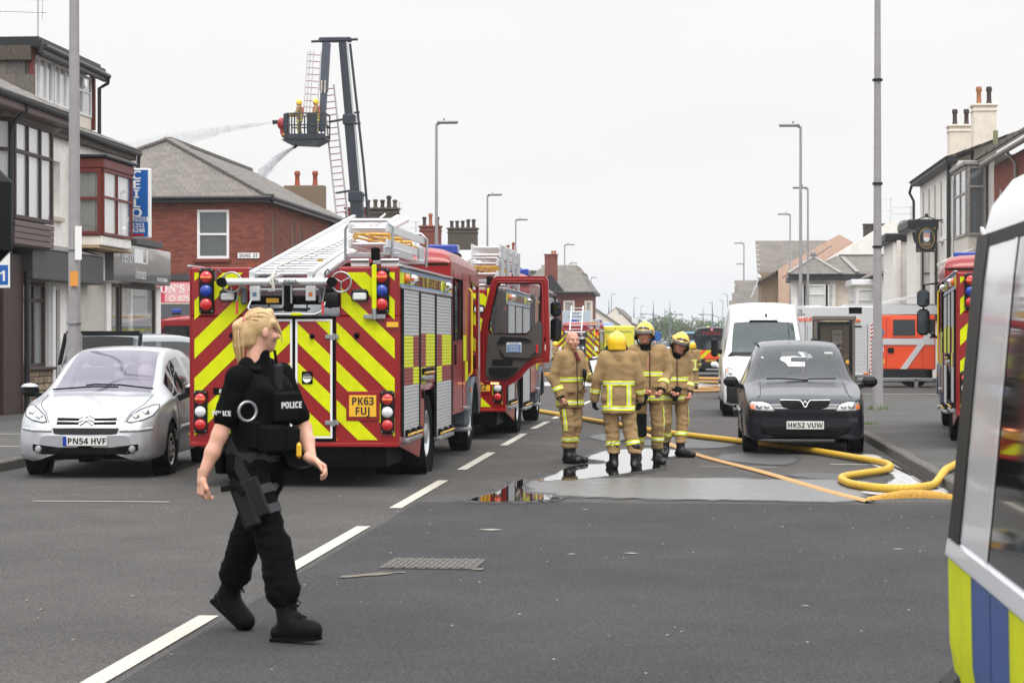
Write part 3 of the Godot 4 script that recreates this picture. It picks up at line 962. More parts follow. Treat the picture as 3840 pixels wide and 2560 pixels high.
func open_door(t:Node3D)->void:
	var d:=Node3D.new()
	d.name = "open_door"
	t.add_child(d,true)
	d.position=Vector3(1.17,0,-8.74)
	d.rotation.y = -0.05
	var out:=PackedVector2Array([Vector2(0.02,1.0),Vector2(0.08,0.94),Vector2(0.45,0.93),Vector2(0.60,1.02),Vector2(0.74,1.18),Vector2(0.86,1.26),Vector2(1.06,1.28),Vector2(1.07,1.5),Vector2(1.04,2.5),Vector2(1.0,2.56),Vector2(0.26,2.56),Vector2(0.19,2.5),Vector2(0.06,1.95),Vector2(0.02,1.7)])
	var win:=PackedVector2Array([Vector2(0.15,1.76),Vector2(0.2,1.7),Vector2(0.72,1.7),Vector2(0.92,1.88),Vector2(0.94,2.42),Vector2(0.9,2.46),Vector2(0.33,2.46),Vector2(0.28,2.42),Vector2(0.16,1.95)])
	var g:=G.new()
	for h in [rect(-1,0,0.55,4),rect(0.55,0,3,4)]:
		for q in Geometry2D.intersect_polygons(out,h):
			for c in Geometry2D.clip_polygons(q,win):
				g.prism(c,-0.05,0.03)
	part(d,"door_shell",g,mats["engine_red"])
	for q in [0.05,0.09]:
		var lip:=[]
		for c in Geometry2D.offset_polygon(out,-q)[0]:
			lip.append(Vector3(c.x,c.y,0.032))
		lip.append(lip[0])
		part(d,"door_lip",G.new().tube(lip,0.012,6,false),mats["engine_red"])
	var trim:=PackedVector2Array([Vector2(0.1,1.1),Vector2(0.16,1.02),Vector2(0.42,1.02),Vector2(0.55,1.1),Vector2(0.7,1.26),Vector2(0.84,1.36),Vector2(0.95,1.42),Vector2(0.96,1.84),Vector2(0.9,1.9),Vector2(0.72,1.68),Vector2(0.14,1.7)])
	var tr:=part(d,"door_trim",G.new().prism(trim,0.03,0.055),mt("trim_grey","454240",0.65))
	part(tr,"arm_rest",G.new().prism(PackedVector2Array([Vector2(0.32,1.48),Vector2(0.4,1.36),Vector2(0.76,1.34),Vector2(0.86,1.44),Vector2(0.8,1.52),Vector2(0.44,1.56)]),0.05,0.1),mats["trim_grey"])
	part(tr,"door_pull",G.new().prism(PackedVector2Array([Vector2(0.28,1.56),Vector2(0.34,1.66),Vector2(0.72,1.64),Vector2(0.8,1.6),Vector2(0.5,1.6)]),0.05,0.085),mats["plastic_black"])
	part(tr,"door_bin",G.new().prism(PackedVector2Array([Vector2(0.16,1.2),Vector2(0.2,1.08),Vector2(0.48,1.08),Vector2(0.6,1.2)]),0.05,0.11),mats["plastic_black"])
	part(tr,"switch_panel",G.new().box(Vector3(0.36,1.28,0.06),Vector3(0.3,0.09,0.02),0.004),mats["plastic_black"])
	var nt:=part(tr,"blue_notice",G.new().box(Vector3(0.54,1.5,0.103),Vector3(0.22,0.15,0.004)),mats["ink_white"])
	part(nt,"notice_field",G.new().box(Vector3(0.54,1.485,0.106),Vector3(0.2,0.115,0.003)),mt("notice_blue","2f6fae",0.5))
	for k in 5:
		part(nt,"notice_line",G.new().box(Vector3(0.54,1.525-0.02*k,0.109),Vector3(0.17-0.02 *(k%2),0.006,0.002)),mats["ink_white"])
	lettering(nt,"notice_heading","SAFETY NOTICE",0.014,mats["notice_blue"],Vector3(0.54,1.56,0.107))
	part(d,"door_glass",G.new().prism(win,-0.012,-0.006),mats["clear_glass"])
	var seal:=[]
	for c in win:seal.append(Vector3(c.x,c.y,0.02))
	seal.append(seal[0])
	part(d,"window_seal",G.new().tube(seal,0.018,6,false),mats["black"])
	part(d,"red_reflector",G.new().box(Vector3(0.88,1.48,0.06),Vector3(0.035,0.13,0.012),0.004),mats["lens_red"])
	part(d,"door_latch",G.new().box(Vector3(1.0,1.62,0.035),Vector3(0.04,0.06,0.012),0.005),mats["black"])
	part(d,"door_sticker",G.new().box(Vector3(1.01,1.5,0.034),Vector3(0.03,0.09,0.004)),mats["ink_white"])
	part(d,"puddle_lamp",G.new().box(Vector3(0.24,0.965,0.035),Vector3(0.13,0.035,0.02),0.01),mt("puddle_lamp_glow","ffb37a",0.4,0.0,{"glow": 1.6}))
	var mr:=part(d,"mirror_arm",G.new().tube([Vector3(0.2,2.44,-0.08),Vector3(0.24,2.4,-0.26),Vector3(0.24,1.75,-0.28),Vector3(0.18,1.66,-0.08)],0.018,8),mats["plastic_black"])
	for q in [[2.24,0.3],[1.9,0.42]]:
		part(mr,"mirror",G.new().box(Vector3(0.26,q[0],-0.26),Vector3(0.22,q[1],0.12),0.05),mats["plastic_black"])
func roof_gear(t:Node3D,opt:Dictionary)->void:
	var white:Material=mt("ladder_alloy","d6d8da",0.35,0.3)
	var steep:float=opt.get("steep",0.0)
	var top:=Vector3(-0.16,3.36,-7.2) if steep==0.0 else Vector3(-0.1,2.45+steep,-1.2)
	var la:=ladder(t,"main_ladder",Vector3(-0.13,2.33,0.12),top,0.64,0.268,Vector2(0.055,0.085),0.017,white)
	if steep==0.0:
		for s in [-1.0,1.0]:
			part(la,"inner_rail",G.new().bar(Vector3(-0.13+s*0.26,2.25,-0.3),Vector3(-0.16+s*0.26,3.2,-7.0),0.04,0.07),white)
		part(la,"prop_pole",G.new().tube([Vector3(0.3,2.32,0.1),Vector3(0.29,2.9,-3.6),Vector3(0.26,3.34,-7.3)],[0.05,0.048,0.045],12),mats["white_paint"])
		part(la,"pole_ring",G.new().tube([Vector3(0.296,2.62,-1.8),Vector3(0.296,2.628,-1.86)],0.051,12,false),mt("ring_pink","d88aa0",0.5))
		part(la,"ladder_rope",G.new().tube([Vector3(-0.22,2.28,0.16),Vector3(-0.2,2.42,0.0),Vector3(-0.02,2.8,-2.8),Vector3(0.06,3.2,-5.6),Vector3(0.0,3.4,-7.0)],0.014,6),mt("rope","c9c5bb",0.9))
		part(la,"brass_tag",G.new().box(Vector3(0.09,2.52,-1.15),Vector3(0.07,0.05,0.05),0.005),mt("brass","a8862f",0.4,0.6))
	var jk:=part(t,"jack_beam",G.new().tube([Vector3(-0.74,2.255,0.16),Vector3(0.44,2.255,0.16)],0.04,14),white)
	for e in [-0.76,0.45]:
		part(jk,"end_cap",G.new().lathe([Vector2(0.0,0.09),Vector2(0.052,0.088),Vector2(0.056,0.0),Vector2(0.05,-0.02)],18,2),mats["black"],Vector3(e,2.25,0.16))
		var hw:=G.new()
		var ring:=[]
		for k in 21:
			ring.append(Vector3(cos(TAU*k/20)* 0.11,sin(TAU*k/20)* 0.11,0))
		hw.tube(ring,0.012,6,false)
		for k in 3:
			hw.tube([Vector3.ZERO,Vector3(cos(TAU*k/3+0.5)* 0.11,sin(TAU*k/3+0.5)* 0.11,0)],0.009,6)
		part(jk,"hand_wheel",hw,mats["steel"],Vector3(e+0.085,2.25,0.1))
		part(jk,"hook",G.new().tube([Vector3(e-0.08,2.26,0.12),Vector3(e-0.09,2.36,0.12),Vector3(e-0.06,2.39,0.12),Vector3(e-0.03,2.36,0.12)],0.012,6),mats["grey_trim"])
	if opt.get("main",false):
		lettering(jk,"beam_lettering","AS     RESCUE",0.03,mats["ink"],Vector3(-0.06,2.268,0.202))
		lettering(jk,"beam_lettering","EQUIPMENT",0.022,mats["ink"],Vector3(0.0,2.235,0.202))
		part(jk,"rope_knot",G.new().tube([Vector3(-0.2,2.33,0.17),Vector3(-0.23,2.26,0.22),Vector3(-0.19,2.2,0.2),Vector3(-0.24,2.15,0.18),Vector3(-0.18,2.16,0.21),Vector3(-0.2,2.3,0.2),Vector3(-0.12,2.34,0.16)],0.016,6),mats["rope"])
	var wk:=part(t,"ladder_winch",G.new().box(Vector3(-0.02,2.06,-0.1),Vector3(0.96,0.1,0.1),0.01).box(Vector3(-0.07,2.08,-0.02),Vector3(0.1,0.3,0.14),0.02).box(Vector3(0.38,2.1,-0.1),Vector3(0.14,0.26,0.2),0.06),mats["black"])
	part(wk,"winch_drum",G.new().tube([Vector3(0.33,2.06,-0.02),Vector3(0.49,2.06,-0.02)],0.085,14),mats["dark_trim"])
	part(wk,"winch_frame",G.new().box(Vector3(-0.11,2.12,0.06),Vector3(0.02,0.26,0.04)).box(Vector3(-0.02,2.14,0.05),Vector3(0.02,0.24,0.04)).box(Vector3(-0.1,2.17,0.02),Vector3(0.8,0.03,0.03),0.006),mats["steel"])
	part(wk,"linkage",G.new().tube([Vector3(-0.28,2.02,0.0),Vector3(-0.27,1.94,0.02),Vector3(-0.12,1.95,0.03)],0.012,6).tube([Vector3(0.14,2.02,0),Vector3(0.15,1.94,0.02),Vector3(-0.02,1.95,0.03)],0.012,6).tube([Vector3(-0.3,1.96,0.02),Vector3(0.18,1.96,0.02)],0.014,6),mats["dark_trim"])
	for e in [-0.43,0.19]:
		var cb:=part(wk,"control_box",G.new().box(Vector3(e,2.13,0.02),Vector3(0.11,0.16,0.06),0.006),mats["white_paint"])
		part(cb,"box_symbol",G.new().box(Vector3(e,2.12,0.052),Vector3(0.045,0.045,0.003)),mats["lens_amber"] if e>0 else mats["band_blue"])
		part(wk,"roller_bracket",G.new().box(Vector3(e +(-0.12 if e<0 else 0.12),2.11,0.04),Vector3(0.06,0.2,0.1),0.02),mats["grey_trim"])
	for e in [-0.62,0.33]:
		part(wk,"red_lever",G.new().tube([Vector3(e,2.04,0.09),Vector3(e+0.005,1.9,0.11)],0.014,8),mats["lens_red"])
		part(wk,"lever_arm",G.new().tube([Vector3(e+0.03,2.2,0.1),Vector3(e,2.04,0.09)],0.01,6),mats["steel"])
	part(wk,"caution_label",G.new().box(Vector3(-0.25,2.055,-0.046),Vector3(0.14,0.05,0.004)),mats["plate_yellow"])
	var hr:=part(t,"rear_handrail",G.new().tube([Vector3(-0.47,2.06,0.04),Vector3(-0.5,1.98,0.06),Vector3(-0.46,1.91,0.07),Vector3(-0.38,1.9,0.07),Vector3(0.24,1.9,0.07),Vector3(0.31,1.93,0.07),Vector3(0.34,2.0,0.06),Vector3(0.36,2.08,0.03)],0.015,10),mats["chrome"])
	part(hr,"rail_marker",G.new().tube([Vector3(-0.02,1.9,0.07),Vector3(0.1,1.9,0.07)],0.0175,10),mats["decal_yellow"])
	var gx:=0.8
	var gan:=part(t,"ladder_gantry",G.new().box(Vector3(gx,2.56,-0.4),Vector3(0.62,0.06,0.09),0.01).box(Vector3(1.0,2.6,-1.1),Vector3(0.09,0.11,1.9),0.012).box(Vector3(gx,2.56,-2.6),Vector3(0.62,0.06,0.09),0.01).box(Vector3(1.05,2.66,-2.75),Vector3(0.06,0.2,0.22),0.02),mt("gantry_grey","b4b7ba",0.4,0.3))
	part(gan,"gantry_clamp",G.new().box(Vector3(0.9,2.56,0.0),Vector3(0.09,0.14,0.12),0.015),mats["black"])
	for e in [0.72,1.05]:
		part(gan,"roller",G.new().tube([Vector3(e-0.1,2.49,-0.04),Vector3(e+0.1,2.49,-0.04)],0.022,10),mats["steel"])
		part(gan,"roller_guard",G.new().box(Vector3(e,2.455,-0.06),Vector3(0.2,0.07,0.03),0.01),mats["white_paint"])
	part(gan,"pull_down_bar",G.new().box(Vector3(0.895,2.2,0.075),Vector3(0.05,0.48,0.03),0.006),mats["decal_yellow"])
	part(gan,"bar_foot",G.new().box(Vector3(0.895,1.9,0.07),Vector3(0.045,0.13,0.05),0.012).box(Vector3(0.895,1.875,0.04),Vector3(0.24,0.05,0.03),0.006),mats["steel"])
	for y in [2.68,2.85]:
		ladder(t,"short_ladder",Vector3(gx,y,-0.1),Vector3(gx,y,-3.3),0.42,0.26,Vector2(0.03,0.09),0.014,white)
	for q in [[0.62,2.76],[0.74,2.78],[0.92,2.74]]:
		part(t,"yellow_pole",G.new().tube([Vector3(q[0],q[1],-0.25),Vector3(q[0]+ 0.03,q[1]+ 0.02,-3.1)],0.017,8),mats["bar_yellow"])
	for zz in [-0.5,-1.5,-2.4]:
		part(t,"yellow_strap",G.new().tube([Vector3(0.58,2.64,zz),Vector3(0.6,2.8,zz),Vector3(0.96,2.8,zz-0.1),Vector3(1.0,2.66,zz-0.1)],0.018,6),mats["bar_yellow"])
	for zz in [-0.15,-3.2]:
		part(t,"gantry_hoop",G.new().tube([Vector3(1.06,2.52,zz),Vector3(1.07,2.86,zz),Vector3(1.0,2.93,zz),Vector3(0.6,2.93,zz),Vector3(0.54,2.84,zz),Vector3(0.54,2.5,zz)],0.016,8),mats["steel"])
	if opt.get("tall_rack",false):
		for y2 in [3.0,3.12]:
			ladder(t,"stacked_ladder",Vector3(gx,y2,-0.4),Vector3(gx,y2,-4.4),0.46,0.28,Vector2(0.03,0.1),0.015,white)
		for zz2 in [-0.5,-1.6,-2.7,-3.8]:
			part(t,"rack_post",G.new().box(Vector3(1.06,2.8,zz2),Vector3(0.05,0.7,0.12),0.008),mats["gantry_grey"])
# ---------------------------------------------------------------- car bodies: lofted through cross-sections
class Drape:
	var bins:={}
	var axis:=2
	var sgn:= -1.0
	var cell:=0.08
	func _init(rows:Array,ax:int,s:float)->void:
		axis=ax
		sgn=s
		for i in rows.size()- 1:
			for j in rows[0].size()- 1:
				add(rows[i][j],rows[i][j+1],rows[i+1][j+1])
				add(rows[i][j],rows[i+1][j+1],rows[i+1][j])
	func p2(p:Vector3)->Vector2:
		return Vector2(p.x,p.y) if axis==2 else Vector2(p.z,p.y)
	func add(a:Vector3,b:Vector3,c:Vector3)->void:
		if axis==0 and (a.x+b.x+c.x)* sgn<0.0:return
		if axis==2 and (a.z+b.z+c.z)* sgn<0.0:return
		var q:=[p2(a),p2(b),p2(c)]
		if absf((q[1]- q[0]).cross(q[2]- q[0]))< 1e-9:return
		var lo:Vector2=q[0].min(q[1]).min(q[2])
		var hi:Vector2=q[0].max(q[1]).max(q[2])
		for x in range(floori(lo.x/cell),floori(hi.x/cell)+ 1):
			for y in range(floori(lo.y/cell),floori(hi.y/cell)+ 1):
				var k:=x*4096+y
				if not bins.has(k):bins[k]=[]
				bins[k].append([q[0],q[1],q[2],a[axis],b[axis],c[axis]])
	func depth(p:Vector2)->float:
		var best:= -INF
		for t in bins.get(floori(p.x/cell)* 4096+floori(p.y/cell),[]):
			var v0:Vector2=t[1]- t[0]
			var v1:Vector2=t[2]- t[0]
			var v2:Vector2=p-t[0]
			var den:=v0.cross(v1)
			var u:=v2.cross(v1)/ den
			var w:=v0.cross(v2)/ den
			if u > -0.002 and w > -0.002 and u+w<1.004:
				best=maxf(best,sgn *(t[3]+ u *(t[4]- t[3])+ w *(t[5]- t[3])))
		return best
	func p3(p:Vector2,off:float,fall:float)->Vector3:
		var d:=depth(p)
		if d== -INF:d=fall
		d =(d+off)* sgn
		return Vector3(p.x,p.y,d) if axis==2 else Vector3(d,p.y,p.x)
	func sheet(poly:PackedVector2Array,off:=0.004,step:=0.05,skirt:=0.02)->G:
		var g:=G.new()
		var lo:=poly[0]
		var hi:=poly[0]
		for q in poly:
			lo=lo.min(q)
			hi=hi.max(q)
		var fall:= -INF
		for q in poly:
			fall=maxf(fall,depth(q))
		var out:=Vector3.ZERO
		out[axis]= sgn
		var nx:=maxi(1,ceili((hi.x-lo.x)/ step))
		var ny:=maxi(1,ceili((hi.y-lo.y)/ step))
		for i in nx:
			for j in ny:
				var a:=lo +(hi-lo)* Vector2(float(i)/ nx,float(j)/ ny)
				var b:=lo +(hi-lo)* Vector2(float(i+1)/ nx,float(j+1)/ ny)
				for c in Geometry2D.intersect_polygons(poly,PackedVector2Array([a,Vector2(b.x,a.y),b,Vector2(a.x,b.y)])):
					var idx:=Geometry2D.triangulate_polygon(c)
					for k in range(0,idx.size(),3):
						var v:=[]
						var n:=[]
						for m in 3:
							var q2:Vector2=c[idx[k+m]]
							v.append(p3(q2,off,fall))
							var e:=0.012
							var dx:=p3(q2+Vector2(e,0),off,fall)- p3(q2-Vector2(e,0),off,fall)
							var dy:=p3(q2+Vector2(0,e),off,fall)- p3(q2-Vector2(0,e),off,fall)
							var nn:=dx.cross(dy).normalized()
							n.append(nn if nn.dot(out)> 0.0 else -nn)
						g.tri(v[0],v[1],v[2],n[0],n[1],n[2])
		if skirt>0.0:
			var cw:=Geometry2D.is_polygon_clockwise(poly)
			for k in poly.size():
				var a2:=poly[k]
				var b2:=poly[(k+1)% poly.size()]
				var cnt:=maxi(1,ceili(a2.distance_to(b2)/ step))
				for m in cnt:
					var q0:=a2.lerp(b2,float(m)/ cnt)
					var q1:=a2.lerp(b2,float(m+1)/ cnt)
					var e2:=(q1-q0)
					var o2:=Vector2(e2.y,-e2.x)*(-1.0 if cw else 1.0)
					var o3:=Vector3(o2.x,o2.y,0) if axis==2 else Vector3(0,o2.y,o2.x)
					g.quad(p3(q0,off,fall),p3(q1,off,fall),p3(q1,off-skirt,fall),p3(q0,off-skirt,fall),o3)
		return g
func cr4(a:float,b:float,c:float,d:float,t:float)->float:
	var m1:=(c-a)* 0.5
	var m2:=(d-b)* 0.5
	var s:=c-b
	if s==0.0:
		m1=0.0; m2=0.0
	else:
		m1=clampf(m1/s,0.0,2.0)* s
		m2=clampf(m2/s,0.0,2.0)* s
	var t2:=t*t
	var t3:=t2*t
	return (2*t3-3*t2+1)* b +(t3-2*t2+t)* m1 +(-2*t3+3*t2)* c +(t3-t2)* m2
const SUB:=3
func section(s:Array)->PackedVector2Array:
	var h:=[Vector2(s[2]* 0.86,s[1]),Vector2(s[2],s[1]+ 0.05),Vector2(s[3],lerpf(s[1],s[4],0.5)),Vector2(s[5],s[4]- 0.06),Vector2(s[5]- 0.025,s[4]),Vector2((s[5]- 0.025+s[7])* 0.5+0.012,(s[4]+ s[6])* 0.5),Vector2(s[7],s[6]),Vector2(s[7]- 0.075,s[6]+(s[8]- s[6])* 0.55),Vector2(s[7]* 0.5,s[8]- 0.008),Vector2(0,s[8])]
	var full:=PackedVector2Array()
	for k in 9:full.append(Vector2(-h[k].x,h[k].y))
	full.append(h[9])
	for k in range(8,-1,-1):full.append(h[k])
	return full
func loft_rows(st:Array)->Array:
	var secs:=[]
	for s in st:secs.append(section(s))
	var rows:=[]
	var n:=st.size()
	for i in n-1:
		for a in SUB:
			var t:=float(a)/ SUB
			rows.append(_row(st,secs,i,t))
	rows.append(_row(st,secs,n-2,1.0))
	return rows
func _row(st:Array,secs:Array,i:int,t:float)->PackedVector3Array:
	var n:=st.size()
	var i0:=maxi(i-1,0)
	var i3:=mini(i+2,n-1)
	var z:=lerpf(st[i][0],st[i+1][0],t)
	var pts:=PackedVector2Array()
	for j in 19:
		pts.append(Vector2(cr4(secs[i0][j].x,secs[i][j].x,secs[i+1][j].x,secs[i3][j].x,t),cr4(secs[i0][j].y,secs[i][j].y,secs[i+1][j].y,secs[i3][j].y,t)))
	var out:=PackedVector3Array()
	for j in 18:
		for b in SUB:
			var u:=float(b)/ SUB
			var j0:=maxi(j-1,0)
			var j3:=mini(j+2,18)
			out.append(Vector3(cr4(pts[j0].x,pts[j].x,pts[j+1].x,pts[j3].x,u),cr4(pts[j0].y,pts[j].y,pts[j+1].y,pts[j3].y,u),z))
	out.append(Vector3(pts[18].x,pts[18].y,z))
	return out
# cells of the loft: stations i0..i1, section spans j0..j1 (both inclusive, mirrored when mir)
func cells(i0:float,i1:float,j0:float,j1:float)->Array:
	var out:=[]
	for i in range(roundi(i0*SUB),roundi(i1*SUB)):
		for j in range(roundi(j0*SUB),roundi(j1*SUB)):
			out.append(i*1000+j)
			out.append(i*1000 +(18*SUB-1-j))
	return out
func car(called:String,label:String,category:String,p:Vector3,turn:float,o:Dictionary)->Dictionary:
	var t:=thing(called,label,category,p,turn)
	var rows:=loft_rows(o.st)
	var skip:={}
	var panes:=[]
	for w in o.glass:
		var cc:={}
		for s in w[1]:
			for c in cells(s[0],s[1],s[2],s[3]):cc[c]= true
		panes.append([w[0],cc,w[2] if w.size()> 2 else "cab_glass"])
		for c in cc:skip[c]= true
	var g:=G.new()
	var core:=Vector3(0,0.75,0)
	g.grid(rows,Vector3.INF,Vector3.ZERO,skip)
	g=body_grid(rows,skip)
	part(t,"body",g,o.paint)
	for e in [0,rows.size()- 1]:
		var c:=G.new()
		var mid:=Vector3(0,0.4 if e==0 else 0.7,rows[e][0].z)
		for j in rows[e].size()- 1:
			c.flat(mid,rows[e][j],rows[e][j+1],Vector3(0,0,-1 if e==0 else 1))
		part(t,"bumper_face" if e==0 else "tail_face",c,o.get("bumper",o.paint))
	for pn in panes:
		var all:={}
		for i in rows.size()- 1:
			for j in rows[0].size()- 1:
				if not pn[1].has(i*1000+j):all[i*1000+j]= true
		if pn[0]!= "side_window":
			part(t,pn[0],body_grid(rows,all),mats[pn[2]])
			continue
		for sd in 2:
			var one:=all.duplicate()
			for c in pn[1]:
				if (c%1000<27)==(sd==0):one[c]= true
			part(t,pn[0],body_grid(rows,one),mats[pn[2]])
	var L:float=rows[rows.size()- 1][0].z-rows[0][0].z
	var zm:float =(rows[rows.size()- 1][0].z+rows[0][0].z)* 0.5
	part(t,"underbody",G.new().box(Vector3(0,0.36,zm),Vector3(o.track*2.0-0.28,0.3,L-0.5)),mats["black"])
	for zz in o.wheels:
		for s in [-1.0,1.0]:
			wheel(t,Vector3(s*o.track,o.r,zz),o.r,o.get("tw",0.19),s,"car")
			part(t,"wheel_arch",G.new().lathe([Vector2(o.r+0.055,-0.11),Vector2(o.r+0.055,0.09)],24,0),mats["black"],Vector3(s *(o.track-0.01),o.r+0.02,zz))
	var fd:=Drape.new(rows,2,-1.0)
	for j in rows[0].size()- 1:fd.add(Vector3(0,0.4,rows[0][0].z),rows[0][j],rows[0][j+1])
	return {"t":t,"rows":rows,"front":fd,"rear":Drape.new(rows,2,1.0),"side":Drape.new(rows,0,1.0),"other":Drape.new(rows,0,-1.0)}
func body_grid(rows:Array,skip:Dictionary)->G:
	var g:=G.new()
	var R:=rows.size()
	var C:int=rows[0].size()
	var nr:=[]
	for i in R:
		var line:=PackedVector3Array()
		var c:=Vector3.ZERO
		for q in rows[i]:c+=q
		c /= C
		for j in C:
			var du:Vector3=rows[i][mini(j+1,C-1)]- rows[i][maxi(j-1,0)]
			var dv:Vector3=rows[mini(i+1,R-1)][j]- rows[maxi(i-1,0)][j]
			line.append(dv.cross(du).normalized())
		nr.append(line)
	var mid:=C/2
	if nr[R/2][mid].y<0.0:
		for i in R:
			for j in C:nr[i][j]= -nr[i][j]
	for i in R-1:
		for j in C-1:
			if skip.has(i*1000+j):continue
			g.tri(rows[i][j],rows[i][j+1],rows[i+1][j+1],nr[i][j],nr[i][j+1],nr[i+1][j+1])
			g.tri(rows[i][j],rows[i+1][j+1],rows[i+1][j],nr[i][j],nr[i+1][j+1],nr[i+1][j])
	return g
func pv(a:Array,mir:=1.0)->PackedVector2Array:
	var out:=PackedVector2Array()
	for q in a:out.append(Vector2(q[0]* mir,q[1]))
	return out
func line_on(d:Drape,pts:Array,r:float,off:=0.002)->G:
	var path:=[]
	for k in pts.size()- 1:
		for m in 6:
			path.append(d.p3(Vector2(pts[k][0],pts[k][1]).lerp(Vector2(pts[k+1][0],pts[k+1][1]),m/6.0),off,0.0))
	path.append(d.p3(Vector2(pts[-1][0],pts[-1][1]),off,0.0))
	return G.new().tube(path,r,6)
func car_inside(t:Node3D,seats:Array,wheel_at:Vector3,dash:Vector3,w:float)->void:
	for q in seats:
		part(t,"seat",G.new().box(Vector3(0,0.0,0),Vector3(0.48,0.14,0.46),0.05).box(Vector3(0,0.36,0.22),Vector3(0.46,0.62,0.14),0.06),mats["seat_cloth"],q)
		part(t,"head_rest",G.new().box(Vector3.ZERO,Vector3(0.27,0.2,0.11),0.05),mats["seat_cloth"],q+Vector3(0,0.78,0.25))
	var ring:=[]
	for k in 25:ring.append(Vector3(cos(TAU*k/24)* 0.19,sin(TAU*k/24)* 0.19,0))
	part(t,"steering_wheel",G.new().tube(ring,0.016,6,false).box(Vector3.ZERO,Vector3(0.36,0.05,0.03),0.01),mats["plastic_black"],wheel_at,Vector3(-0.5,0,0))
	part(t,"dashboard",G.new().box(dash,Vector3(w*2.0-0.1,0.2,0.5),0.08),mats["dark_trim"])
	part(t,"cabin_floor",G.new().box(Vector3(0,0.42,dash.z+1.4),Vector3(w*2.0-0.2,0.1,2.6)),mats["black"])
	part(t,"rear_view_mirror",G.new().box(Vector3(0,dash.y+0.42,dash.z+0.42),Vector3(0.24,0.07,0.03),0.015),mats["plastic_black"])
func wing_mirror(t:Node3D,x:float,y:float,z:float,m:Material,s:float)->void:
	var o:=part(t,"wing_mirror",G.new().box(Vector3(s*0.15,0.06,0),Vector3(0.22,0.15,0.12),0.05).bar(Vector3(-s*0.06,-0.04,0.02),Vector3(s*0.1,0.03,0.0),0.07,0.07),m,Vector3(s*x,y,z))
	part(o,"mirror_glass",G.new().box(Vector3(s*0.15,0.06,0.062),Vector3(0.18,0.11,0.004)),mats["mirror_glass"])
func head_lamp(c:Dictionary,poly:Array,s:float,bulbs:Array,amber:Array)->void:
	var d:Drape=c.front
	var o:=part(c.t,"headlight",d.sheet(pv(poly,s),0.004,0.04,0.03),mt("lamp_reflector","b9bcbe",0.22,0.6))
	for b in bulbs:
		var q:=d.p3(Vector2(b[0]* s,b[1]),0.0,0.0)
		part(o,"lamp_bowl",G.new().lathe([Vector2(b[2],0.0),Vector2(b[2]* 0.75,-0.012),Vector2(b[2]* 0.4,-0.02),Vector2(0.0,-0.026)],16,2),mats["chrome"],q+Vector3(0,0,-0.004))
		part(o,"lamp_bulb",G.new().ball(Vector3.ZERO,Vector3.ONE*b[2]* 0.42,10,6),mats["lens_white"],q+Vector3(0,0,-0.02))
	if amber.size():
		part(o,"indicator_lens",d.sheet(pv(amber,s),0.007,0.04,0.012),mats["lens_amber"])
	part(o,"headlight_glass",d.sheet(pv(poly,s),0.024,0.04,0.022),mats["clear_glass"])
	var rim:=[]
	for q in poly:rim.append([q[0]* s,q[1]])
	rim.append(rim[0])
	part(o,"lamp_seal",line_on(d,rim,0.006,0.008),mats["plastic_black"])
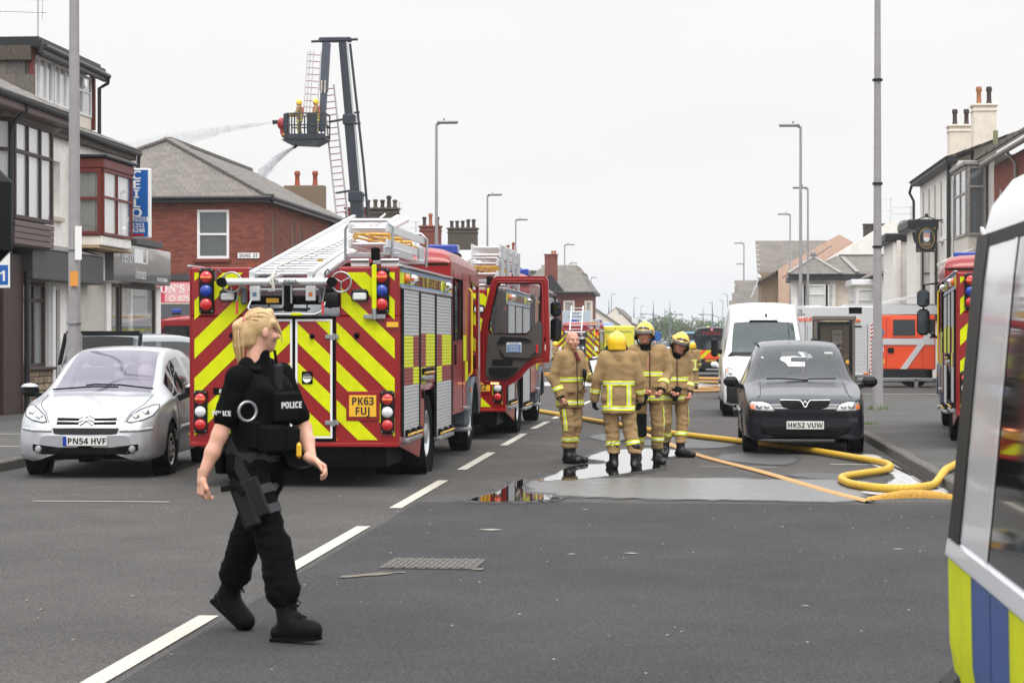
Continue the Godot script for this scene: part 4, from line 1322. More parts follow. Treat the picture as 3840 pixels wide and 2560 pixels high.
func dark_mpv()->void:
	var paint:=mt("car_navy","121724",0.32,0.25,{"coat": 0.6})
	var st:=[[-2.15,0.24,0.56,0.62,0.60,0.60,0.64,0.54,0.655],[-2.12,0.22,0.68,0.73,0.65,0.71,0.70,0.62,0.72],[-2.05,0.20,0.78,0.80,0.69,0.785,0.76,0.67,0.785],[-1.93,0.20,0.82,0.835,0.76,0.815,0.82,0.69,0.85],[-1.66,0.22,0.845,0.855,0.84,0.835,0.87,0.70,0.91],
		[-1.50,0.56,0.86,0.865,0.88,0.845,0.90,0.70,0.945],[-1.25,0.68,0.865,0.868,0.92,0.85,0.945,0.70,0.985],[-1.00,0.56,0.86,0.868,0.945,0.85,0.985,0.70,1.02],[-0.84,0.22,0.855,0.87,0.955,0.85,1.08,0.685,1.11],[-0.50,0.2,0.85,0.87,0.965,0.845,1.33,0.635,1.365],[-0.22,0.2,0.85,0.87,0.97,0.84,1.475,0.60,1.53],
		[-0.12,0.2,0.85,0.87,0.972,0.84,1.50,0.595,1.56],[0.1,0.2,0.85,0.87,0.975,0.84,1.53,0.595,1.59],[0.62,0.2,0.85,0.87,0.985,0.838,1.54,0.59,1.605],[0.72,0.2,0.85,0.87,0.987,0.838,1.54,0.59,1.605],[1.08,0.22,0.855,0.87,0.995,0.835,1.535,0.585,1.6],[1.2,0.55,0.86,0.868,1.0,0.832,1.53,0.585,1.595],[1.45,0.67,0.86,0.865,1.01,0.828,1.52,0.58,1.585],[1.7,0.55,0.855,0.858,1.02,0.82,1.49,0.575,1.555],[1.86,0.25,0.84,0.85,1.03,0.81,1.45,0.57,1.51],[2.0,0.25,0.82,0.84,1.03,0.79,1.15,0.66,1.19],[2.1,0.26,0.79,0.81,0.95,0.76,0.98,0.66,1.0],[2.15,0.3,0.7,0.72,0.8,0.68,0.82,0.6,0.84]]
	var c:=car("people_carrier","dark navy people carrier parked by the right kerb ahead of the white van","car",Vector3(1.6,0,-32.4),PI,{
		"st":st,"paint":paint,"wheels":[-1.25,1.45],"track": 0.76,"r": 0.305,"glass":[["windscreen",[[8.0,10.0,7,9]],"clear_glass"],["side_window",[[8.7,12.8,4,5.67]]],["side_window",[[14.2,16.0,4,5.67]]],["side_window",[[16.4,18.6,4,5.67]]],["rear_window",[[19.2,20.0,7,9]],"clear_glass"]]})
	var t:Node3D=c.t
	var d:Drape=c.front
	car_inside(t,[Vector3(-0.37,0.62,-0.1),Vector3(0.37,0.62,-0.1),Vector3(-0.4,0.66,0.95),Vector3(0.4,0.66,0.95)],Vector3(0.37,0.98,-0.45),Vector3(0,0.9,-0.8),0.8)
	part(t,"hanging_charm",G.new().tube([Vector3(-0.06,1.3,-0.32),Vector3(-0.06,1.22,-0.32)],0.004,5).ball(Vector3(-0.06,1.17,-0.32),Vector3(0.018,0.06,0.018),8,6),mt("charm_brown","6b3a2a",0.6))
	part(t,"bumper_trim",d.sheet(pv([[-0.79,0.6],[0.79,0.6],[0.79,0.53],[0.6,0.525],[-0.6,0.525],[-0.79,0.53]]),0.012,0.06,0.03),mats["plastic_black"])
	var gr:=part(t,"grille",d.sheet(pv([[-0.345,0.765],[0.345,0.765],[0.345,0.72],[0.3,0.665],[0.2,0.648],[-0.2,0.648],[-0.3,0.665],[-0.345,0.72]]),0.006,0.05,0.02),mats["black"])
	for k in 4:
		var hw:=0.33-0.018*k
		part(gr,"grille_bar",line_on(d,[[-hw,0.742-0.024*k],[hw,0.742-0.024*k]],0.005,0.012),mats["dark_trim"])
	part(gr,"badge_strip",line_on(d,[[-0.345,0.768],[-0.075,0.765],[-0.045,0.74],[-0.012,0.672],[0.012,0.672],[0.045,0.74],[0.075,0.765],[0.345,0.768]],0.0085,0.018),mats["chrome"])
	var bq:=d.p3(Vector2(0,0.733),0.025,0.0)
	part(gr,"badge",G.new().lathe([Vector2(0.0,-0.014),Vector2(0.02,-0.012),Vector2(0.026,0.0),Vector2(0.02,0.006)],16,2),mats["chrome"],bq)
	part(gr,"badge_emblem",G.new().tube([bq+Vector3(-0.012,-0.008,-0.016),bq+Vector3(-0.004,0.008,-0.017),bq+Vector3(0.006,0.0,-0.017),bq+Vector3(0.012,0.01,-0.016)],0.003,5),mats["dark_trim"])
	var ll:=part(t,"lower_grille",d.sheet(pv([[-0.64,0.395],[0.64,0.395],[0.6,0.3],[0.48,0.262],[-0.48,0.262],[-0.6,0.3]]),0.004,0.06,0.02),mats["black"])
	for k in 5:
		part(ll,"grille_bar",line_on(d,[[-0.6+0.03*k,0.38-0.024*k],[0.6-0.03*k,0.38-0.024*k]],0.005,0.008),mats["dark_trim"])
	for s in [-1.0,1.0]:
		head_lamp(c,[[0.415,0.617],[0.5,0.615],[0.70,0.625],[0.765,0.64],[0.775,0.73],[0.74,0.755],[0.6,0.755],[0.5,0.725],[0.455,0.68]],s,[[0.53,0.675,0.045],[0.64,0.68,0.05]],[[0.7,0.64],[0.762,0.648],[0.765,0.71],[0.71,0.715]])
		wing_mirror(t,0.86,0.94,-0.78,mats["plastic_black"],s)
		part(t,"bonnet_gap",line_on(d,[[s*0.66,0.79],[s*0.62,0.83],[s*0.60,0.95],[s*0.60,1.0]],0.004,0.001),mats["black"])
		var sd:Drape=c.side if s>0 else c.other
		for z in [-0.82,0.36,1.02]:
			part(t,"door_gap",line_on(sd,[[z,0.3],[z,0.92]],0.005,0.0),mats["black"])
		for z in [0.2,0.9]:
			part(t,"door_handle",line_on(sd,[[z,0.83],[z+0.14,0.83]],0.014,0.012),paint)
		part(t,"side_moulding",line_on(sd,[[-0.78,0.56],[0.3,0.57]],0.026,0.0),paint)
		part(t,"side_moulding",line_on(sd,[[0.4,0.57],[1.05,0.58]],0.026,0.0),paint)
		part(t,"roof_rail",G.new().tube([Vector3(s*0.6,1.53,-0.1),Vector3(s*0.595,1.57,0.6),Vector3(s*0.585,1.55,1.6)],0.016,8),mats["plastic_black"])
	part(t,"wiper",G.new().tube([Vector3(-0.1,1.03,-1.0),Vector3(0.3,1.05,-0.98),Vector3(0.5,1.045,-0.98)],0.011,6).tube([Vector3(-0.5,1.05,-0.98),Vector3(-0.1,1.045,-1.0)],0.01,6),mats["black"])
	part(t,"tax_disc",G.new().box(Vector3(-0.44,1.42,-0.31),Vector3(0.12,0.03,0.004)),mats["ink_white"],Vector3.ZERO,Vector3.ZERO)
	part(t,"aerial",G.new().tube([Vector3(0.12,1.6,0.1),Vector3(0.14,1.95,0.28)],0.004,5),mats["black"])
	plate(t,["HK52 VUW"],d.p3(Vector2(0,0.418),0.012,2.15),Vector3(0,PI,0),0.52,0.112,false)
func silver_mpv()->void:
	var paint:=mt("car_silver","a9abaf",0.34,0.35,{"coat": 0.6})
	var st:=[[-2.12,0.26,0.50,0.56,0.48,0.54,0.50,0.48,0.51],[-2.09,0.22,0.63,0.68,0.54,0.66,0.58,0.58,0.6],[-2.01,0.2,0.75,0.77,0.60,0.755,0.68,0.64,0.71],[-1.88,0.2,0.81,0.825,0.73,0.80,0.78,0.67,0.81],[-1.62,0.22,0.845,0.85,0.83,0.82,0.86,0.68,0.905],
		[-1.47,0.55,0.862,0.865,0.86,0.835,0.895,0.68,0.945],[-1.22,0.66,0.868,0.87,0.895,0.84,0.955,0.675,1.0],[-0.97,0.55,0.862,0.868,0.91,0.84,1.06,0.655,1.10],[-0.80,0.22,0.86,0.868,0.915,0.84,1.15,0.64,1.195],[-0.45,0.2,0.855,0.868,0.925,0.835,1.325,0.6,1.375],[-0.2,0.2,0.855,0.868,0.93,0.83,1.41,0.58,1.47],
		[0.05,0.2,0.855,0.868,0.935,0.83,1.45,0.575,1.52],[0.4,0.2,0.855,0.868,0.945,0.828,1.47,0.57,1.54],[0.5,0.2,0.855,0.868,0.947,0.828,1.47,0.57,1.54],[1.05,0.22,0.857,0.868,0.96,0.822,1.45,0.565,1.525],[1.2,0.54,0.86,0.866,0.965,0.82,1.44,0.56,1.515],[1.45,0.65,0.86,0.862,0.975,0.815,1.41,0.555,1.49],[1.7,0.54,0.85,0.855,0.985,0.805,1.37,0.55,1.44],[1.85,0.25,0.84,0.845,0.99,0.79,1.25,0.58,1.3],[2.02,0.25,0.8,0.81,0.95,0.76,1.0,0.62,1.03],[2.12,0.3,0.7,0.72,0.8,0.68,0.82,0.6,0.84]]
	var c:=car("people_carrier","silver rounded people carrier parked facing us at the left kerb","car",Vector3(-7.18,0,-26.6),PI+0.06,{
		"st":st,"paint":paint,"wheels":[-1.22,1.45],"track": 0.765,"r": 0.3,"glass":[["windscreen",[[6.1,10.2,7,9]],"mauve_glass"],["side_window",[[7.6,8.6,4,5.67]]],["side_window",[[9.0,12.0,4,5.67]]],["side_window",[[13.2,15.4,4,5.67]]],["side_window",[[15.8,17.4,4,5.67]]],["rear_window",[[17.3,18.6,7,9]]]]})
	var t:Node3D=c.t
	var d:Drape=c.front
	car_inside(t,[Vector3(-0.37,0.6,0.0),Vector3(0.37,0.6,0.0),Vector3(0,0.62,1.0)],Vector3(0.37,0.98,-0.4),Vector3(0,0.84,-0.95),0.78)
	part(t,"soft_toy",G.new().ball(Vector3(-0.3,1.2,0.05),Vector3(0.12,0.16,0.1),10,8).ball(Vector3(-0.3,1.38,0.05),Vector3(0.1,0.1,0.1),10,8),mt("toy_white","c9b9c0",0.9))
	for k in 2:
		var y:=0.71-0.045*k
		part(t,"grille_bar",line_on(d,[[-0.35,y],[-0.1,y-0.005],[-0.03,y+0.025],[0.0,y+0.032],[0.03,y+0.025],[0.1,y-0.005],[0.35,y]],0.008,0.012),mats["chrome"])
		for s in [-1.0,1.0]:
			part(t,"grille_slot",d.sheet(pv([[0.09,y-0.012],[0.35,y-0.012],[0.35,y-0.035],[0.09,y-0.035]],s),0.003,0.05,0.01),mats["black"])
			part(t,"chevron_badge",line_on(d,[[s*0.075,y-0.038],[0.0,y+0.02]],0.012,0.014),mats["chrome"])
	part(t,"bumper_strip",d.sheet(pv([[-0.39,0.59],[0.39,0.59],[0.37,0.525],[0.3,0.515],[-0.3,0.515],[-0.37,0.525]]),0.005,0.05,0.02),mats["plastic_black"])
	var lg:=part(t,"lower_grille",d.sheet(pv([[-0.62,0.405],[-0.3,0.365],[0.3,0.365],[0.62,0.405],[0.62,0.33],[0.5,0.285],[-0.5,0.285],[-0.62,0.33]]),0.004,0.05,0.02),mats["black"])
	for k in 3:
		part(lg,"grille_bar",line_on(d,[[-0.36,0.35-0.022*k],[0.36,0.35-0.022*k]],0.006,0.008),mats["dark_trim"])
	for s in [-1.0,1.0]:
		head_lamp(c,[[0.47,0.665],[0.52,0.655],[0.66,0.685],[0.755,0.73],[0.79,0.81],[0.775,0.85],[0.72,0.85],[0.6,0.80],[0.51,0.735]],s,[[0.57,0.715,0.045],[0.67,0.765,0.045]],[])
		part(t,"fog_lamp",G.new().lathe([Vector2(0.0,-0.03),Vector2(0.03,-0.028),Vector2(0.042,-0.01),Vector2(0.046,0.01)],16,2),mats["lamp_reflector"],d.p3(Vector2(s*0.55,0.345),0.0,2.0))
		wing_mirror(t,0.87,0.93,-0.62,mats["plastic_black"] if s>0 else mats["plastic_black"],s)
		part(t,"mirror_cap",G.new().ball(Vector3(s*1.02,1.035,-0.64),Vector3(0.11,0.05,0.07),12,8,true),paint)
		part(t,"bonnet_gap",line_on(d,[[s*0.44,0.645],[s*0.5,0.76],[s*0.62,0.86],[s*0.64,0.96]],0.004,0.001),mats["dark_trim"])
		part(t,"bumper_moulding",line_on(d,[[s*0.4,0.56],[s*0.62,0.565],[s*0.76,0.585]],0.018,0.004),mats["alloy"])
		var sd:Drape=c.side if s>0 else c.other
		for z in [-0.78,0.42,1.1]:
			part(t,"door_gap",line_on(sd,[[z,0.3],[z,0.88]],0.005,0.0),mats["black"])
		part(t,"side_moulding",line_on(sd,[[-0.7,0.55],[0.36,0.56]],0.024,0.0),mats["alloy"])
		part(t,"door_handle",line_on(sd,[[0.24,0.8],[0.38,0.8]],0.014,0.01),paint)
	part(t,"wiper",G.new().tube([Vector3(-0.62,1.03,-1.18),Vector3(-0.2,1.075,-1.16),Vector3(0.1,1.08,-1.14),Vector3(0.2,1.07,-1.17)],0.011,6).tube([Vector3(0.6,1.02,-1.2),Vector3(0.1,1.055,-1.18),Vector3(-0.2,1.05,-1.2)],0.011,6),mats["black"])
	plate(t,["PN54 HVF"],d.p3(Vector2(0,0.44),0.012,2.1),Vector3(0,PI,0),0.52,0.112,false,true)
func rear_car()->void:
	var paint:=mt("car_grey","9fa3a6",0.3,0.4,{"coat": 0.9})
	var st:=[[-2.2,0.3,0.6,0.66,0.55,0.64,0.57,0.55,0.58],[-2.1,0.22,0.76,0.78,0.66,0.77,0.7,0.62,0.72],[-1.7,0.22,0.84,0.85,0.84,0.83,0.88,0.66,0.9],[-1.0,0.22,0.86,0.87,0.94,0.84,0.97,0.68,1.0],[-0.2,0.22,0.86,0.87,0.97,0.84,1.46,0.62,1.52],[0.5,0.22,0.86,0.87,0.98,0.84,1.53,0.62,1.6],[1.6,0.22,0.86,0.87,1.0,0.84,1.53,0.64,1.59],[1.95,0.25,0.85,0.86,1.02,0.83,1.5,0.66,1.55],[2.1,0.28,0.83,0.85,1.02,0.82,1.1,0.72,1.12],[2.2,0.35,0.8,0.82,0.9,0.79,0.92,0.7,0.94]]
	var c:=car("estate_car","grey estate car with dark tinted rear glass parked behind the silver people carrier","car",Vector3(-9.6,0.12,-38.4),-0.3,{"st":st,"paint":paint,"wheels":[-1.3,1.3],"track": 0.76,"r": 0.31,"glass":[["windscreen",[[3.1,3.95,7,9]]],["side_window",[[3.6,4.9,4,5.67]]],["side_window",[[5.1,6.7,4,5.67]]],["rear_window",[[7.05,7.95,7,9]],"black"]]})
	var rg:=G.new().quad(Vector3(-0.78,1.08,2.13),Vector3(0.78,1.08,2.13),Vector3(0.72,1.58,2.0),Vector3(-0.72,1.58,2.0),Vector3(0,0,1))
	part(c.t,"tailgate_glass",G.new().bar(Vector3(-0.74,1.6,2.0),Vector3(0.74,1.6,2.0),0.05,0.08).bar(Vector3(-0.76,1.6,2.0),Vector3(-0.8,1.05,2.14),0.06,0.05).bar(Vector3(0.76,1.6,2.0),Vector3(0.8,1.05,2.14),0.06,0.05),mats["plastic_black"])
	part(c.t,"dark_glass",rg,mats["cab_glass"])
	dup(c.t,Vector3(-6.6,gy(-150),-162.0),0.0,"small grey estate car far down the left lane past the ambulance")
	dup(c.t,Vector3(-2.2,gy(-170),-214.0),0.3,"small grey estate car far away under the trees")
func vans()->void:
	var white:=mt("van_white","e3e5e7",0.3,0.0,{"coat": 0.8})
	var st:=[[-2.9,0.3,0.66,0.72,0.62,0.7,0.66,0.6,0.68],[-2.86,0.26,0.8,0.84,0.68,0.82,0.76,0.68,0.79],[-2.75,0.25,0.87,0.89,0.8,0.87,0.98,0.72,1.02],[-2.5,0.26,0.9,0.92,1.0,0.9,1.12,0.74,1.18],[-2.28,0.6,0.92,0.935,1.15,0.92,1.24,0.76,1.3],
		[-2.05,0.74,0.925,0.94,1.28,0.92,1.34,0.79,1.4],[-1.82,0.6,0.925,0.94,1.3,0.92,1.52,0.78,1.58],[-1.6,0.28,0.925,0.945,1.31,0.92,1.76,0.76,1.82],[-1.34,0.28,0.925,0.945,1.32,0.92,2.0,0.73,2.07],[-1.2,0.28,0.925,0.945,1.32,0.925,2.2,0.71,2.3],[-0.95,0.28,0.925,0.945,1.32,0.93,2.36,0.73,2.46],[-0.4,0.28,0.925,0.945,1.32,0.93,2.4,0.75,2.5],[1.2,0.28,0.925,0.945,1.32,0.93,2.4,0.75,2.5],[1.4,0.6,0.925,0.945,1.32,0.93,2.4,0.75,2.5],[1.62,0.74,0.925,0.945,1.32,0.93,2.4,0.75,2.5],[1.85,0.6,0.925,0.945,1.32,0.93,2.4,0.75,2.5],[2.1,0.3,0.925,0.945,1.32,0.93,2.4,0.75,2.5],[2.85,0.3,0.92,0.94,1.32,0.925,2.38,0.74,2.48],[2.95,0.32,0.88,0.9,1.3,0.89,2.32,0.72,2.42]]
	var c:=car("panel_van","white high-roofed panel van parked behind the dark people carrier","van",Vector3(1.6,gy(-48),-48.9),PI,{"st":st,"paint":white,"wheels":[-2.05,1.62],"track": 0.81,"r": 0.34,"tw": 0.22,"bumper":mats["dark_trim"],"glass":[["windscreen",[[5.15,8.0,7,9]],"van_glass"],["side_window",[[6.3,8.6,4,5]]]]})
	var t:Node3D=c.t
	var d:Drape=c.front
	car_inside(t,[Vector3(-0.4,1.0,-1.2),Vector3(0.4,1.0,-1.2)],Vector3(0.4,1.5,-1.6),Vector3(0,1.3,-1.95),0.85)
	part(t,"bulkhead",G.new().box(Vector3(0,1.4,-0.75),Vector3(1.36,1.4,0.04)),mats["grey_trim"])
	part(t,"bumper",d.sheet(pv([[-0.9,0.67],[-0.5,0.7],[0.5,0.7],[0.9,0.67],[0.9,0.32],[0.7,0.3],[-0.7,0.3],[-0.9,0.32]]),0.012,0.07,0.04),mats["dark_trim"])
	part(t,"grille",d.sheet(pv([[-0.42,0.98],[0.42,0.98],[0.36,0.76],[-0.36,0.76]]),0.006,0.06,0.02),mats["dark_trim"])
	for k in 3:
		part(t,"grille_bar",line_on(d,[[-0.38,0.93-0.06*k],[0.38,0.93-0.06*k]],0.012,0.014),mats["alloy"])
	part(t,"scuttle_vent",d.sheet(pv([[0.2,1.345],[0.62,1.35],[0.6,1.31],[0.25,1.3]],-1.0),0.006,0.05,0.01),mats["plastic_black"])
	part(t,"scuttle_vent",d.sheet(pv([[0.2,1.345],[0.62,1.35],[0.6,1.31],[0.25,1.3]],1.0),0.006,0.05,0.01),mats["plastic_black"])
	part(t,"screen_band",G.new().box(Vector3(0,2.045,-1.36),Vector3(0.62,0.12,0.012)),mats["dark_trim"],Vector3.ZERO)
	for s in [-1.0,1.0]:
		head_lamp(c,[[0.55,0.76],[0.7,0.74],[0.82,0.78],[0.865,0.9],[0.86,1.02],[0.8,1.07],[0.68,1.03],[0.58,0.9]],s,[[0.68,0.82,0.06],[0.74,0.95,0.045]],[[0.8,0.98],[0.85,0.96],[0.85,1.02],[0.8,1.05]])
		part(t,"mirror_arm",G.new().bar(Vector3(s*0.92,1.4,-1.85),Vector3(s*1.05,1.42,-1.87),0.06,0.1),mats["plastic_black"])
		var mr:=part(t,"wing_mirror",G.new().box(Vector3(s*1.08,1.5,-1.88),Vector3(0.16,0.42,0.14),0.05),mats["plastic_black"])
		part(t,"side_moulding",line_on(c.side if s>0 else c.other,[[-1.4,0.72],[1.1,0.72]],0.04,0.0),mats["dark_trim"])
		part(t,"door_gap",line_on(c.side if s>0 else c.other,[[-1.55,0.4],[-1.55,1.28]],0.006,0.0),mats["black"])
	part(t,"roof_aerial",G.new().tube([Vector3(-0.06,2.2,-1.24),Vector3(-0.06,2.62,-1.3)],0.005,5).ball(Vector3(-0.06,2.19,-1.26),Vector3(0.03,0.06,0.04),8,6),mats["black"])
	var nm:=lettering(t,"van_lettering","linen",0.105,mt("print_rust","8d6a63",0.5),d.p3(Vector2(-0.1,1.245),0.02,2.4),Vector3(-1.0,PI,0),1.5,"Droid Sans",false)
	lettering(t,"van_lettering","services",0.07,mats["print_rust"],d.p3(Vector2(-0.14,1.17),0.02,2.5),Vector3(-1.0,PI,0),1.5,"Droid Sans",false)
	var navy:=mt("police_navy","12141c",0.38,0.1,{"coat": 0.4})
	var c2:=car("police_van","dark navy police van with red and yellow chevrons on its rear doors","van",Vector3(1.05,gy(-108),-111.0),0.0,{"st":st,"paint":navy,"wheels":[-2.05,1.62],"track": 0.81,"r": 0.34,"tw": 0.22,"glass":[["windscreen",[[5.15,8.0,7,9]]]]})
	t=c2.t
	part(t,"rear_glass",G.new().box(Vector3(0,1.72,2.965),Vector3(1.5,0.72,0.02),0.01),mats["house_glass"])
	part(t,"rear_door",G.new().box(Vector3(-0.44,1.3,2.95),Vector3(0.86,1.9,0.03),0.01),navy)
	part(t,"rear_door",G.new().box(Vector3(0.44,1.3,2.95),Vector3(0.86,1.9,0.03),0.01),navy)
	part(t,"chevron_panel",G.new().box(Vector3(0,1.1,2.972),Vector3(1.74,0.44,0.012)),mt("decal_orange","f0522a",0.4))
	var hold:=Node3D.new()
	hold.name = "chevrons"
	t.add_child(hold,true)
	chevrons(hold,rect(-0.87,0.88,0.87,1.32),2.98,mats["decal_yellow"],0.05,0.42,0.9)
	for s in [-1.0,1.0]:
		part(t,"corner_stripe",G.new().box(Vector3(s*0.885,1.05,2.96),Vector3(0.07,0.8,0.05),0.01),mats["decal_yellow"])
		part(t,"tail_lamp",G.new().box(Vector3(s*0.9,1.3,2.95),Vector3(0.07,0.34,0.06),0.01),mats["lens_red"])
	var pl:=part(t,"bumper",G.new().box(Vector3(0,0.52,2.98),Vector3(1.8,0.24,0.12),0.03),mats["plastic_black"])
	lettering(t,"police_lettering","POLICE",0.15,mt("letter_red","8e2430",0.5),Vector3(0,2.16,2.965),Vector3.ZERO,1.3)
	part(t,"call_sign_panel",G.new().box(Vector3(0,2.36,2.95),Vector3(0.2,0.18,0.03)),mats["letter_red"])
	lettering(t,"call_sign","4",0.12,mats["ink_white"],Vector3(0,2.36,2.966))
	plate(t,["PX58 HKD"],Vector3(-0.05,0.78,2.985),Vector3.ZERO,0.52,0.112,true)
	part(t,"tow_step",G.new().box(Vector3(0.05,0.34,3.02),Vector3(0.7,0.08,0.16),0.01),mats["steel"])
	var st2:=[[-2.1,0.26,0.5,0.56,0.48,0.54,0.5,0.48,0.51],[-2.05,0.22,0.68,0.7,0.56,0.68,0.62,0.6,0.64],[-1.9,0.2,0.8,0.82,0.72,0.8,0.78,0.66,0.81],[-1.5,0.5,0.85,0.86,0.86,0.84,0.9,0.68,0.94],[-1.0,0.5,0.86,0.87,0.93,0.84,0.98,0.68,1.02],[-0.3,0.2,0.86,0.87,0.96,0.84,1.45,0.6,1.5],[0.5,0.2,0.86,0.87,0.97,0.84,1.48,0.6,1.55],[1.5,0.3,0.86,0.87,0.99,0.83,1.44,0.58,1.5],[2.05,0.3,0.8,0.81,0.95,0.76,1.0,0.62,1.03]]
	var c3:=car("response_car","white medical response car with yellow and green panels beside the panel van","car",Vector3(1.72,gy(-62),-64.5),PI,{"st":st2,"paint":white,"wheels":[-1.25,1.35],"track": 0.77,"r": 0.31,"glass":[["windscreen",[[4.1,4.95,7,9]]],["side_window",[[4.6,7,4,5.67]]]]})
	var d3:Drape=c3.front
	for s in [-1.0,1.0]:
		head_lamp(c3,[[0.5,0.62],[0.7,0.64],[0.77,0.72],[0.7,0.76],[0.56,0.72]],s,[[0.63,0.69,0.04]],[])
		wing_mirror(c3.t,0.87,0.95,-0.75,white,s)
		part(c3.t,"yellow_panel",d3.sheet(pv([[0.5,0.78],[0.66,0.78],[0.8,0.74],[0.8,0.62],[0.79,0.6],[0.78,0.74]],s),0.005,0.05,0.01),mats["decal_yellow"])
		part(c3.t,"side_panel",(c3.side if s>0 else c3.other).sheet(pv([[-1.9,0.55],[-1.6,0.6],[-1.6,0.8],[-1.9,0.7]]),0.004,0.06,0.01),mt("decal_green","1c7a57",0.45))
func near_van()->void:
	var t:=thing("police_van","white police van with yellow and blue flank squares, closest vehicle at the right edge","van")
	var sec:=[Vector2(0.98,0.3),Vector2(0.93,0.42),Vector2(0.9,0.6),Vector2(0.895,0.9),Vector2(0.91,1.0),Vector2(0.945,1.4),Vector2(0.985,1.85),Vector2(1.005,2.01),Vector2(1.03,2.1),Vector2(1.1,2.19),Vector2(1.25,2.25),Vector2(1.9,2.3)]
	var full:=[]
	for q in sec:full.append(q)
	for k in range(sec.size()- 2,-1,-1):full.append(Vector2(3.8-sec[k].x,sec[k].y))
	var rows:=[]
	for q in [[-7.62,0.10],[-7.6,0.05],[-7.55,0.018],[-7.45,0.0],[-6.0,0.0],[-4.0,0.0],[-2.4,0.0],[-2.3,0.06]]:
		var line:=PackedVector3Array()
		for p in full:line.append(Vector3(lerpf(p.x,1.9,q[1]),p.y-q[1]* 0.6*maxf(p.y-1.2,0.0),q[0]))
		rows.append(line)
	var white:=mt("fleet_white","dfe1e4",0.3,0.0,{"coat": 0.8})
	part(t,"body",body_grid(rows,{}),white)
	var cap:=G.new()
	for e in [0,rows.size()- 1]:
		for j in full.size()- 1:cap.flat(Vector3(1.9,1.2,rows[e][0].z),rows[e][j],rows[e][j+1],Vector3(0,0,-1 if e==0 else 1))
	part(t,"end_panel",cap,white)
	var fx:=func_flank(sec)
	for q in [["yellow_square","decal_yellow",0.42,0.885,-7.53,-6.93],["blue_square","police_blue",0.42,0.885,-6.92,-6.5],["blue_square","police_blue",0.42,0.885,-6.485,-6.12],["yellow_square","decal_yellow",0.42,0.885,-6.11,-5.3],["blue_square","police_blue",0.42,0.885,-5.29,-4.5]]:
		part(t,q[0],flank(fx,q[2],q[3],q[4],q[5],0.004),mt("police_blue","1f4c95",0.4,0.0,{"coat": 0.4}) if q[1]== "police_blue" else mats[q[1]])
	part(t,"waist_moulding",flank(fx,0.895,0.95,-7.55,-2.5,0.012),white)
	part(t,"quarter_glass",flank(fx,0.965,1.96,-7.28,-6.66,0.003),mt("pale_reflection","e4e6e9",0.12,0.0,{"coat": 0.6}))  # opaque pale gloss stands in for the bright reflection on this glass
	part(t,"side_glass",flank(fx,0.965,1.96,-6.62,-5.2,0.003),mt("tinted_glass","101417",0.03,0.0,{"coat": 1.0}))
	part(t,"glass_seal",flank(fx,0.955,2.0,-7.57,-7.28,0.008),mats["plastic_black"])
	part(t,"glass_seal",flank(fx,1.955,2.0,-7.28,-5.2,0.006),mats["dark_trim"])
	part(t,"pillar_strip",flank(fx,0.96,1.96,-6.67,-6.61,0.006),white)
	part(t,"sill_bumper",G.new().box(Vector3(1.9,0.4,-7.5),Vector3(2.06,0.26,0.36),0.08),mats["plastic_black"])
	for z in [-6.6,-3.2]:
		for s in [-1.0,1.0]:wheel(t,Vector3(1.9+s*0.86,0.33,z-0.0),0.33,0.2,s,"car")
func func_flank(sec:Array)->Curve:
	var c:=Curve.new()
	c.min_value=0.0
	c.max_value=3.0
	c.max_domain=3.0
	for q in sec:
		c.add_point(Vector2(q.y,q.x),0,0,Curve.TANGENT_LINEAR,Curve.TANGENT_LINEAR)
	return c
func flank(c:Curve,y0:float,y1:float,z0:float,z1:float,off:float)->G:
	var rows:=[]
	for k in 9:
		var y:=lerpf(y0,y1,k/8.0)
		rows.append(PackedVector3Array([Vector3(c.sample(y)- off,y,z0),Vector3(c.sample(y)- off,y,z1)]))
	var g:=G.new()
	g.grid(rows,Vector3.INF,Vector3(-1,0,0))
	for k in [0,8]:
		g.quad(rows[k][0],rows[k][1],rows[k][1]+ Vector3(off*1.5,0,0),rows[k][0]+ Vector3(off*1.5,0,0),Vector3(0,-1 if k==0 else 1,0))
	return g
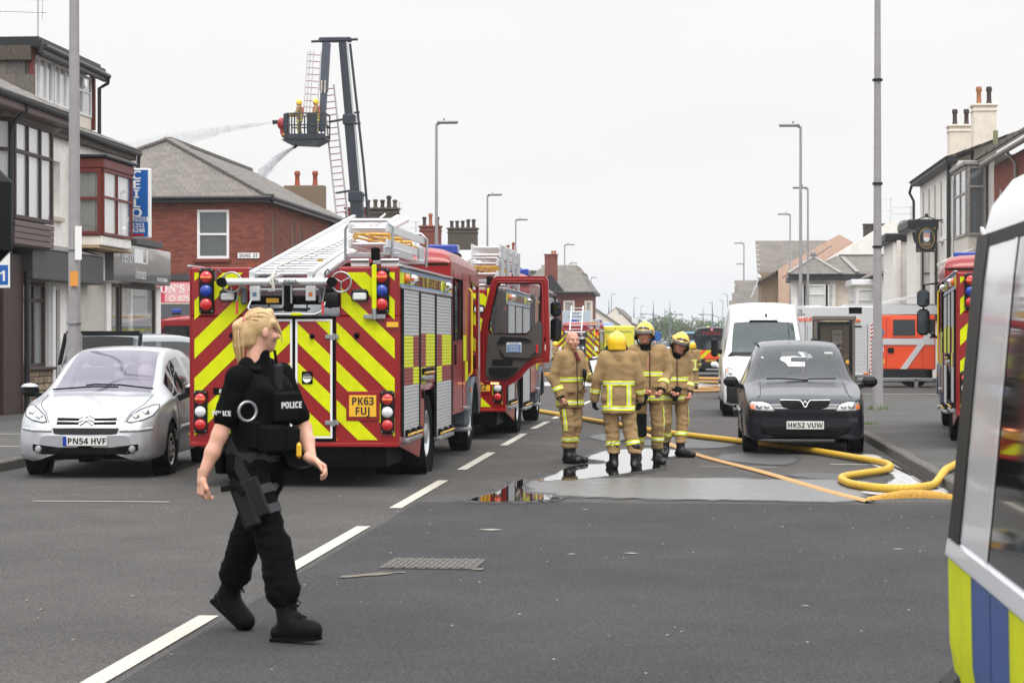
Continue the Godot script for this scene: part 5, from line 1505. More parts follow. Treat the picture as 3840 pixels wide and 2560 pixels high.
func command_unit()->void:
	var t:=thing("command_vehicle","white and orange fire command lorry parked side-on across the right side road","fire engine",Vector3(4.4,gy(-83.0),-83.0))
	var silver:=mt("lorry_silver","d3d5d7",0.35,0.1,{"coat": 0.5})
	var orange:=mt("lorry_orange","f4521f",0.35,0.0,{"coat": 0.5})
	part(t,"box_body",G.new().box(Vector3(1.35,1.75,-1.2),Vector3(2.7,2.7,2.4),0.03),silver)
	part(t,"body_roof",G.new().prism(PackedVector2Array([Vector2(1.0,2.8),Vector2(1.6,3.2),Vector2(2.7,3.2),Vector2(5.0,3.12),Vector2(5.0,2.8)]),-2.3,-0.04),silver)
	part(t,"cab",G.new().box(Vector3(3.8,1.72,-1.2),Vector3(2.3,2.1,2.36),0.05),orange)
	part(t,"chassis",G.new().box(Vector3(2.4,0.5,-1.2),Vector3(4.9,0.34,2.0)),mats["black"])
	part(t,"side_tank",G.new().box(Vector3(3.5,0.52,-0.1),Vector3(2.2,0.34,0.2),0.02),mats["dark_trim"])
	part(t,"stabiliser",G.new().box(Vector3(3.4,0.3,0.05),Vector3(2.9,0.12,0.2),0.01).box(Vector3(4.2,0.15,0.05),Vector3(0.14,0.3,0.2)),mats["steel"])
	for zz in [[0.05,1.2],[1.22,2.38]]:
		var sh:=part(t,"shutter",G.new().box(Vector3((zz[0]+ zz[1])* 0.5,1.45,0.01),Vector3(zz[1]- zz[0],1.95,0.02)),mats["steel"])
		for k in 26:
			part(sh,"slat",G.new().box(Vector3((zz[0]+ zz[1])* 0.5,0.52+k*0.074,0.028),Vector3(zz[1]- zz[0]- 0.06,0.062,0.02),0.008),silver)
	part(t,"sill_step",G.new().box(Vector3(1.3,0.45,0.05),Vector3(2.6,0.12,0.14),0.02),mats["steel"])
	var hz:=part(t,"hazard_strip",G.new().box(Vector3(2.54,1.45,0.012),Vector3(0.16,1.95,0.02)),mats["ink_white"])
	for k in 13:
		part(hz,"hazard_bar",G.new().prism(PackedVector2Array([Vector2(2.47,0.52+k*0.15),Vector2(2.61,0.58+k*0.15),Vector2(2.61,0.65+k*0.15),Vector2(2.47,0.59+k*0.15)]),0.02,0.026),mats["lens_red"])
	lettering(t,"unit_lettering","COMMAND",0.16,orange,Vector3(-0.02,2.6,0.022))
	part(t,"roof_hatch",G.new().box(Vector3(1.9,2.95,-0.02),Vector3(0.5,0.26,0.04)),mats["alloy"])
	part(t,"amber_lamp",G.new().box(Vector3(1.95,2.56,0.02),Vector3(0.3,0.12,0.05),0.02),mats["lens_amber"])
	part(t,"lower_amber_lamp",G.new().box(Vector3(2.3,0.52,0.1),Vector3(0.22,0.08,0.05),0.02),mats["lens_amber"])
	part(t,"silver_band",G.new().box(Vector3(3.8,1.75,0.0),Vector3(2.2,0.24,0.03)),silver)
	part(t,"silver_slash",G.new().prism(PackedVector2Array([Vector2(3.6,0.7),Vector2(3.85,0.7),Vector2(4.85,2.1),Vector2(4.6,2.1)]),0.0,0.022),silver)
	part(t,"cab_corner",G.new().prism(PackedVector2Array([Vector2(2.66,2.6),Vector2(2.95,2.79),Vector2(2.66,2.79)]),0.0,0.012),silver)
	var wf:=part(t,"crew_window",G.new().box(Vector3(3.75,2.28,0.0),Vector3(1.0,0.76,0.05),0.02),orange)
	part(wf,"window_glass",G.new().box(Vector3(3.75,2.28,0.022),Vector3(0.84,0.62,0.012)),mats["house_glass"])
	part(t,"cab_window",G.new().box(Vector3(4.75,2.25,0.0),Vector3(0.34,0.7,0.04)),mats["house_glass"])
	for x in [3.08,4.45]:part(t,"door_gap",G.new().box(Vector3(x,1.72,0.0),Vector3(0.02,2.0,0.012)),mats["lens_red"])
	part(t,"door_handle",G.new().box(Vector3(3.25,1.42,0.01),Vector3(0.24,0.2,0.05),0.03),mats["plastic_black"])
	part(t,"white_label",G.new().box(Vector3(2.85,1.45,0.0),Vector3(0.26,0.18,0.012)),mats["ink_white"])
	part(t,"yellow_label",G.new().box(Vector3(2.95,0.98,0.0),Vector3(0.14,0.16,0.012)),mats["plate_yellow"])
	part(t,"crest",G.new().lathe([Vector2(0,0.01),Vector2(0.17,0.008),Vector2(0.2,0)],16,2),mats["band_blue"],Vector3(2.8,2.1,0.0))
	part(t,"crest_centre",G.new().lathe([Vector2(0,0.02),Vector2(0.08,0.018),Vector2(0.1,0)],16,2),mats["lens_red"],Vector3(2.8,2.1,0.004))
	ladder(t,"roof_ladder",Vector3(0.55,2.75,-0.5),Vector3(4.3,3.5,-0.7),0.45,0.3,Vector2(0.06,0.1),0.02,mats["ladder_alloy"])
	ladder(t,"stowed_ladder",Vector3(-1.2,3.05,-0.6),Vector3(0.6,3.1,-0.6),0.5,0.28,Vector2(0.05,0.12),0.02,mats["ladder_alloy"])
	part(t,"roof_rail",G.new().box(Vector3(-0.3,2.8,-0.4),Vector3(2.2,0.08,0.08)).box(Vector3(3.8,3.16,-0.1),Vector3(2.4,0.06,0.06)),mats["steel"])
	part(t,"rear_body",G.new().box(Vector3(-0.62,1.6,-1.2),Vector3(1.2,2.2,2.4),0.03),silver)
	for z in [-0.2,-2.2]:
		for x in [0.4,4.2]:
			var w:=wheel(t,Vector3(x,0.46,z),0.46,0.28,1.0)
			w.rotation.y=PI/2 if z < -1 else -PI/2
func ambulance()->void:
	var t:=thing("ambulance","yellow ambulance with green and yellow squares, standing beyond the striped pump engine","ambulance",Vector3(-4.35,gy(-122),-124.0),0.0)
	var yel:=mt("ambulance_yellow","e6dc3a",0.4,0.0,{"coat": 0.4})
	part(t,"body",G.new().box(Vector3(0,1.6,-2.0),Vector3(2.1,2.1,4.4),0.08),yel)
	part(t,"cab",G.new().box(Vector3(0,1.2,-4.8),Vector3(2.0,1.5,1.3),0.2),yel)
	part(t,"windscreen",G.new().box(Vector3(0,1.7,-5.3),Vector3(1.7,0.7,0.4),0.1),mats["house_glass"])
	for k in 6:
		for r in 2:
			if (k+r)% 2==0:part(t,"green_square",G.new().box(Vector3(-0.87+k*0.35,0.85+r*0.36,0.202),Vector3(0.345,0.355,0.012)),mats["decal_green"])
	lettering(t,"ambulance_lettering","EMERGENCY AMBULANCE",0.11,mats["decal_green"],Vector3(0.1,2.3,0.204),Vector3.ZERO,0.9)
	part(t,"rear_door_gap",G.new().box(Vector3(0,1.6,0.202),Vector3(0.02,1.9,0.01)),mats["dark_trim"])
	part(t,"corner_chevron",G.new().box(Vector3(-0.98,1.6,0.19),Vector3(0.14,1.8,0.04)),mats["decal_orange"])
	var bl:=part(t,"blue_beacon",G.new().box(Vector3(-0.45,2.72,-0.1),Vector3(0.5,0.14,0.2),0.04),mt("beacon_lit","4a63ff",0.3,0.0,{"glow": 3.0}))
	for s in [-1.0,1.0]:
		for z in [-1.0,-4.6]:wheel(t,Vector3(s*0.85,0.36,z),0.36,0.24,s,"car")
func edge_mirror()->void:
	var t:=thing("wing_mirror","black wing mirror of a vehicle just out of view at the left edge","wing mirror",Vector3(-2.63,2.1,-7.75))
	part(t,"housing",G.new().box(Vector3.ZERO,Vector3(0.24,0.36,0.12),0.055),mats["plastic_black"])
	part(t,"mirror_glass",G.new().box(Vector3(-0.03,0,0.062),Vector3(0.16,0.24,0.02),0.01),mats["mirror_glass"])
	part(t,"arm",G.new().tube([Vector3(0.0,-0.14,0),Vector3(-0.1,-0.24,0.0),Vector3(-0.5,-0.34,0.0)],0.03,8),mats["plastic_black"])
func vehicles()->void:
	mt("mauve_glass","8f88a0",0.05,0.0,{"glass": 0.42})
	mt("van_glass","5a686a",0.04,0.0,{"glass": 0.4})
	mt("lit_red","ff3a2c",0.3,0.0,{"glow": 1.4})
	fire_engine(Vector3(-4.33,0,-23.15),0.0,"nearest fire engine, its driver's door swung open and ladder raised over its striped rear",["PK63","FUJ"],{"main":true,"open_door":true,"mirrors":[-1.0]})
	fire_engine(Vector3(-4.13,0,-34.3),0.0,"second fire engine in line, seen through the open red door, with stacked ladders",["PO13","DZZ"],{"tall_rack":true})
	fire_engine(Vector3(4.78,0.12,-29.6),deg_to_rad(-4.9),"fire engine parked on the right-hand pavement beside the foreground police van",[],{})
	dark_mpv()
	silver_mpv()
	rear_car()
	vans()
	fire_engine(Vector3(-6.15,gy(-117),-117.0),0.0,"distant pump engine with steep white ladder and lit red rear lamps",[],{"pump":true,"steep": 1.25})
	var side:=fire_engine(Vector3(-8.6,-0.2,-66.4),PI/2+0.25,"fire engine in the side street, its cab just showing left of the first engine",[],{})
	near_van()
	command_unit()
	ambulance()
	edge_mirror()
	side.scale=Vector3.ONE*0.9
# ---------------------------------------------------------------- building kit
const FACE_US:=0.0
const FACE_EAST:=PI/2
const FACE_WEST:= -PI/2
func wall_frame(p:Vector3,turn:float)->Transform3D:
	return Transform3D(Basis.from_euler(Vector3(0,turn,0)),p)
# cut holes out of an outline, as upright strips without inner rings
func holed(outline:PackedVector2Array,holes:Array)->Array:
	var xs:=[]
	for h in holes:
		xs.append(h[0])
		xs.append(h[2])
	xs.append(-1e3)
	xs.append(1e3)
	xs.sort()
	var out:=[]
	for k in xs.size()- 1:
		if xs[k+1]- xs[k]< 1e-4:continue
		for s in Geometry2D.intersect_polygons(outline,rect(xs[k],-50,xs[k+1],60)):
			var left:=[s]
			for h in holes:
				if h[2]<=xs[k]+ 1e-4 or h[0]>=xs[k+1]- 1e-4:continue
				var nxt:=[]
				for q in left:nxt.append_array(Geometry2D.clip_polygons(q,rect(h[0]- 1,h[1],h[2]+ 1,h[3])))
				left=nxt
			out.append_array(left)
	return out
func wall(node:Node,called:String,xf:Transform3D,outline:PackedVector2Array,holes:Array,thick:float,m:Material)->MeshInstance3D:
	var g:=G.new()
	g.xf=xf
	for q in holed(outline,holes):
		g.prism(q,-thick,0.0)
	return part(node,called,g,m)
# a window: frame with bars, pane, sill and what stands behind it. bars: [mullions at fractions], transoms at fractions
func window(node:Node,xf:Transform3D,u:float,v:float,w:float,h:float,frame:Material,o:={})->MeshInstance3D:
	var deep:float=o.get("deep",-0.08)
	var t:float=o.get("bar",0.06)
	var g:=G.new()
	g.box(Vector3(w*0.5,t*0.5,0),Vector3(w,t,0.07),0.008).box(Vector3(w*0.5,h-t*0.5,0),Vector3(w,t,0.07),0.008)
	g.box(Vector3(t*0.5,h*0.5,0),Vector3(t,h-2*t,0.068),0.008).box(Vector3(w-t*0.5,h*0.5,0),Vector3(t,h-2*t,0.068),0.008)
	for b in o.get("mull",[]):
		g.box(Vector3(w*b,h*0.5,-0.002),Vector3(t*0.85,h-2*t,0.06),0.006)
	for b in o.get("tran",[]):
		g.box(Vector3(w*0.5,h*b,0.002),Vector3(w-2*t,t*0.8,0.058),0.006)
	var f:=part(node,"window",g,frame)
	f.transform=xf*Transform3D(Basis(),Vector3(u,v,deep))
	part(f,"pane",G.new().box(Vector3(w*0.5,h*0.5,-0.012),Vector3(w-t,h-t,0.008)),mats[o.get("glass","room_glass")])
	if o.has("sill"):
		part(f,"sill",G.new().box(Vector3(w*0.5,-0.06,0.03-deep*0.5),Vector3(w+0.14,0.11,0.12-deep),0.012),mats[o.sill])
	var bk:String=o.get("behind","curtain")
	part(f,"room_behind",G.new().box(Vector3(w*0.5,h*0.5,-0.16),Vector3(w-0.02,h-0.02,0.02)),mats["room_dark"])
	if bk== "curtain":
		var c:=G.new()
		var n:=14
		var rows:=[[],[]]
		for k in n*2+1:
			var x:=t +(w-2*t)* k /(n*2.0)
			for r in 2:
				rows[r].append(Vector3(x,t +(h-2*t)* r,-0.06+0.016*sin(k*1.9)))
		c.grid(rows,Vector3.INF,Vector3(0,0,1))
		part(f,"curtain",c,mats["net_curtain"])
	elif bk== "half":
		part(f,"blind",G.new().box(Vector3(w*0.5,h*0.75,-0.08),Vector3(w-0.1,h*0.45,0.015)),mats["net_curtain"])
	return f
func bricks(node:Node,xf:Transform3D,r:Array,holes:Array,keep:int,stretch:=0.225,course:=0.075)->void:
	var shapes:=[G.new().box(Vector3.ZERO,Vector3(stretch-0.011,course-0.011,0.03),0.004).mesh()]
	var tones:=["brick_a","brick_b","brick_c"]
	var rest:={}
	var n:=0
	var row:=0
	var v:float=r[1]
	var r2:=RandomNumberGenerator.new()
	r2.seed=5
	var all:=[]
	while v+course<=r[3]+ 0.001:
		var u:float=r[0]-(stretch*0.5 if row%2 else 0.0)
		while u<r[2]:
			var a:=maxf(u,r[0])
			var b:=minf(u+stretch,r[2])
			for h in holes:
				if v+course>h[1]+ 0.01 and v<h[3]- 0.01:
					if a>=h[0]- 0.005 and b<=h[2]+ 0.005:b=a
					elif a<h[0] and b>h[0]:b=h[0]
					elif a<h[2] and b>h[2]:a=h[2]
			if b-a>0.04:all.append([a,b,v])
			u+=stretch
		v+=course
		row+=1
	for q in all:
		var tone:String=tones[r2.randi()% 3]
		var tr:=Transform3D(Basis().scaled(Vector3((q[1]- q[0]- 0.011)/(stretch-0.011),1,1)),Vector3((q[0]+ q[1])* 0.5,q[2]+ course*0.5,0.001+r2.randf_range(-0.003,0.003)))
		if n<keep and r2.randf()< 1.2*keep/all.size():
			var p:=part(node,"brick",shapes[0],mats[tone])
			p.transform=xf*tr
			n+=1
		else:
			if not rest.has(tone):rest[tone]=[]
			rest[tone].append(xf*tr)
	for tone in rest:
		scatter(node,"brickwork",shapes[0],mats[tone],rest[tone])
func scatter(node:Node,called:String,mesh:Mesh,m:Material,where:Array)->MultiMeshInstance3D:
	var mm:=MultiMesh.new()
	mm.transform_format=MultiMesh.TRANSFORM_3D
	mm.mesh=mesh
	mm.instance_count=where.size()
	for k in where.size():mm.set_instance_transform(k,where[k])
	var o:=MultiMeshInstance3D.new()
	o.name=called
	o.multimesh=mm
	o.material_override=m
	node.add_child(o,true)
	stuff(o)
	return o
# slates on a roof plane: frame with x along the eave, y up the slope, z outward
func slates(node:Node,xf:Transform3D,area:PackedVector2Array,keep:int,sw:=0.30,sh:=0.24,tones:=["slate_a","slate_b","slate_c"])->void:
	var lo:=area[0]
	var hi:=area[0]
	for q in area:
		lo=lo.min(q)
		hi=hi.max(q)
	var mesh:=G.new().box(Vector3(0,0,0),Vector3(sw-0.008,sh*1.5,0.012),0.002).mesh()
	var r2:=RandomNumberGenerator.new()
	r2.seed=9
	var rest:={}
	var n:=0
	var total:=0.0
	var row:=0
	var v:=lo.y
	while v<hi.y:
		var u:=lo.x -(sw*0.5 if row%2 else 0.0)
		while u<hi.x:
			var c:=Vector2(u+sw*0.5,v+sh*0.5)
			if Geometry2D.is_point_in_polygon(c,area):
				var t:=Transform3D(Basis.from_euler(Vector3(0.055+r2.randf_range(-0.012,0.012),0,r2.randf_range(-0.015,0.015))),Vector3(c.x,c.y,0.02+r2.randf_range(0,0.006)))
				var tone:String=tones[r2.randi()% tones.size()]
				if n<keep:
					var p:=part(node,"slate",mesh,mats[tone])
					p.transform=xf*t
					n+=1
				else:
					if not rest.has(tone):rest[tone]=[]
					rest[tone].append(xf*t)
			u+=sw
		v+=sh
		row+=1
	for tone in rest:scatter(node,"slating",mesh,mats[tone],rest[tone])
func slope_frame(a:Vector3,b:Vector3,up:Vector3)->Transform3D:
	var x:=(b-a).normalized()
	var y:=(up-a)- x *(up-a).dot(x)
	y=y.normalized()
	return Transform3D(Basis(x,y,x.cross(y)),a)
func roof_plane(node:Node,called:String,pts:Array,m:Material,keep:= -1,sw:=0.3,sh:=0.24,thick:=0.06)->void:
	var xf:=slope_frame(pts[0],pts[1],pts[2])
	var poly:=PackedVector2Array()
	for q in pts:
		var l:Vector3=xf.affine_inverse()* q
		poly.append(Vector2(l.x,l.y))
	var g:=G.new()
	g.xf=xf
	g.prism(poly,-thick,0.0)
	part(node,called,g,m)
	if keep>=0:slates(node,xf,poly,keep,sw,sh)
func chimney(node:Node,p:Vector3,s:Vector3,m:Material,pots:Array,pot_m:Array,cap:=true)->void:
	var g:=G.new().box(Vector3(0,s.y*0.5,0),s,0.015)
	if cap:
		g.box(Vector3(0,s.y+0.05,0),Vector3(s.x+0.14,0.1,s.z+0.14),0.02).box(Vector3(0,s.y-0.18,0),Vector3(s.x+0.08,0.09,s.z+0.08),0.02)
	var c:=part(node,"chimney",g,m,p)
	for k in pots.size():
		var r:=0.11
		var h:float=pots[k][1]
		part(c,"chimney_pot",G.new().lathe([Vector2(r*1.15,0),Vector2(r*1.1,h*0.1),Vector2(r*0.9,h*0.2),Vector2(r*0.85,h*0.7),Vector2(r*1.2,h*0.78),Vector2(r*1.15,h*0.88),Vector2(r*0.95,h),Vector2(r*0.7,h),Vector2(r*0.65,h*0.8)],14),mats[pot_m[k%pot_m.size()]],Vector3(pots[k][0],s.y +(0.1 if cap else 0.0),0))
func gutter(node:Node,a:Vector3,b:Vector3,m:Material,r:=0.06)->void:
	var g:=G.new().tube([a,b],r,10)
	part(node,"gutter",g,m)
func downpipe(node:Node,pts:Array,m:Material,r:=0.04)->void:
	part(node,"downpipe",G.new().tube(pts,r,8),m)
func aerial(node:Node,p:Vector3,h:float,turn:float)->void:
	var o:=part(node,"tv_aerial",G.new().tube([Vector3.ZERO,Vector3(0,h,0)],0.016,6),mats["steel"],p,Vector3(0,turn,0))
	for y in [h*0.72,h*0.95]:
		part(o,"aerial_boom",G.new().tube([Vector3(-0.9,y,0),Vector3(0.2,y,0)],0.01,5),mats["steel"])
		var g:=G.new()
		for k in 9:g.tube([Vector3(-0.85+k*0.12,y,-0.13),Vector3(-0.85+k*0.12,y,0.13)],0.006,4)
		for k in 5:g.tube([Vector3(0.1,y-0.16+0.08*k,-0.14),Vector3(0.1,y-0.16+0.08*k,0.14)],0.007,4)
		stuff(part(o,"aerial_elements",g,mats["steel"]))
func build_mats()->void:
	var worn:Texture2D=tex["worn"]
	var f:={"tri": 0.8,"map":worn}
	for k in [["brick_a","94503f"],["brick_b","864738"],["brick_c","a05a47"]]:
		mt(k[0],k[1],0.9,0.0,{"tri": 3.0,"world":true,"map":worn})
	for k in [["slate_a","767069"],["slate_b","706a64"],["slate_c","7d766e"]]:
		mt(k[0],k[1],0.7,0.0,{"tri": 1.3,"world":true,"map":worn})
	mt("mortar","a38d80",0.95,0.0,{"tri": 2.0,"map":worn})
	mt("roof_slate","5f5b57",0.75,0.0,{"tri": 1.0,"world":true,"map":worn})
	mt("far_brick","8a4b3f",0.9,0.0,{"tri": 1.0,"world":true,"map":worn})
	mt("render_white","f4f0e9",0.85,0.0,{"tri": 0.5,"world":true,"map":tex["stain"]})
	mt("render_cream","eadfd0",0.85,0.0,{"tri": 0.5,"world":true,"map":tex["stain"]})
	mt("render_beige","c9aa97",0.9,0.0,{"tri": 0.4,"world":true,"map":tex["stain"]})
	mt("render_grey","c8c2b8",0.9,0.0,{"tri": 0.6,"world":true,"map":tex["stain"]})
	mt("stone_soot","5f574d",0.95,0.0,{"tri": 1.2,"world":true,"map":worn})
	mt("stone_buff","a08b73",0.95,0.0,{"tri": 1.6,"world":true,"map":worn})
	mt("stone_buff_b","8a7863",0.95,0.0,{"tri": 1.6,"world":true,"map":worn})
	mt("stone_buff_c","b09c82",0.95,0.0,{"tri": 1.6,"world":true,"map":worn})
	mt("chimney_cream","e6dccd",0.9,0.0,{"tri": 0.4,"map":tex["stain"]})
	mt("pot_red","a8543a",0.85,0.0,{"tri": 3.0,"map":worn})
	mt("pot_buff","b5764f",0.85,0.0,{"tri": 3.0,"map":worn})
	mt("pot_dark","4a3d3b",0.85,0.0,{"tri": 3.0,"map":worn})
	mt("upvc","e8e8e8",0.35)
	mt("brown_wood","43302d",0.55,0.0,{"tri": 2.0,"map":worn})
	mt("clad_brown","776764",0.6,0.0,{"tri": 2.0,"map":worn})
	mt("red_wood","7a3129",0.5,0.0,{"tri": 2.0,"map":worn})
	mt("fascia_grey","4b4c4e",0.55,0.0,{"tri": 1.0,"map":worn})
	mt("sign_grey","4a4e52",0.12,0.0,{"coat": 0.8})
	mt("black_paint","1c1d20",0.5)
	mt("gutter_black","2a2b2e",0.45)
	mt("gutter_grey","9b9690",0.6,0.0,f)
	mt("room_glass","aab4b8",0.02,0.0,{"glass": 0.12,"coat": 0.0})
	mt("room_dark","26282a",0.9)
	mt("net_curtain","f1efeb",0.95)  # near-white net, brightened to carry the sky reflected in the panes too
	mt("lace","a9a699",0.95,0.0,{"tri": 3.5,"map":mottle("lace_map",256,[[71,0.05,1.3,FastNoiseLite.TYPE_CELLULAR],[72,0.12,0.6]],0.1,0.1,1.0)})
	mt("sign_blue","0f5cab",0.4)
	mt("sign_pink","c43a55",0.45)
	mt("shutter_grey","8b8d8e",0.5,0.3)
	mt("dark_door","39434a",0.5)
	mt("sill_stone","d5cabb",0.85,0.0,f)
	mt("lead_grey","8e8a8c",0.6,0.0,f)
func buildings()->void:
	build_mats()
	dark_shop()
	white_house()
	duke_corner()
	far_left()
	right_side()
const BX:= -13.9
func shop_window(t:Node,xf:Transform3D,u0:float,u1:float,v0:float,v1:float,m:Material,mulls:Array,tran:Array)->void:
	window(t,xf,u0,v0,u1-u0,v1-v0,m,{"mull":mulls,"tran":tran,"bar": 0.1,"deep": -0.12,"behind": "none","glass": "room_glass"})
func dark_shop()->void:
	var t:=thing("terraced_shop","brown timbered shop with tall dark-framed bay above a blank grey fascia","shop")
	var xf:=wall_frame(Vector3(BX,0.05,-40.0),FACE_EAST)
	var holes:=[[3.05,0.95,5.5,2.8],[5.75,0.02,6.3,2.75]]
	wall(t,"wall",xf,PackedVector2Array([Vector2(-4,0),Vector2(6.5,0),Vector2(6.5,3.6),Vector2(5.2,3.6),Vector2(5.2,6.1),Vector2(-4,6.1)]),holes,0.3,mats["render_white"])
	shop_window(t,xf,3.05,5.5,0.95,2.8,mats["brown_wood"],[0.36,0.68],[0.78])
	for q in [[3.1,1.35],[4.3,1.3]]:
		part(t,"window_card",G.new().box(Vector3(BX-0.15,0.05+q[1]+ 0.15,-40.0-q[0]- 0.1),Vector3(0.01,0.34,0.22)),mats["ink_white"])
	var d:=part(t,"door",G.new().box(Vector3(BX-0.1,1.2,-46.02),Vector3(0.06,2.2,0.54),0.01),mats["dark_door"])
	part(d,"door_handle",G.new().ball(Vector3(BX-0.06,1.15,-45.85),Vector3(0.03,0.03,0.04),8,6),mt("brass_knob","b8913f",0.3,0.8))
	part(d,"door_light",G.new().box(Vector3(BX-0.08,2.5,-46.02),Vector3(0.03,0.4,0.52)),mats["house_glass"])
	part(t,"door_surround",G.new().box(Vector3(BX+0.03,1.4,-46.9),Vector3(0.1,2.75,0.24),0.015),mats["white_paint"])
	part(t,"door_surround",G.new().box(Vector3(BX+0.03,1.4,-45.63),Vector3(0.1,2.75,0.2),0.015),mats["white_paint"])
	var stones:=part(t,"stall_riser",G.new().box(Vector3(BX+0.01,0.5,-44.25),Vector3(0.08,0.9,2.5)),mats["mortar"])
	for row in 6:
		var z:= -43.02
		while z > -45.4:
			var l:=rng.randf_range(0.2,0.42)
			l=minf(l,45.5+z)
			if l>0.06:
				part(stones,"stone",G.new().box(Vector3.ZERO,Vector3(0.08,0.138,l-0.015),0.022),mats[["stone_buff","stone_buff_b","stone_buff_c"][rng.randi()% 3]],Vector3(BX+0.045+rng.randf_range(-0.012,0.012),0.13+row*0.15,z-l*0.5))
			z-=maxf(l,0.06)
	part(t,"window_sill",G.new().box(Vector3(BX+0.06,0.985,-44.25),Vector3(0.2,0.06,2.6),0.01),mats["brown_wood"])
	part(t,"pilaster",G.new().box(Vector3(BX+0.1,1.7,-42.3),Vector3(0.28,3.3,1.3),0.02).box(Vector3(BX+0.04,1.4,-38.5),Vector3(0.1,2.7,6.2)),mats["brown_wood"])
	part(t,"pilaster_pipe",G.new().tube([Vector3(BX+0.3,0.1,-42.98),Vector3(BX+0.3,3.0,-42.98)],0.06,10),mats["black_paint"])
	part(t,"fascia",G.new().box(Vector3(BX+0.22,3.17,-45.6),Vector3(0.44,0.64,5.3),0.02),mats["fascia_grey"])
	var can:=part(t,"fascia_canopy",G.new().prism(PackedVector2Array([Vector2(0.46,3.49),Vector2(0.46,3.52),Vector2(0.0,3.66),Vector2(0.0,3.49)]),-2.66,2.66),mats["lead_grey"],Vector3(BX,0,-45.6))
	var bay:=Node3D.new()
	bay.name = "bay_window"
	t.add_child(bay)
	var bf:=wall_frame(Vector3(BX+0.55,4.0,-41.35),FACE_EAST)
	window(bay,bf,0.0,0,2.55,2.0,mats["brown_wood"],{"mull":[0.34,0.67],"tran":[0.68],"bar": 0.09,"deep": 0.0,"behind": "curtain"})
	window(bay,wall_frame(Vector3(BX+0.02,4.0,-40.65),FACE_EAST-0.66),0,0,0.86,2.0,mats["brown_wood"],{"tran":[0.68],"bar": 0.09,"deep": 0.0})
	window(bay,wall_frame(Vector3(BX-0.0,4.0,-38.4),FACE_EAST),0,0,1.7,2.0,mats["brown_wood"],{"mull":[0.5],"tran":[0.68],"bar": 0.09,"deep": 0.0})
	part(bay,"bay_roof_board",G.new().box(Vector3(BX+0.3,6.03,-42.4),Vector3(0.62,0.1,3.7)),mats["clad_brown"])
	for k in 4:
		part(t,"cladding_board",G.new().box(Vector3(BX+0.575-0.004*k,3.92-0.12*k,-42.62),Vector3(0.04,0.112,2.6),0.012),mats["clad_brown"])
		part(t,"cladding_board",G.new().box(Vector3(BX+0.29,3.92-0.12*k,-41.28),Vector3(0.5,0.112,0.04),0.012),mats["clad_brown"],Vector3.ZERO)
	part(t,"bay_core",G.new().box(Vector3(BX+0.28,3.72,-42.62),Vector3(0.5,0.5,2.44)),mats["brown_wood"])
	part(t,"eaves_board",G.new().box(Vector3(BX+0.42,6.17,-41.1),Vector3(0.9,0.2,6.2),0.02),mats["clad_brown"])
	gutter(t,Vector3(BX+0.92,6.31,-38.0),Vector3(BX+0.92,6.27,-44.3),mats["gutter_black"],0.08)
	downpipe(t,[Vector3(BX+0.9,6.25,-41.1),Vector3(BX+0.88,6.1,-41.1),Vector3(BX+0.7,5.9,-41.0),Vector3(BX+0.62,5.7,-41.0),Vector3(BX+0.6,3.6,-41.0)],mats["gutter_black"],0.05)
	roof_plane(t,"roof",[Vector3(BX+0.95,6.33,-38.0),Vector3(BX+0.95,6.33,-44.3),Vector3(BX-3.4,8.3,-45.2),Vector3(BX-3.4,8.3,-38.0)],mats["roof_slate"],90)
	var sg:=thing("hanging_sign","small blue and yellow hanging shop sign at the left edge above the brown shop","sign",Vector3(-12.86,2.95,-38.2),0.0)
	part(sg,"sign_board",G.new().box(Vector3.ZERO,Vector3(0.9,0.8,0.06),0.01),mats["ink_white"])
	part(sg,"blue_field",G.new().box(Vector3(0,-0.16,0.031),Vector3(0.86,0.36,0.006)),mats["sign_blue"])
	part(sg,"yellow_triangle",G.new().prism(PackedVector2Array([Vector2(0.1,0.2),Vector2(0.4,0.2),Vector2(0.25,0.7)]),0.0,0.02),mats["decal_yellow"],Vector3(-0.1,0.1,0.02))
	lettering(sg,"sign_number","2031",0.19,mats["ink_white"],Vector3(0.12,-0.18,0.036))
	part(sg,"bracket",G.new().tube([Vector3(-0.8,0.4,0),Vector3(0.5,0.42,0)],0.025,6),mats["black_paint"])
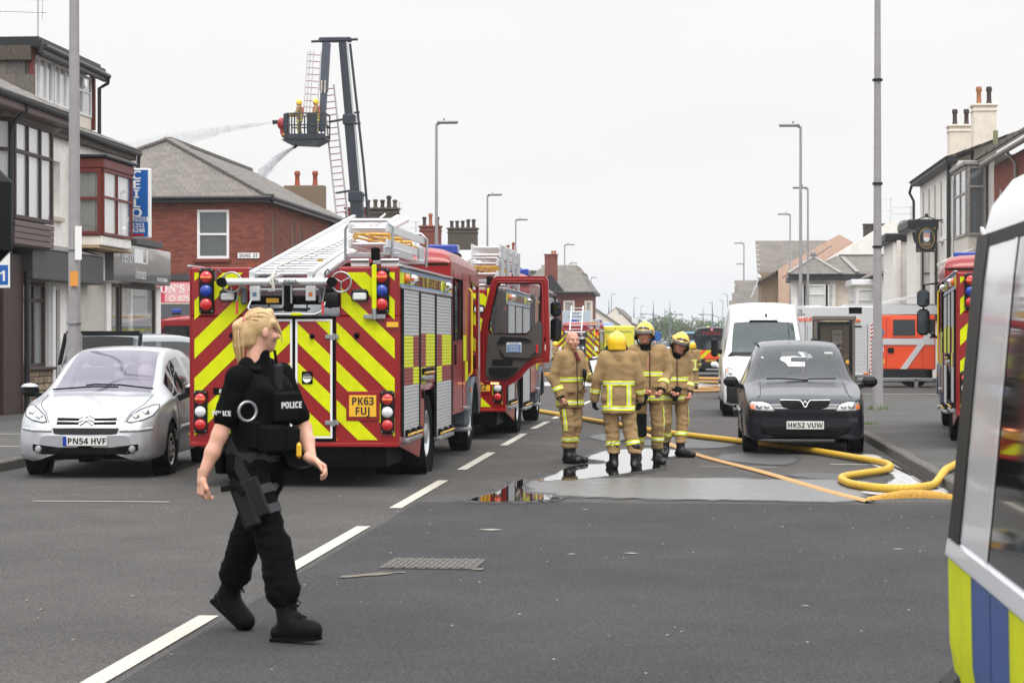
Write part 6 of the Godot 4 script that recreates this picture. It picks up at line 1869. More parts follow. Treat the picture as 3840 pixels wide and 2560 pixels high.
func white_house()->void:
	var t:=thing("terraced_shop","white rendered shop with slate-cheeked dormer and red framed oriel window","shop")
	var xf:=wall_frame(Vector3(BX,0.0,-45.2),FACE_EAST)
	var holes:=[[0.3,4.3,1.1,5.52]]
	wall(t,"wall",xf,PackedVector2Array([Vector2(0,3.6),Vector2(1.3,3.6),Vector2(1.3,0),Vector2(4.9,0),Vector2(4.9,3.0),Vector2(7.1,3.0),Vector2(7.1,6.2),Vector2(0,6.2)]),holes,0.3,mats["render_white"])
	wall(t,"shop_wall",xf,rect(4.9,0,9.6,4.0),[[4.9,0.45,9.1,2.95],[4.8,2.9,7.15,5]],0.3,mats["render_grey"])
	part(t,"side_wall",G.new().box(Vector3(BX-4.0,3.1,-52.36),Vector3(8.0,6.2,0.25)),mats["render_white"])
	part(t,"flat_roof",G.new().box(Vector3(BX-3.0,4.05,-53.6),Vector3(6.3,0.15,2.6)),mats["fascia_grey"])
	window(t,xf,0.3,4.3,0.8,1.22,mats["upvc"],{"tran":[0.52],"deep": -0.2,"sill": "sill_stone"})
	var o:=Node3D.new()
	o.name = "oriel_window"
	t.add_child(o)
	var oz:= -47.2
	window(o,wall_frame(Vector3(BX,3.95,oz),FACE_US),0.02,0,0.66,1.5,mats["red_wood"],{"tran":[0.55],"bar": 0.09,"deep": 0.0,"behind": "none"})
	part(o,"lace_curtain",G.new().box(Vector3(0.35,0.75,-0.05),Vector3(0.56,1.36,0.01)),mats["lace"],Vector3(BX,3.95,oz))
	window(o,wall_frame(Vector3(BX+0.7,3.95,oz-0.02),FACE_EAST),0.0,0,2.5,1.5,mats["red_wood"],{"mull":[0.48],"tran":[0.58],"bar": 0.07,"deep": 0.0})
	part(o,"oriel_head",G.new().box(Vector3(BX+0.36,5.57,oz-1.26),Vector3(0.8,0.24,2.62),0.03),mats["red_wood"])
	part(o,"oriel_roof",G.new().box(Vector3(BX+0.38,5.73,oz-1.26),Vector3(0.92,0.07,2.76),0.02),mats["black_paint"])
	part(o,"oriel_base",G.new().box(Vector3(BX+0.35,3.83,oz-1.26),Vector3(0.7,0.22,2.5),0.02),mats["render_white"])
	part(o,"oriel_back",G.new().box(Vector3(BX+0.02,4.7,oz-1.26),Vector3(0.03,1.5,2.4)),mats["room_dark"])
	part(t,"stone_eaves",G.new().box(Vector3(BX+0.06,6.12,-48.75),Vector3(0.16,0.16,7.1)),mats["stone_soot"])
	gutter(t,Vector3(BX+0.2,6.27,-45.2),Vector3(BX+0.2,6.22,-52.4),mats["gutter_black"],0.07)
	downpipe(t,[Vector3(BX+0.2,6.28,-52.35),Vector3(BX+0.16,5.9,-52.4),Vector3(BX+0.1,5.75,-52.4),Vector3(BX+0.1,4.2,-52.4)],mats["gutter_black"],0.045)
	roof_plane(t,"roof",[Vector3(BX+0.22,6.29,-45.2),Vector3(BX+0.22,6.29,-52.45),Vector3(BX-3.4,7.7,-52.0),Vector3(BX-3.4,7.7,-45.2)],mats["roof_slate"],120)
	var dz0:= -47.3
	var dz1:= -52.1
	var dm:=Node3D.new()
	dm.name = "dormer"
	t.add_child(dm)
	var dxf:=wall_frame(Vector3(BX-0.95,6.7,dz0),FACE_EAST)
	part(dm,"dormer_apron",G.new().box(Vector3(BX-1.1,6.86,(dz0+dz1)* 0.5),Vector3(0.3,0.5,dz0-dz1)),mats["render_cream"])
	window(dm,dxf,0.1,0.38,1.45,1.0,mats["upvc"],{"mull":[0.3,0.66],"tran":[],"deep": 0.0})
	window(dm,dxf,1.65,0.38,1.5,1.0,mats["upvc"],{"mull":[0.3,0.66],"deep": 0.0})
	window(dm,dxf,3.3,0.38,1.45,1.0,mats["upvc"],{"mull":[0.5],"tran":[0.6],"deep": 0.0,"behind": "none"})
	part(dm,"dormer_post",G.new().box(Vector3(BX-0.93,7.5,dz0+0.06),Vector3(0.12,1.4,0.12)).box(Vector3(BX-0.93,7.5,dz1-0.06),Vector3(0.12,1.4,0.12)),mats["red_wood"])
	part(dm,"dormer_roof",G.new().box(Vector3(BX-2.4,8.26,(dz0+dz1)* 0.5),Vector3(3.5,0.14,dz0-dz1+0.5)).box(Vector3(BX-2.3,8.38,(dz0+dz1)* 0.5),Vector3(3.1,0.1,dz0-dz1+0.3)),mats["black_paint"])
	part(dm,"dormer_fascia",G.new().box(Vector3(BX-0.66,8.12,(dz0+dz1)* 0.5),Vector3(0.1,0.22,dz0-dz1+0.5),0.02),mats["gutter_black"])
	part(dm,"dormer_parapet",G.new().box(Vector3(BX-2.5,8.05,dz0+0.16),Vector3(3.2,0.34,0.2),0.02),mats["stone_soot"])
	var cheek:=part(dm,"dormer_cheek",G.new().box(Vector3(BX-2.5,7.1,dz0+0.06),Vector3(3.0,1.8,0.1)),mats["roof_slate"])
	slates(dm,wall_frame(Vector3(BX-4.0,6.3,dz0+0.12),FACE_US),rect(0,0,3.0,1.55),60,0.42,0.3)
	gutter(dm,Vector3(BX-0.58,8.2,dz0+0.2),Vector3(BX-0.58,8.16,dz1-0.3),mats["gutter_black"],0.06)
	downpipe(dm,[Vector3(BX-0.58,8.14,dz1-0.25),Vector3(BX-0.6,7.98,dz1-0.25),Vector3(BX-0.8,7.85,dz1-0.2),Vector3(BX-0.8,6.5,dz1-0.2)],mats["gutter_black"],0.05)
	aerial(t,Vector3(BX-1.4,8.35,-49.2),1.3,0.3)
	var sf:=wall_frame(Vector3(BX+0.02,0.05,-45.2),FACE_EAST)
	part(t,"grey_panel",G.new().box(Vector3(BX+0.03,1.5,-48.4),Vector3(0.07,2.9,2.4)),mats["render_grey"])
	for q in [[-49.85,0.4],[-54.6,0.45]]:
		part(t,"pier",G.new().box(Vector3(BX+0.06,1.5,q[0]),Vector3(0.14,2.9,q[1]),0.015),mats["render_white"])
	part(t,"white_fascia",G.new().box(Vector3(BX+0.08,3.3,-48.9),Vector3(0.2,0.66,1.6),0.015),mats["render_white"])
	part(t,"fascia_shelf",G.new().box(Vector3(BX+0.3,3.68,-48.6),Vector3(0.66,0.05,3.0),0.01),mt("pale_timber","b39b74",0.7))
	window(t,sf,4.9,0.5,0.75,2.4,mats["brown_wood"],{"bar": 0.09,"behind": "none","deep": 0.06})
	window(t,sf,5.75,0.5,3.35,2.4,mats["brown_wood"],{"bar": 0.09,"behind": "none","mull":[0.98],"deep": 0.06})
	part(t,"stall_riser",G.new().box(Vector3(BX+0.05,0.28,-52.2),Vector3(0.12,0.5,4.8)),mats["render_grey"])
	var sg:=thing("shop_sign","dark grey glossy fascia sign reading Ceilo Interiors with white squares","shop sign")
	part(sg,"sign_box",G.new().box(Vector3(BX+0.22,3.43,-52.05),Vector3(0.34,0.88,5.5),0.015),mats["sign_grey"])
	lettering(sg,"sign_name","Ceilo",0.36,mt("sign_silver","dfe1e2",0.4),Vector3(BX+0.395,3.62,-50.45),Vector3(0,PI/2,0),0.95,"Droid Sans",false)
	lettering(sg,"sign_name","Interiors",0.24,mats["sign_silver"],Vector3(BX+0.395,3.2,-51.75),Vector3(0,PI/2,0),0.8,"Droid Sans",false)
	lettering(sg,"telephone","Tel: 01253 346246",0.095,mats["sign_silver"],Vector3(BX+0.395,3.12,-53.9),Vector3(0,PI/2,0),1.0,"Droid Sans",false)
	for k in 3:
		part(sg,"logo_square",G.new().box(Vector3(BX+0.392,3.64,-51.35-k*0.42),Vector3(0.01,0.34,0.42)),[mats["ink_white"],mats["sign_silver"],mats["sign_grey"]][k])
	part(sg,"logo_frame",G.new().box(Vector3(BX+0.394,3.48,-52.19),Vector3(0.012,0.03,0.42)).box(Vector3(BX+0.394,3.64,-52.36),Vector3(0.012,0.34,0.1)),mats["ink_white"])
	var bs:=thing("shop_sign","tall blue and white vertical sign with CEILO letters projecting beside the oriel","shop sign",Vector3(-13.36,4.86,-50.4))
	part(bs,"sign_board",G.new().box(Vector3.ZERO,Vector3(0.92,1.68,0.14),0.03),mats["ink_white"])
	part(bs,"blue_panel",G.new().box(Vector3(0,0.24,0.071),Vector3(0.8,1.12,0.006)).box(Vector3(0,-0.62,0.071),Vector3(0.8,0.36,0.006)),mats["sign_blue"])
	var yy:=0.67
	for ch in "CEILO":
		var q:=lettering(bs,"sign_letter",ch,0.2,mats["ink_white"],Vector3(0.12,yy,0.076),Vector3(0,0,0),1.5)
		yy-=0.225
	lettering(bs,"sign_text","CEILINGS",0.1,mats["sign_blue"],Vector3(0.08,-0.38,0.073),Vector3.ZERO,0.95)
	lettering(bs,"sign_text","01253",0.1,mats["ink_white"],Vector3(0.12,-0.53,0.076))
	lettering(bs,"sign_text","346246",0.1,mats["ink_white"],Vector3(0.1,-0.65,0.076))
	part(bs,"red_strip",G.new().box(Vector3(0.1,-0.76,0.076),Vector3(0.4,0.05,0.004)),mats["lens_red"])
	part(bs,"bracket",G.new().box(Vector3(-0.3,0.6,-0.05),Vector3(0.7,0.04,0.04)).box(Vector3(-0.3,-0.6,-0.05),Vector3(0.7,0.04,0.04)),mats["black_paint"])
func duke_corner()->void:
	var t:=thing("brick_building","red brick corner building with hipped slate roof and street name plate","building")
	var z0:= -69.0
	var x0:= -22.4
	var fr:=wall_frame(Vector3(x0,-0.2,z0),FACE_US)
	var fh:=[[6.27,4.42,7.34,6.03]]
	wall(t,"front_wall",fr,rect(0,0,8.5,6.42),fh,0.3,mats["mortar"])
	bricks(t,fr,[3.6,3.85,8.515,6.4],fh,300)
	window(t,fr,6.27,4.42,1.07,1.61,mats["upvc"],{"tran":[0.5],"bar": 0.09,"deep": -0.03,"behind": "none","sill": "brick_b"})
	var sd:=wall_frame(Vector3(BX,-0.2,z0),FACE_EAST)
	var sh:=[]
	for q in [[1.35,0.5,1.5],[4.9,0.55,1.45],[6.35,0.5,1.4],[9.0,0.5,1.4]]:
		sh.append([q[0],4.45,q[0]+ q[1],4.45+q[2]])
		window(t,sd,q[0],4.45,q[1],q[2],mats["upvc"],{"mull":[0.5],"bar": 0.06,"deep": -0.12,"behind": "none","sill": "brick_b"})
	wall(t,"side_wall",sd,rect(0.001,0,18.0,6.4),sh,0.3,mats["mortar"])
	bricks(t,sd,[0.0,3.4,18.0,6.38],sh,0)
	part(t,"air_vent",G.new().box(Vector3(-14.35,4.02,z0+0.02),Vector3(0.24,0.16,0.03)),mats["pot_red"])
	var e:=6.22
	var ax:= -18.1
	var rz:=z0-4.0
	var ry:=8.5
	roof_plane(t,"roof",[Vector3(x0-0.2,e,z0+0.25),Vector3(BX+0.25,e,z0+0.25),Vector3(ax,ry,rz)],mats["roof_slate"],300,0.3,0.24)
	roof_plane(t,"roof",[Vector3(BX+0.25,e,z0+0.25),Vector3(BX+0.25,e,z0-18.0),Vector3(ax,ry,z0-18.0),Vector3(ax,ry,rz)],mats["roof_slate"],0,0.34,0.26)
	roof_plane(t,"roof",[Vector3(x0-0.2,e,z0-18.0),Vector3(x0-0.2,e,z0+0.25),Vector3(ax,ry,rz),Vector3(ax,ry,z0-18.0)],mats["roof_slate"])
	for q in [[Vector3(BX+0.25,e,z0+0.25),1],[Vector3(x0-0.2,e,z0+0.25),-1]]:
		var a:Vector3=q[0]
		var b:=Vector3(ax,ry,rz)
		for k in 13:
			var h:=part(t,"hip_tile",G.new().bar(a.lerp(b,k/13.0),a.lerp(b,(k+0.96)/ 13.0),0.34,0.09),mats["slate_b"],Vector3(0,0.05,0))
	for k in 30:
		part(t,"ridge_tile",G.new().bar(Vector3(ax,ry+0.04,rz-k*0.46),Vector3(ax,ry+0.04,rz-k*0.46-0.44),0.3,0.12),mats[["slate_b","slate_c"][k%2]])
	gutter(t,Vector3(x0,e-0.02,z0+0.32),Vector3(BX+0.3,e-0.02,z0+0.32),mats["gutter_black"],0.07)
	gutter(t,Vector3(BX+0.32,e-0.02,z0+0.32),Vector3(BX+0.32,e-0.02,z0-17.9),mats["gutter_black"],0.07)
	part(t,"soffit",G.new().box(Vector3((x0+BX)* 0.5,e-0.1,z0+0.15),Vector3(8.9,0.14,0.3)).box(Vector3(BX+0.15,e-0.1,z0-9.0),Vector3(0.3,0.14,17.8)),mats["gutter_black"])
	downpipe(t,[Vector3(BX+0.3,e-0.05,z0-12.4),Vector3(BX+0.08,e-0.3,z0-12.4),Vector3(BX+0.08,0,z0-12.4)],mats["gutter_black"],0.05)
	downpipe(t,[Vector3(BX-2.0,3.8,z0+0.06),Vector3(BX-2.0,2.6,z0+0.06)],mats["gutter_black"],0.05)
	part(t,"shop_lintel",G.new().box(Vector3(-18.0,3.62,z0+0.05),Vector3(8.0,0.2,0.12)),mats["fascia_grey"])
	part(t,"shutter_box",G.new().box(Vector3(-17.2,2.5,z0+0.12),Vector3(4.4,0.5,0.24),0.02),mats["grey_trim"])
	var ro:=part(t,"roller_shutter",G.new().box(Vector3(-17.2,1.1,z0+0.05),Vector3(4.2,2.4,0.05)),mats["shutter_grey"])
	var sl:=G.new().box(Vector3.ZERO,Vector3(4.2,0.085,0.05),0.02).mesh()
	for k in 24:part(ro,"slat",sl,mats["shutter_grey"],Vector3(-17.2,0.0+0.095*k,z0+0.09))
	var ps:=thing("shop_sign","red and pink shop fascia with white lettering over a roller shutter","shop sign",Vector3(-17.0,3.12,z0+0.2))
	part(ps,"sign_board",G.new().box(Vector3.ZERO,Vector3(4.0,0.68,0.06),0.01),mats["sign_pink"])
	part(ps,"pale_fade",G.new().box(Vector3(0.9,0,0.031),Vector3(2.1,0.62,0.004)),mt("sign_pale_pink","e2a7a9",0.45))
	lettering(ps,"sign_name","SON'S CAR",0.26,mats["ink_white"],Vector3(0.42,0.12,0.036),Vector3.ZERO,0.95,"Droid Serif")
	lettering(ps,"telephone","07541",0.17,mats["ink_white"],Vector3(0.62,-0.2,0.036))
	part(ps,"phone_symbol",G.new().lathe([Vector2(0.07,0),Vector2(0.085,0.006),Vector2(0.1,0)],20,2),mats["ink_white"],Vector3(0.1,-0.2,0.034))
	part(ps,"board_edge",G.new().box(Vector3(0,-0.36,0.01),Vector3(4.04,0.05,0.08)),mats["sill_stone"])
	var nm:=thing("street_name_plate","white street name plate reading DUKE ST on the brick corner","street sign",Vector3(-14.41,4.32,z0+0.045))
	part(nm,"name_board",G.new().box(Vector3.ZERO,Vector3(0.72,0.18,0.02),0.004),mats["ink_white"])
	lettering(nm,"street_name","DUKE  ST",0.11,mats["ink"],Vector3(0,0,0.011),Vector3.ZERO,0.95)
	chimney(t,Vector3(-15.75,6.6,z0-17.6),Vector3(1.66,1.25,0.6),mats["stone_buff_b"],[[-0.32,0.6],[0.42,0.6]],["pot_red"],false)
func terrace(label:String,x:float,z0:float,z1:float,e:float,r:float,ridge_x:float,m:Material,back:=9.0)->Node3D:
	var t:=thing("terraced_house",label,"house",Vector3.ZERO,0.0)
	var f:=wall_frame(Vector3(x,-0.4,z0),FACE_EAST)
	var holes:=[]
	var u:=0.8
	while u<z0-z1-1.4:
		holes.append([u,4.0,u+1.2,5.5 if e>5.6 else 5.2])
		holes.append([u,1.2,u+1.6,2.8])
		u+=3.2
	wall(t,"front_wall",f,rect(0,0,z0-z1,e+0.4),holes,0.25,m)
	for h in holes:window(t,f,h[0],h[1],h[2]- h[0],h[3]- h[1],mats["upvc"],{"mull":[0.5],"tran":[0.6],"sill": "sill_stone"})
	var gab:=PackedVector2Array([Vector2(0,-0.4),Vector2(back,-0.4),Vector2(back,e),Vector2(back -(x-ridge_x),r),Vector2(0,e)])
	var pts:=PackedVector2Array([Vector2(x-back,-0.4),Vector2(x,-0.4),Vector2(x,e),Vector2(ridge_x,r),Vector2(x-back,e)])
	for z in [z0,z1]:
		part(t,"gable_wall",G.new().prism(pts,z-0.15,z+0.15),m)
	roof_plane(t,"roof",[Vector3(x+0.25,e,z0+0.2),Vector3(x+0.25,e,z1-0.2),Vector3(ridge_x,r+0.06,z1-0.2),Vector3(ridge_x,r+0.06,z0+0.2)],mats["roof_slate"],0,0.4,0.3)
	roof_plane(t,"roof",[Vector3(x-back,e,z1-0.2),Vector3(x-back,e,z0+0.2),Vector3(ridge_x,r+0.06,z0+0.2),Vector3(ridge_x,r+0.06,z1-0.2)],mats["roof_slate"])
	gutter(t,Vector3(x+0.3,e,z0),Vector3(x+0.3,e,z1),mats["gutter_black"])
	return t
func far_left()->void:
	var t:=terrace("pebbled terrace beyond the brick corner with a sooty five-pot chimney",-14.2,-104.0,-116.0,5.4,7.0,-16.5,mats["render_grey"])
	chimney(t,Vector3(-15.2,6.2,-104.2),Vector3(1.75,1.7,0.7),mats["stone_soot"],[[-0.62,0.4],[-0.25,0.42],[0.1,0.4],[0.42,0.6],[0.72,0.4]],["pot_dark","stone_soot","pot_dark"])
	chimney(t,Vector3(-15.9,6.0,-101.2),Vector3(1.0,1.75,0.6),mats["far_brick"],[[-0.1,0.7]],["pot_red"])
	aerial(t,Vector3(-14.3,7.2,-104.4),1.1,0.2)
	t=terrace("brick terrace with a tall brown chimney beside the near lamp post",-12.6,-119.0,-123.5,5.4,6.7,-14.6,mats["far_brick"])
	chimney(t,Vector3(-14.55,5.6,-119.2),Vector3(1.15,2.2,0.7),mats["far_brick"],[[-0.35,0.5],[0.0,0.7],[0.38,0.5]],["pot_dark","pot_buff","pot_dark"])
	aerial(t,Vector3(-15.4,6.7,-119.3),1.5,0.0)
	t=terrace("stone-gabled terrace with a wide grey five-pot chimney",-12.0,-124.3,-150.0,5.3,6.6,-13.4,mats["stone_soot"])
	chimney(t,Vector3(-13.3,5.9,-124.5),Vector3(1.7,2.05,0.7),mats["stone_soot"],[[-0.65,0.42],[-0.33,0.42],[0.0,0.42],[0.32,0.5],[0.64,0.5]],["pot_dark"])
	t=terrace("slate-roofed terrace before the red chimney house",-11.6,-152.0,-180.0,5.2,7.6,-14.5,mats["render_grey"])
	chimney(t,Vector3(-13.9,6.6,-165.0),Vector3(0.9,1.5,0.7),mats["far_brick"],[[-0.2,0.6],[0.2,0.8]],["pot_red"])
	for k in 3:
		part(t,"bay_roof",G.new().prism(PackedVector2Array([Vector2(-1.3,0),Vector2(1.3,0),Vector2(0.9,1.4),Vector2(-0.9,1.4)]),-0.5,0.5),mats["lead_grey"],Vector3(-11.2,3.3,-156.0-k*8.0),Vector3(0,PI/2,0))
	t=thing("corner_house","red brick corner house with huge square chimney, far down the left side","house")
	part(t,"wall",G.new().box(Vector3(-12.0,2.7,-196.0),Vector3(6.1,6.2,12.0)),mats["far_brick"])
	roof_plane(t,"roof",[Vector3(-15.4,5.7,-189.5),Vector3(-8.6,5.7,-189.5),Vector3(-10.4,8.2,-195.0),Vector3(-13.4,8.2,-195.0)],mats["roof_slate"],0,0.4,0.3)
	roof_plane(t,"roof",[Vector3(-8.6,5.7,-189.5),Vector3(-8.6,5.7,-202.5),Vector3(-10.4,8.2,-202.5),Vector3(-10.4,8.2,-195.0)],mats["roof_slate"],0,0.4,0.3)
	part(t,"eaves",G.new().box(Vector3(-12.0,5.62,-196.0),Vector3(6.9,0.22,13.0)),mats["black_paint"])
	part(t,"main_roof",G.new().prism(PackedVector2Array([Vector2(-17,5.7),Vector2(-9.5,5.7),Vector2(-9.8,7.6),Vector2(-16,7.9)]),-204.0,-197.0),mats["roof_slate"])
	chimney(t,Vector3(-12.3,6.0,-188.6),Vector3(1.1,2.9,0.8),mats["far_brick"],[[0.1,0.3],[0.35,0.3]],["pot_buff"])
	part(t,"pointed_dormer",G.new().prism(PackedVector2Array([Vector2(-1.2,0),Vector2(1.2,0),Vector2(0,1.5)]),-0.5,0.3),mats["black_paint"],Vector3(-12.3,5.7,-188.0))
	for q in [[-11.3,1.0],[-9.4,0.7]]:
		window(t,wall_frame(Vector3(q[0],2.9,-189.98),FACE_US),0,0,q[1],2.0,mats["render_cream"],{"deep": 0.04,"bar": 0.16})
	t=thing("cream_house","small cream gabled house with grey roof far beyond the road sign","house",Vector3(-11.6,-0.33,-300.0))
	part(t,"gable_wall",G.new().prism(PackedVector2Array([Vector2(-4,0),Vector2(2.6,0),Vector2(2.6,3.0),Vector2(-1.8,5.9),Vector2(-4,5.2)]),-8,0),mats["render_cream"])
	roof_plane(t,"roof",[Vector3(2.9,2.9,0.3),Vector3(2.9,2.9,-8.2),Vector3(-1.8,6.05,-8.2),Vector3(-1.8,6.05,0.3)],mats["roof_slate"])
	window(t,wall_frame(Vector3(-1.6,3.2,0.0),FACE_US),0,0,0.8,1.2,mats["black_paint"],{"deep": 0.04})
	t=terrace("low brown-roofed row past the cream house",-9.0,-330.0,-372.0,3.6,6.2,-11.5,mats["render_cream"],6.0)
func right_side()->void:
	var X:=11.0
	var t:=thing("brick_building","red brick building with narrow windows at the right edge above the police van","building")
	var w:=wall_frame(Vector3(X,-0.3,-79.0),FACE_WEST)
	var hs:=[[1.2,5.7,1.75,7.2],[3.6,5.7,4.15,7.3]]
	wall(t,"front_wall",w,rect(0,0,16,8.2),hs,0.3,mats["mortar"])
	bricks(t,w,[0.0,5.0,9.0,8.15],hs,160)
	for h in hs:window(t,w,h[0],h[1],0.55,h[3]- h[1],mats["upvc"],{"tran":[0.62],"deep": -0.06,"behind": "none","sill": "sill_stone"})
	roof_plane(t,"roof",[Vector3(X-0.35,7.95,-79.2),Vector3(X-0.35,7.95,-63.0),Vector3(X+3.2,10.2,-63.0),Vector3(X+3.2,10.2,-79.2)],mats["roof_slate"],60)
	gutter(t,Vector3(X-0.42,7.95,-79.2),Vector3(X-0.42,7.95,-63.0),mats["gutter_grey"],0.09)
	downpipe(t,[Vector3(X-0.4,7.9,-73.2),Vector3(X-0.1,7.5,-73.2),Vector3(X-0.1,0,-73.2)],mats["gutter_grey"],0.06)
	t=thing("terraced_house","stained grey stone house with a tall glazed bay and cream chimneys","house")
	part(t,"wall",G.new().box(Vector3(X+4.0,4.0,-84.6),Vector3(7.9,8.6,11.1)),mats["render_grey"])
	for y in [4.55,1.3]:
		var bh:=2.6 if y>4 else 2.5
		window(t,wall_frame(Vector3(X-0.75,y+0.9,-84.6),FACE_WEST),0.0,0,3.6,bh,mats["gutter_grey"],{"mull":[0.5],"tran":[0.62],"bar": 0.1,"deep": 0.0,"behind": "none"})
		window(t,wall_frame(Vector3(X+0.0,y+0.9,-86.0),FACE_WEST+1.05),0.0,0,1.6,bh,mats["upvc"],{"mull":[0.5],"tran":[0.7],"bar": 0.08,"deep": 0.0})
		window(t,wall_frame(Vector3(X-0.72,y+0.9,-80.95),FACE_US),0.0,0,0.7,bh,mats["gutter_grey"],{"tran":[0.7],"bar": 0.1,"deep": 0.0,"behind": "none"})
		part(t,"bay_core",G.new().box(Vector3(X-0.3,y+0.9+bh*0.5,-82.9),Vector3(0.6,bh,3.3)),mats["room_dark"])
		part(t,"bay_apron",G.new().box(Vector3(X-0.36,y+0.35,-83.0),Vector3(0.74,1.1,4.0),0.03),mats["render_grey"])
	part(t,"bay_cornice",G.new().box(Vector3(X-0.4,8.15,-83.0),Vector3(0.95,0.16,4.3),0.03),mats["gutter_grey"])
	part(t,"awning",G.new().prism(PackedVector2Array([Vector2(0,0),Vector2(1.1,-0.5),Vector2(1.1,-0.6),Vector2(0,-0.35)]),-1.6,1.6),mats["render_grey"],Vector3(X-0.6,4.95,-80.6),Vector3(0,PI,0))
	part(t,"quoin_strip",G.new().box(Vector3(X-0.06,4.4,-90.0),Vector3(0.12,7.6,0.62)),mats["black_paint"])
	roof_plane(t,"roof",[Vector3(X-0.3,8.35,-90.3),Vector3(X-0.3,8.35,-79.2),Vector3(X+3.4,10.6,-79.2),Vector3(X+3.4,10.6,-90.3)],mats["roof_slate"],100)
	for k in 16:
		part(t,"ridge_tile",G.new().bar(Vector3(X-0.28+k*0.23,8.4+k*0.14,-79.0),Vector3(X-0.06+k*0.23,8.53+k*0.14,-79.0),0.3,0.12),mats["slate_b"])
	chimney(t,Vector3(X+1.3,8.6,-91.5),Vector3(0.95,2.75,0.9),mats["chimney_cream"],[[-0.2,0.75],[0.22,0.75]],["pot_buff","pot_dark"])
	chimney(t,Vector3(X+0.8,8.4,-95.2),Vector3(1.05,2.45,0.9),mats["chimney_cream"],[[-0.25,0.7],[0.25,0.7]],["pot_dark"])
	part(t,"mossy_post",G.new().box(Vector3(X+0.1,8.95,-79.4),Vector3(0.16,0.5,0.16)),mt("moss","7c8060",0.95))
	t=thing("public_house","white rendered three-storey public house with blind upper windows and black trim","pub")
	part(t,"wall",G.new().box(Vector3(X+4.0,4.3,-97.2),Vector3(8.0,9.4,14.0)),mats["render_white"])
	var pw:=wall_frame(Vector3(X-0.0,-0.3,-104.2),FACE_WEST)
	for k in 5:
		part(t,"blind_window",G.new().box(Vector3(X-0.02,7.3,-102.6+k*2.4),Vector3(0.06,2.4,0.3)),mats["render_grey"])
		part(t,"window_sill",G.new().box(Vector3(X-0.08,5.9,-102.2+k*2.4),Vector3(0.2,0.16,1.3),0.02),mats["render_white"])
	part(t,"eaves",G.new().box(Vector3(X-0.2,9.05,-97.2),Vector3(0.5,0.3,14.3),0.03),mats["black_paint"])
	roof_plane(t,"roof",[Vector3(X-0.5,9.1,-104.4),Vector3(X-0.5,9.1,-90.1),Vector3(X+3.4,10.5,-90.1),Vector3(X+3.4,10.5,-104.4)],mats["roof_slate"],0,0.4,0.3)
	downpipe(t,[Vector3(X-0.4,9.0,-104.1),Vector3(X-0.5,8.6,-104.3),Vector3(X-0.3,8.2,-104.3),Vector3(X-0.3,4,-104.3)],mats["gutter_black"],0.07)
	downpipe(t,[Vector3(X-0.12,8.9,-91.8),Vector3(X-0.12,0.5,-91.8)],mats["gutter_black"],0.09)
	aerial(t,Vector3(X-0.4,6.6,-104.6),1.4,0.0)
	var ds:=part(t,"satellite_dish",G.new().lathe([Vector2(0,0.1),Vector2(0.25,0.05),Vector2(0.42,-0.06)],18,2),mats["gutter_grey"],Vector3(X-0.7,6.9,-104.6),Vector3(0.1,-0.5,0))
	var ex:=part(t,"front_block",G.new().box(Vector3(X-0.5,3.2,-98.6),Vector3(1.0,6.9,3.8)).box(Vector3(X-0.75,3.1,-104.4),Vector3(1.5,6.6,5.0)),mats["render_white"])
	for q in [[-0.62,6.7,-98.6,1.5,0.42,4.2],[-0.9,6.35,-104.4,2.0,0.4,5.3],[-0.62,2.55,-98.6,1.4,0.34,4.2],[-0.9,2.2,-104.4,1.9,0.3,5.3]]:
		part(t,"cornice",G.new().box(Vector3(X+q[0],q[1],q[2]),Vector3(q[3],q[4],q[5]),0.06),mats["black_paint"])
	for q in [[-96.66,-0.85],[-101.86,-1.2]]:
		for k in 2:
			part(t,"pilaster",G.new().box(Vector3(X+q[1]- 0.05+k*0.62,4.5,q[0]+ 0.05),Vector3(0.2,3.6,0.12),0.015),mats["render_white"])
	window(t,wall_frame(Vector3(X-0.72,3.0,-96.69),FACE_US),0,0,0.66,3.0,mats["black_paint"],{"tran":[0.5],"deep": 0.03,"bar": 0.07,"behind": "half"})
	part(t,"wall_lantern",G.new().lathe([Vector2(0.0,-0.3),Vector2(0.1,-0.25),Vector2(0.2,0.2),Vector2(0.05,0.35),Vector2(0.0,0.4)],6),mats["black_paint"],Vector3(X-1.0,6.1,-96.3))
	part(t,"canopy_blind",G.new().prism(PackedVector2Array([Vector2(0,0),Vector2(1.2,-0.4),Vector2(1.2,-0.6),Vector2(0,-0.3)]),-1.6,1.6),mats["black_paint"],Vector3(X-1.0,2.2,-98.4),Vector3(0,PI,0))
	part(t,"banner",G.new().box(Vector3(X-1.7,1.7,-98.0),Vector3(0.05,0.7,2.4)),mats["lens_blue"])
	var sg:=thing("inn_sign","black and gold hanging inn sign with oval portrait of a white-bearded man","pub sign",Vector3(X-0.72,6.0,-94.8))
	part(sg,"sign_board",G.new().prism(PackedVector2Array([Vector2(-0.46,-0.62),Vector2(0.46,-0.62),Vector2(0.46,0.48),Vector2(0.2,0.56),Vector2(0,0.66),Vector2(-0.2,0.56),Vector2(-0.46,0.48)]),-0.04,0.04),mats["black_paint"])
	var ov:=[]
	for k in 25:ov.append(Vector3(cos(TAU*k/24)* 0.33,sin(TAU*k/24)* 0.44-0.03,0.045))
	part(sg,"gold_oval",G.new().tube(ov,0.02,6,false),mt("gilt","b59a4a",0.4,0.5))
	var disc:=PackedVector2Array()
	for k in 24:disc.append(Vector2(cos(TAU*k/24)* 0.32,sin(TAU*k/24)* 0.43-0.03))
	part(sg,"portrait_ground",G.new().prism(disc,0.04,0.046),mt("portrait_dark","2a2c33",0.6))
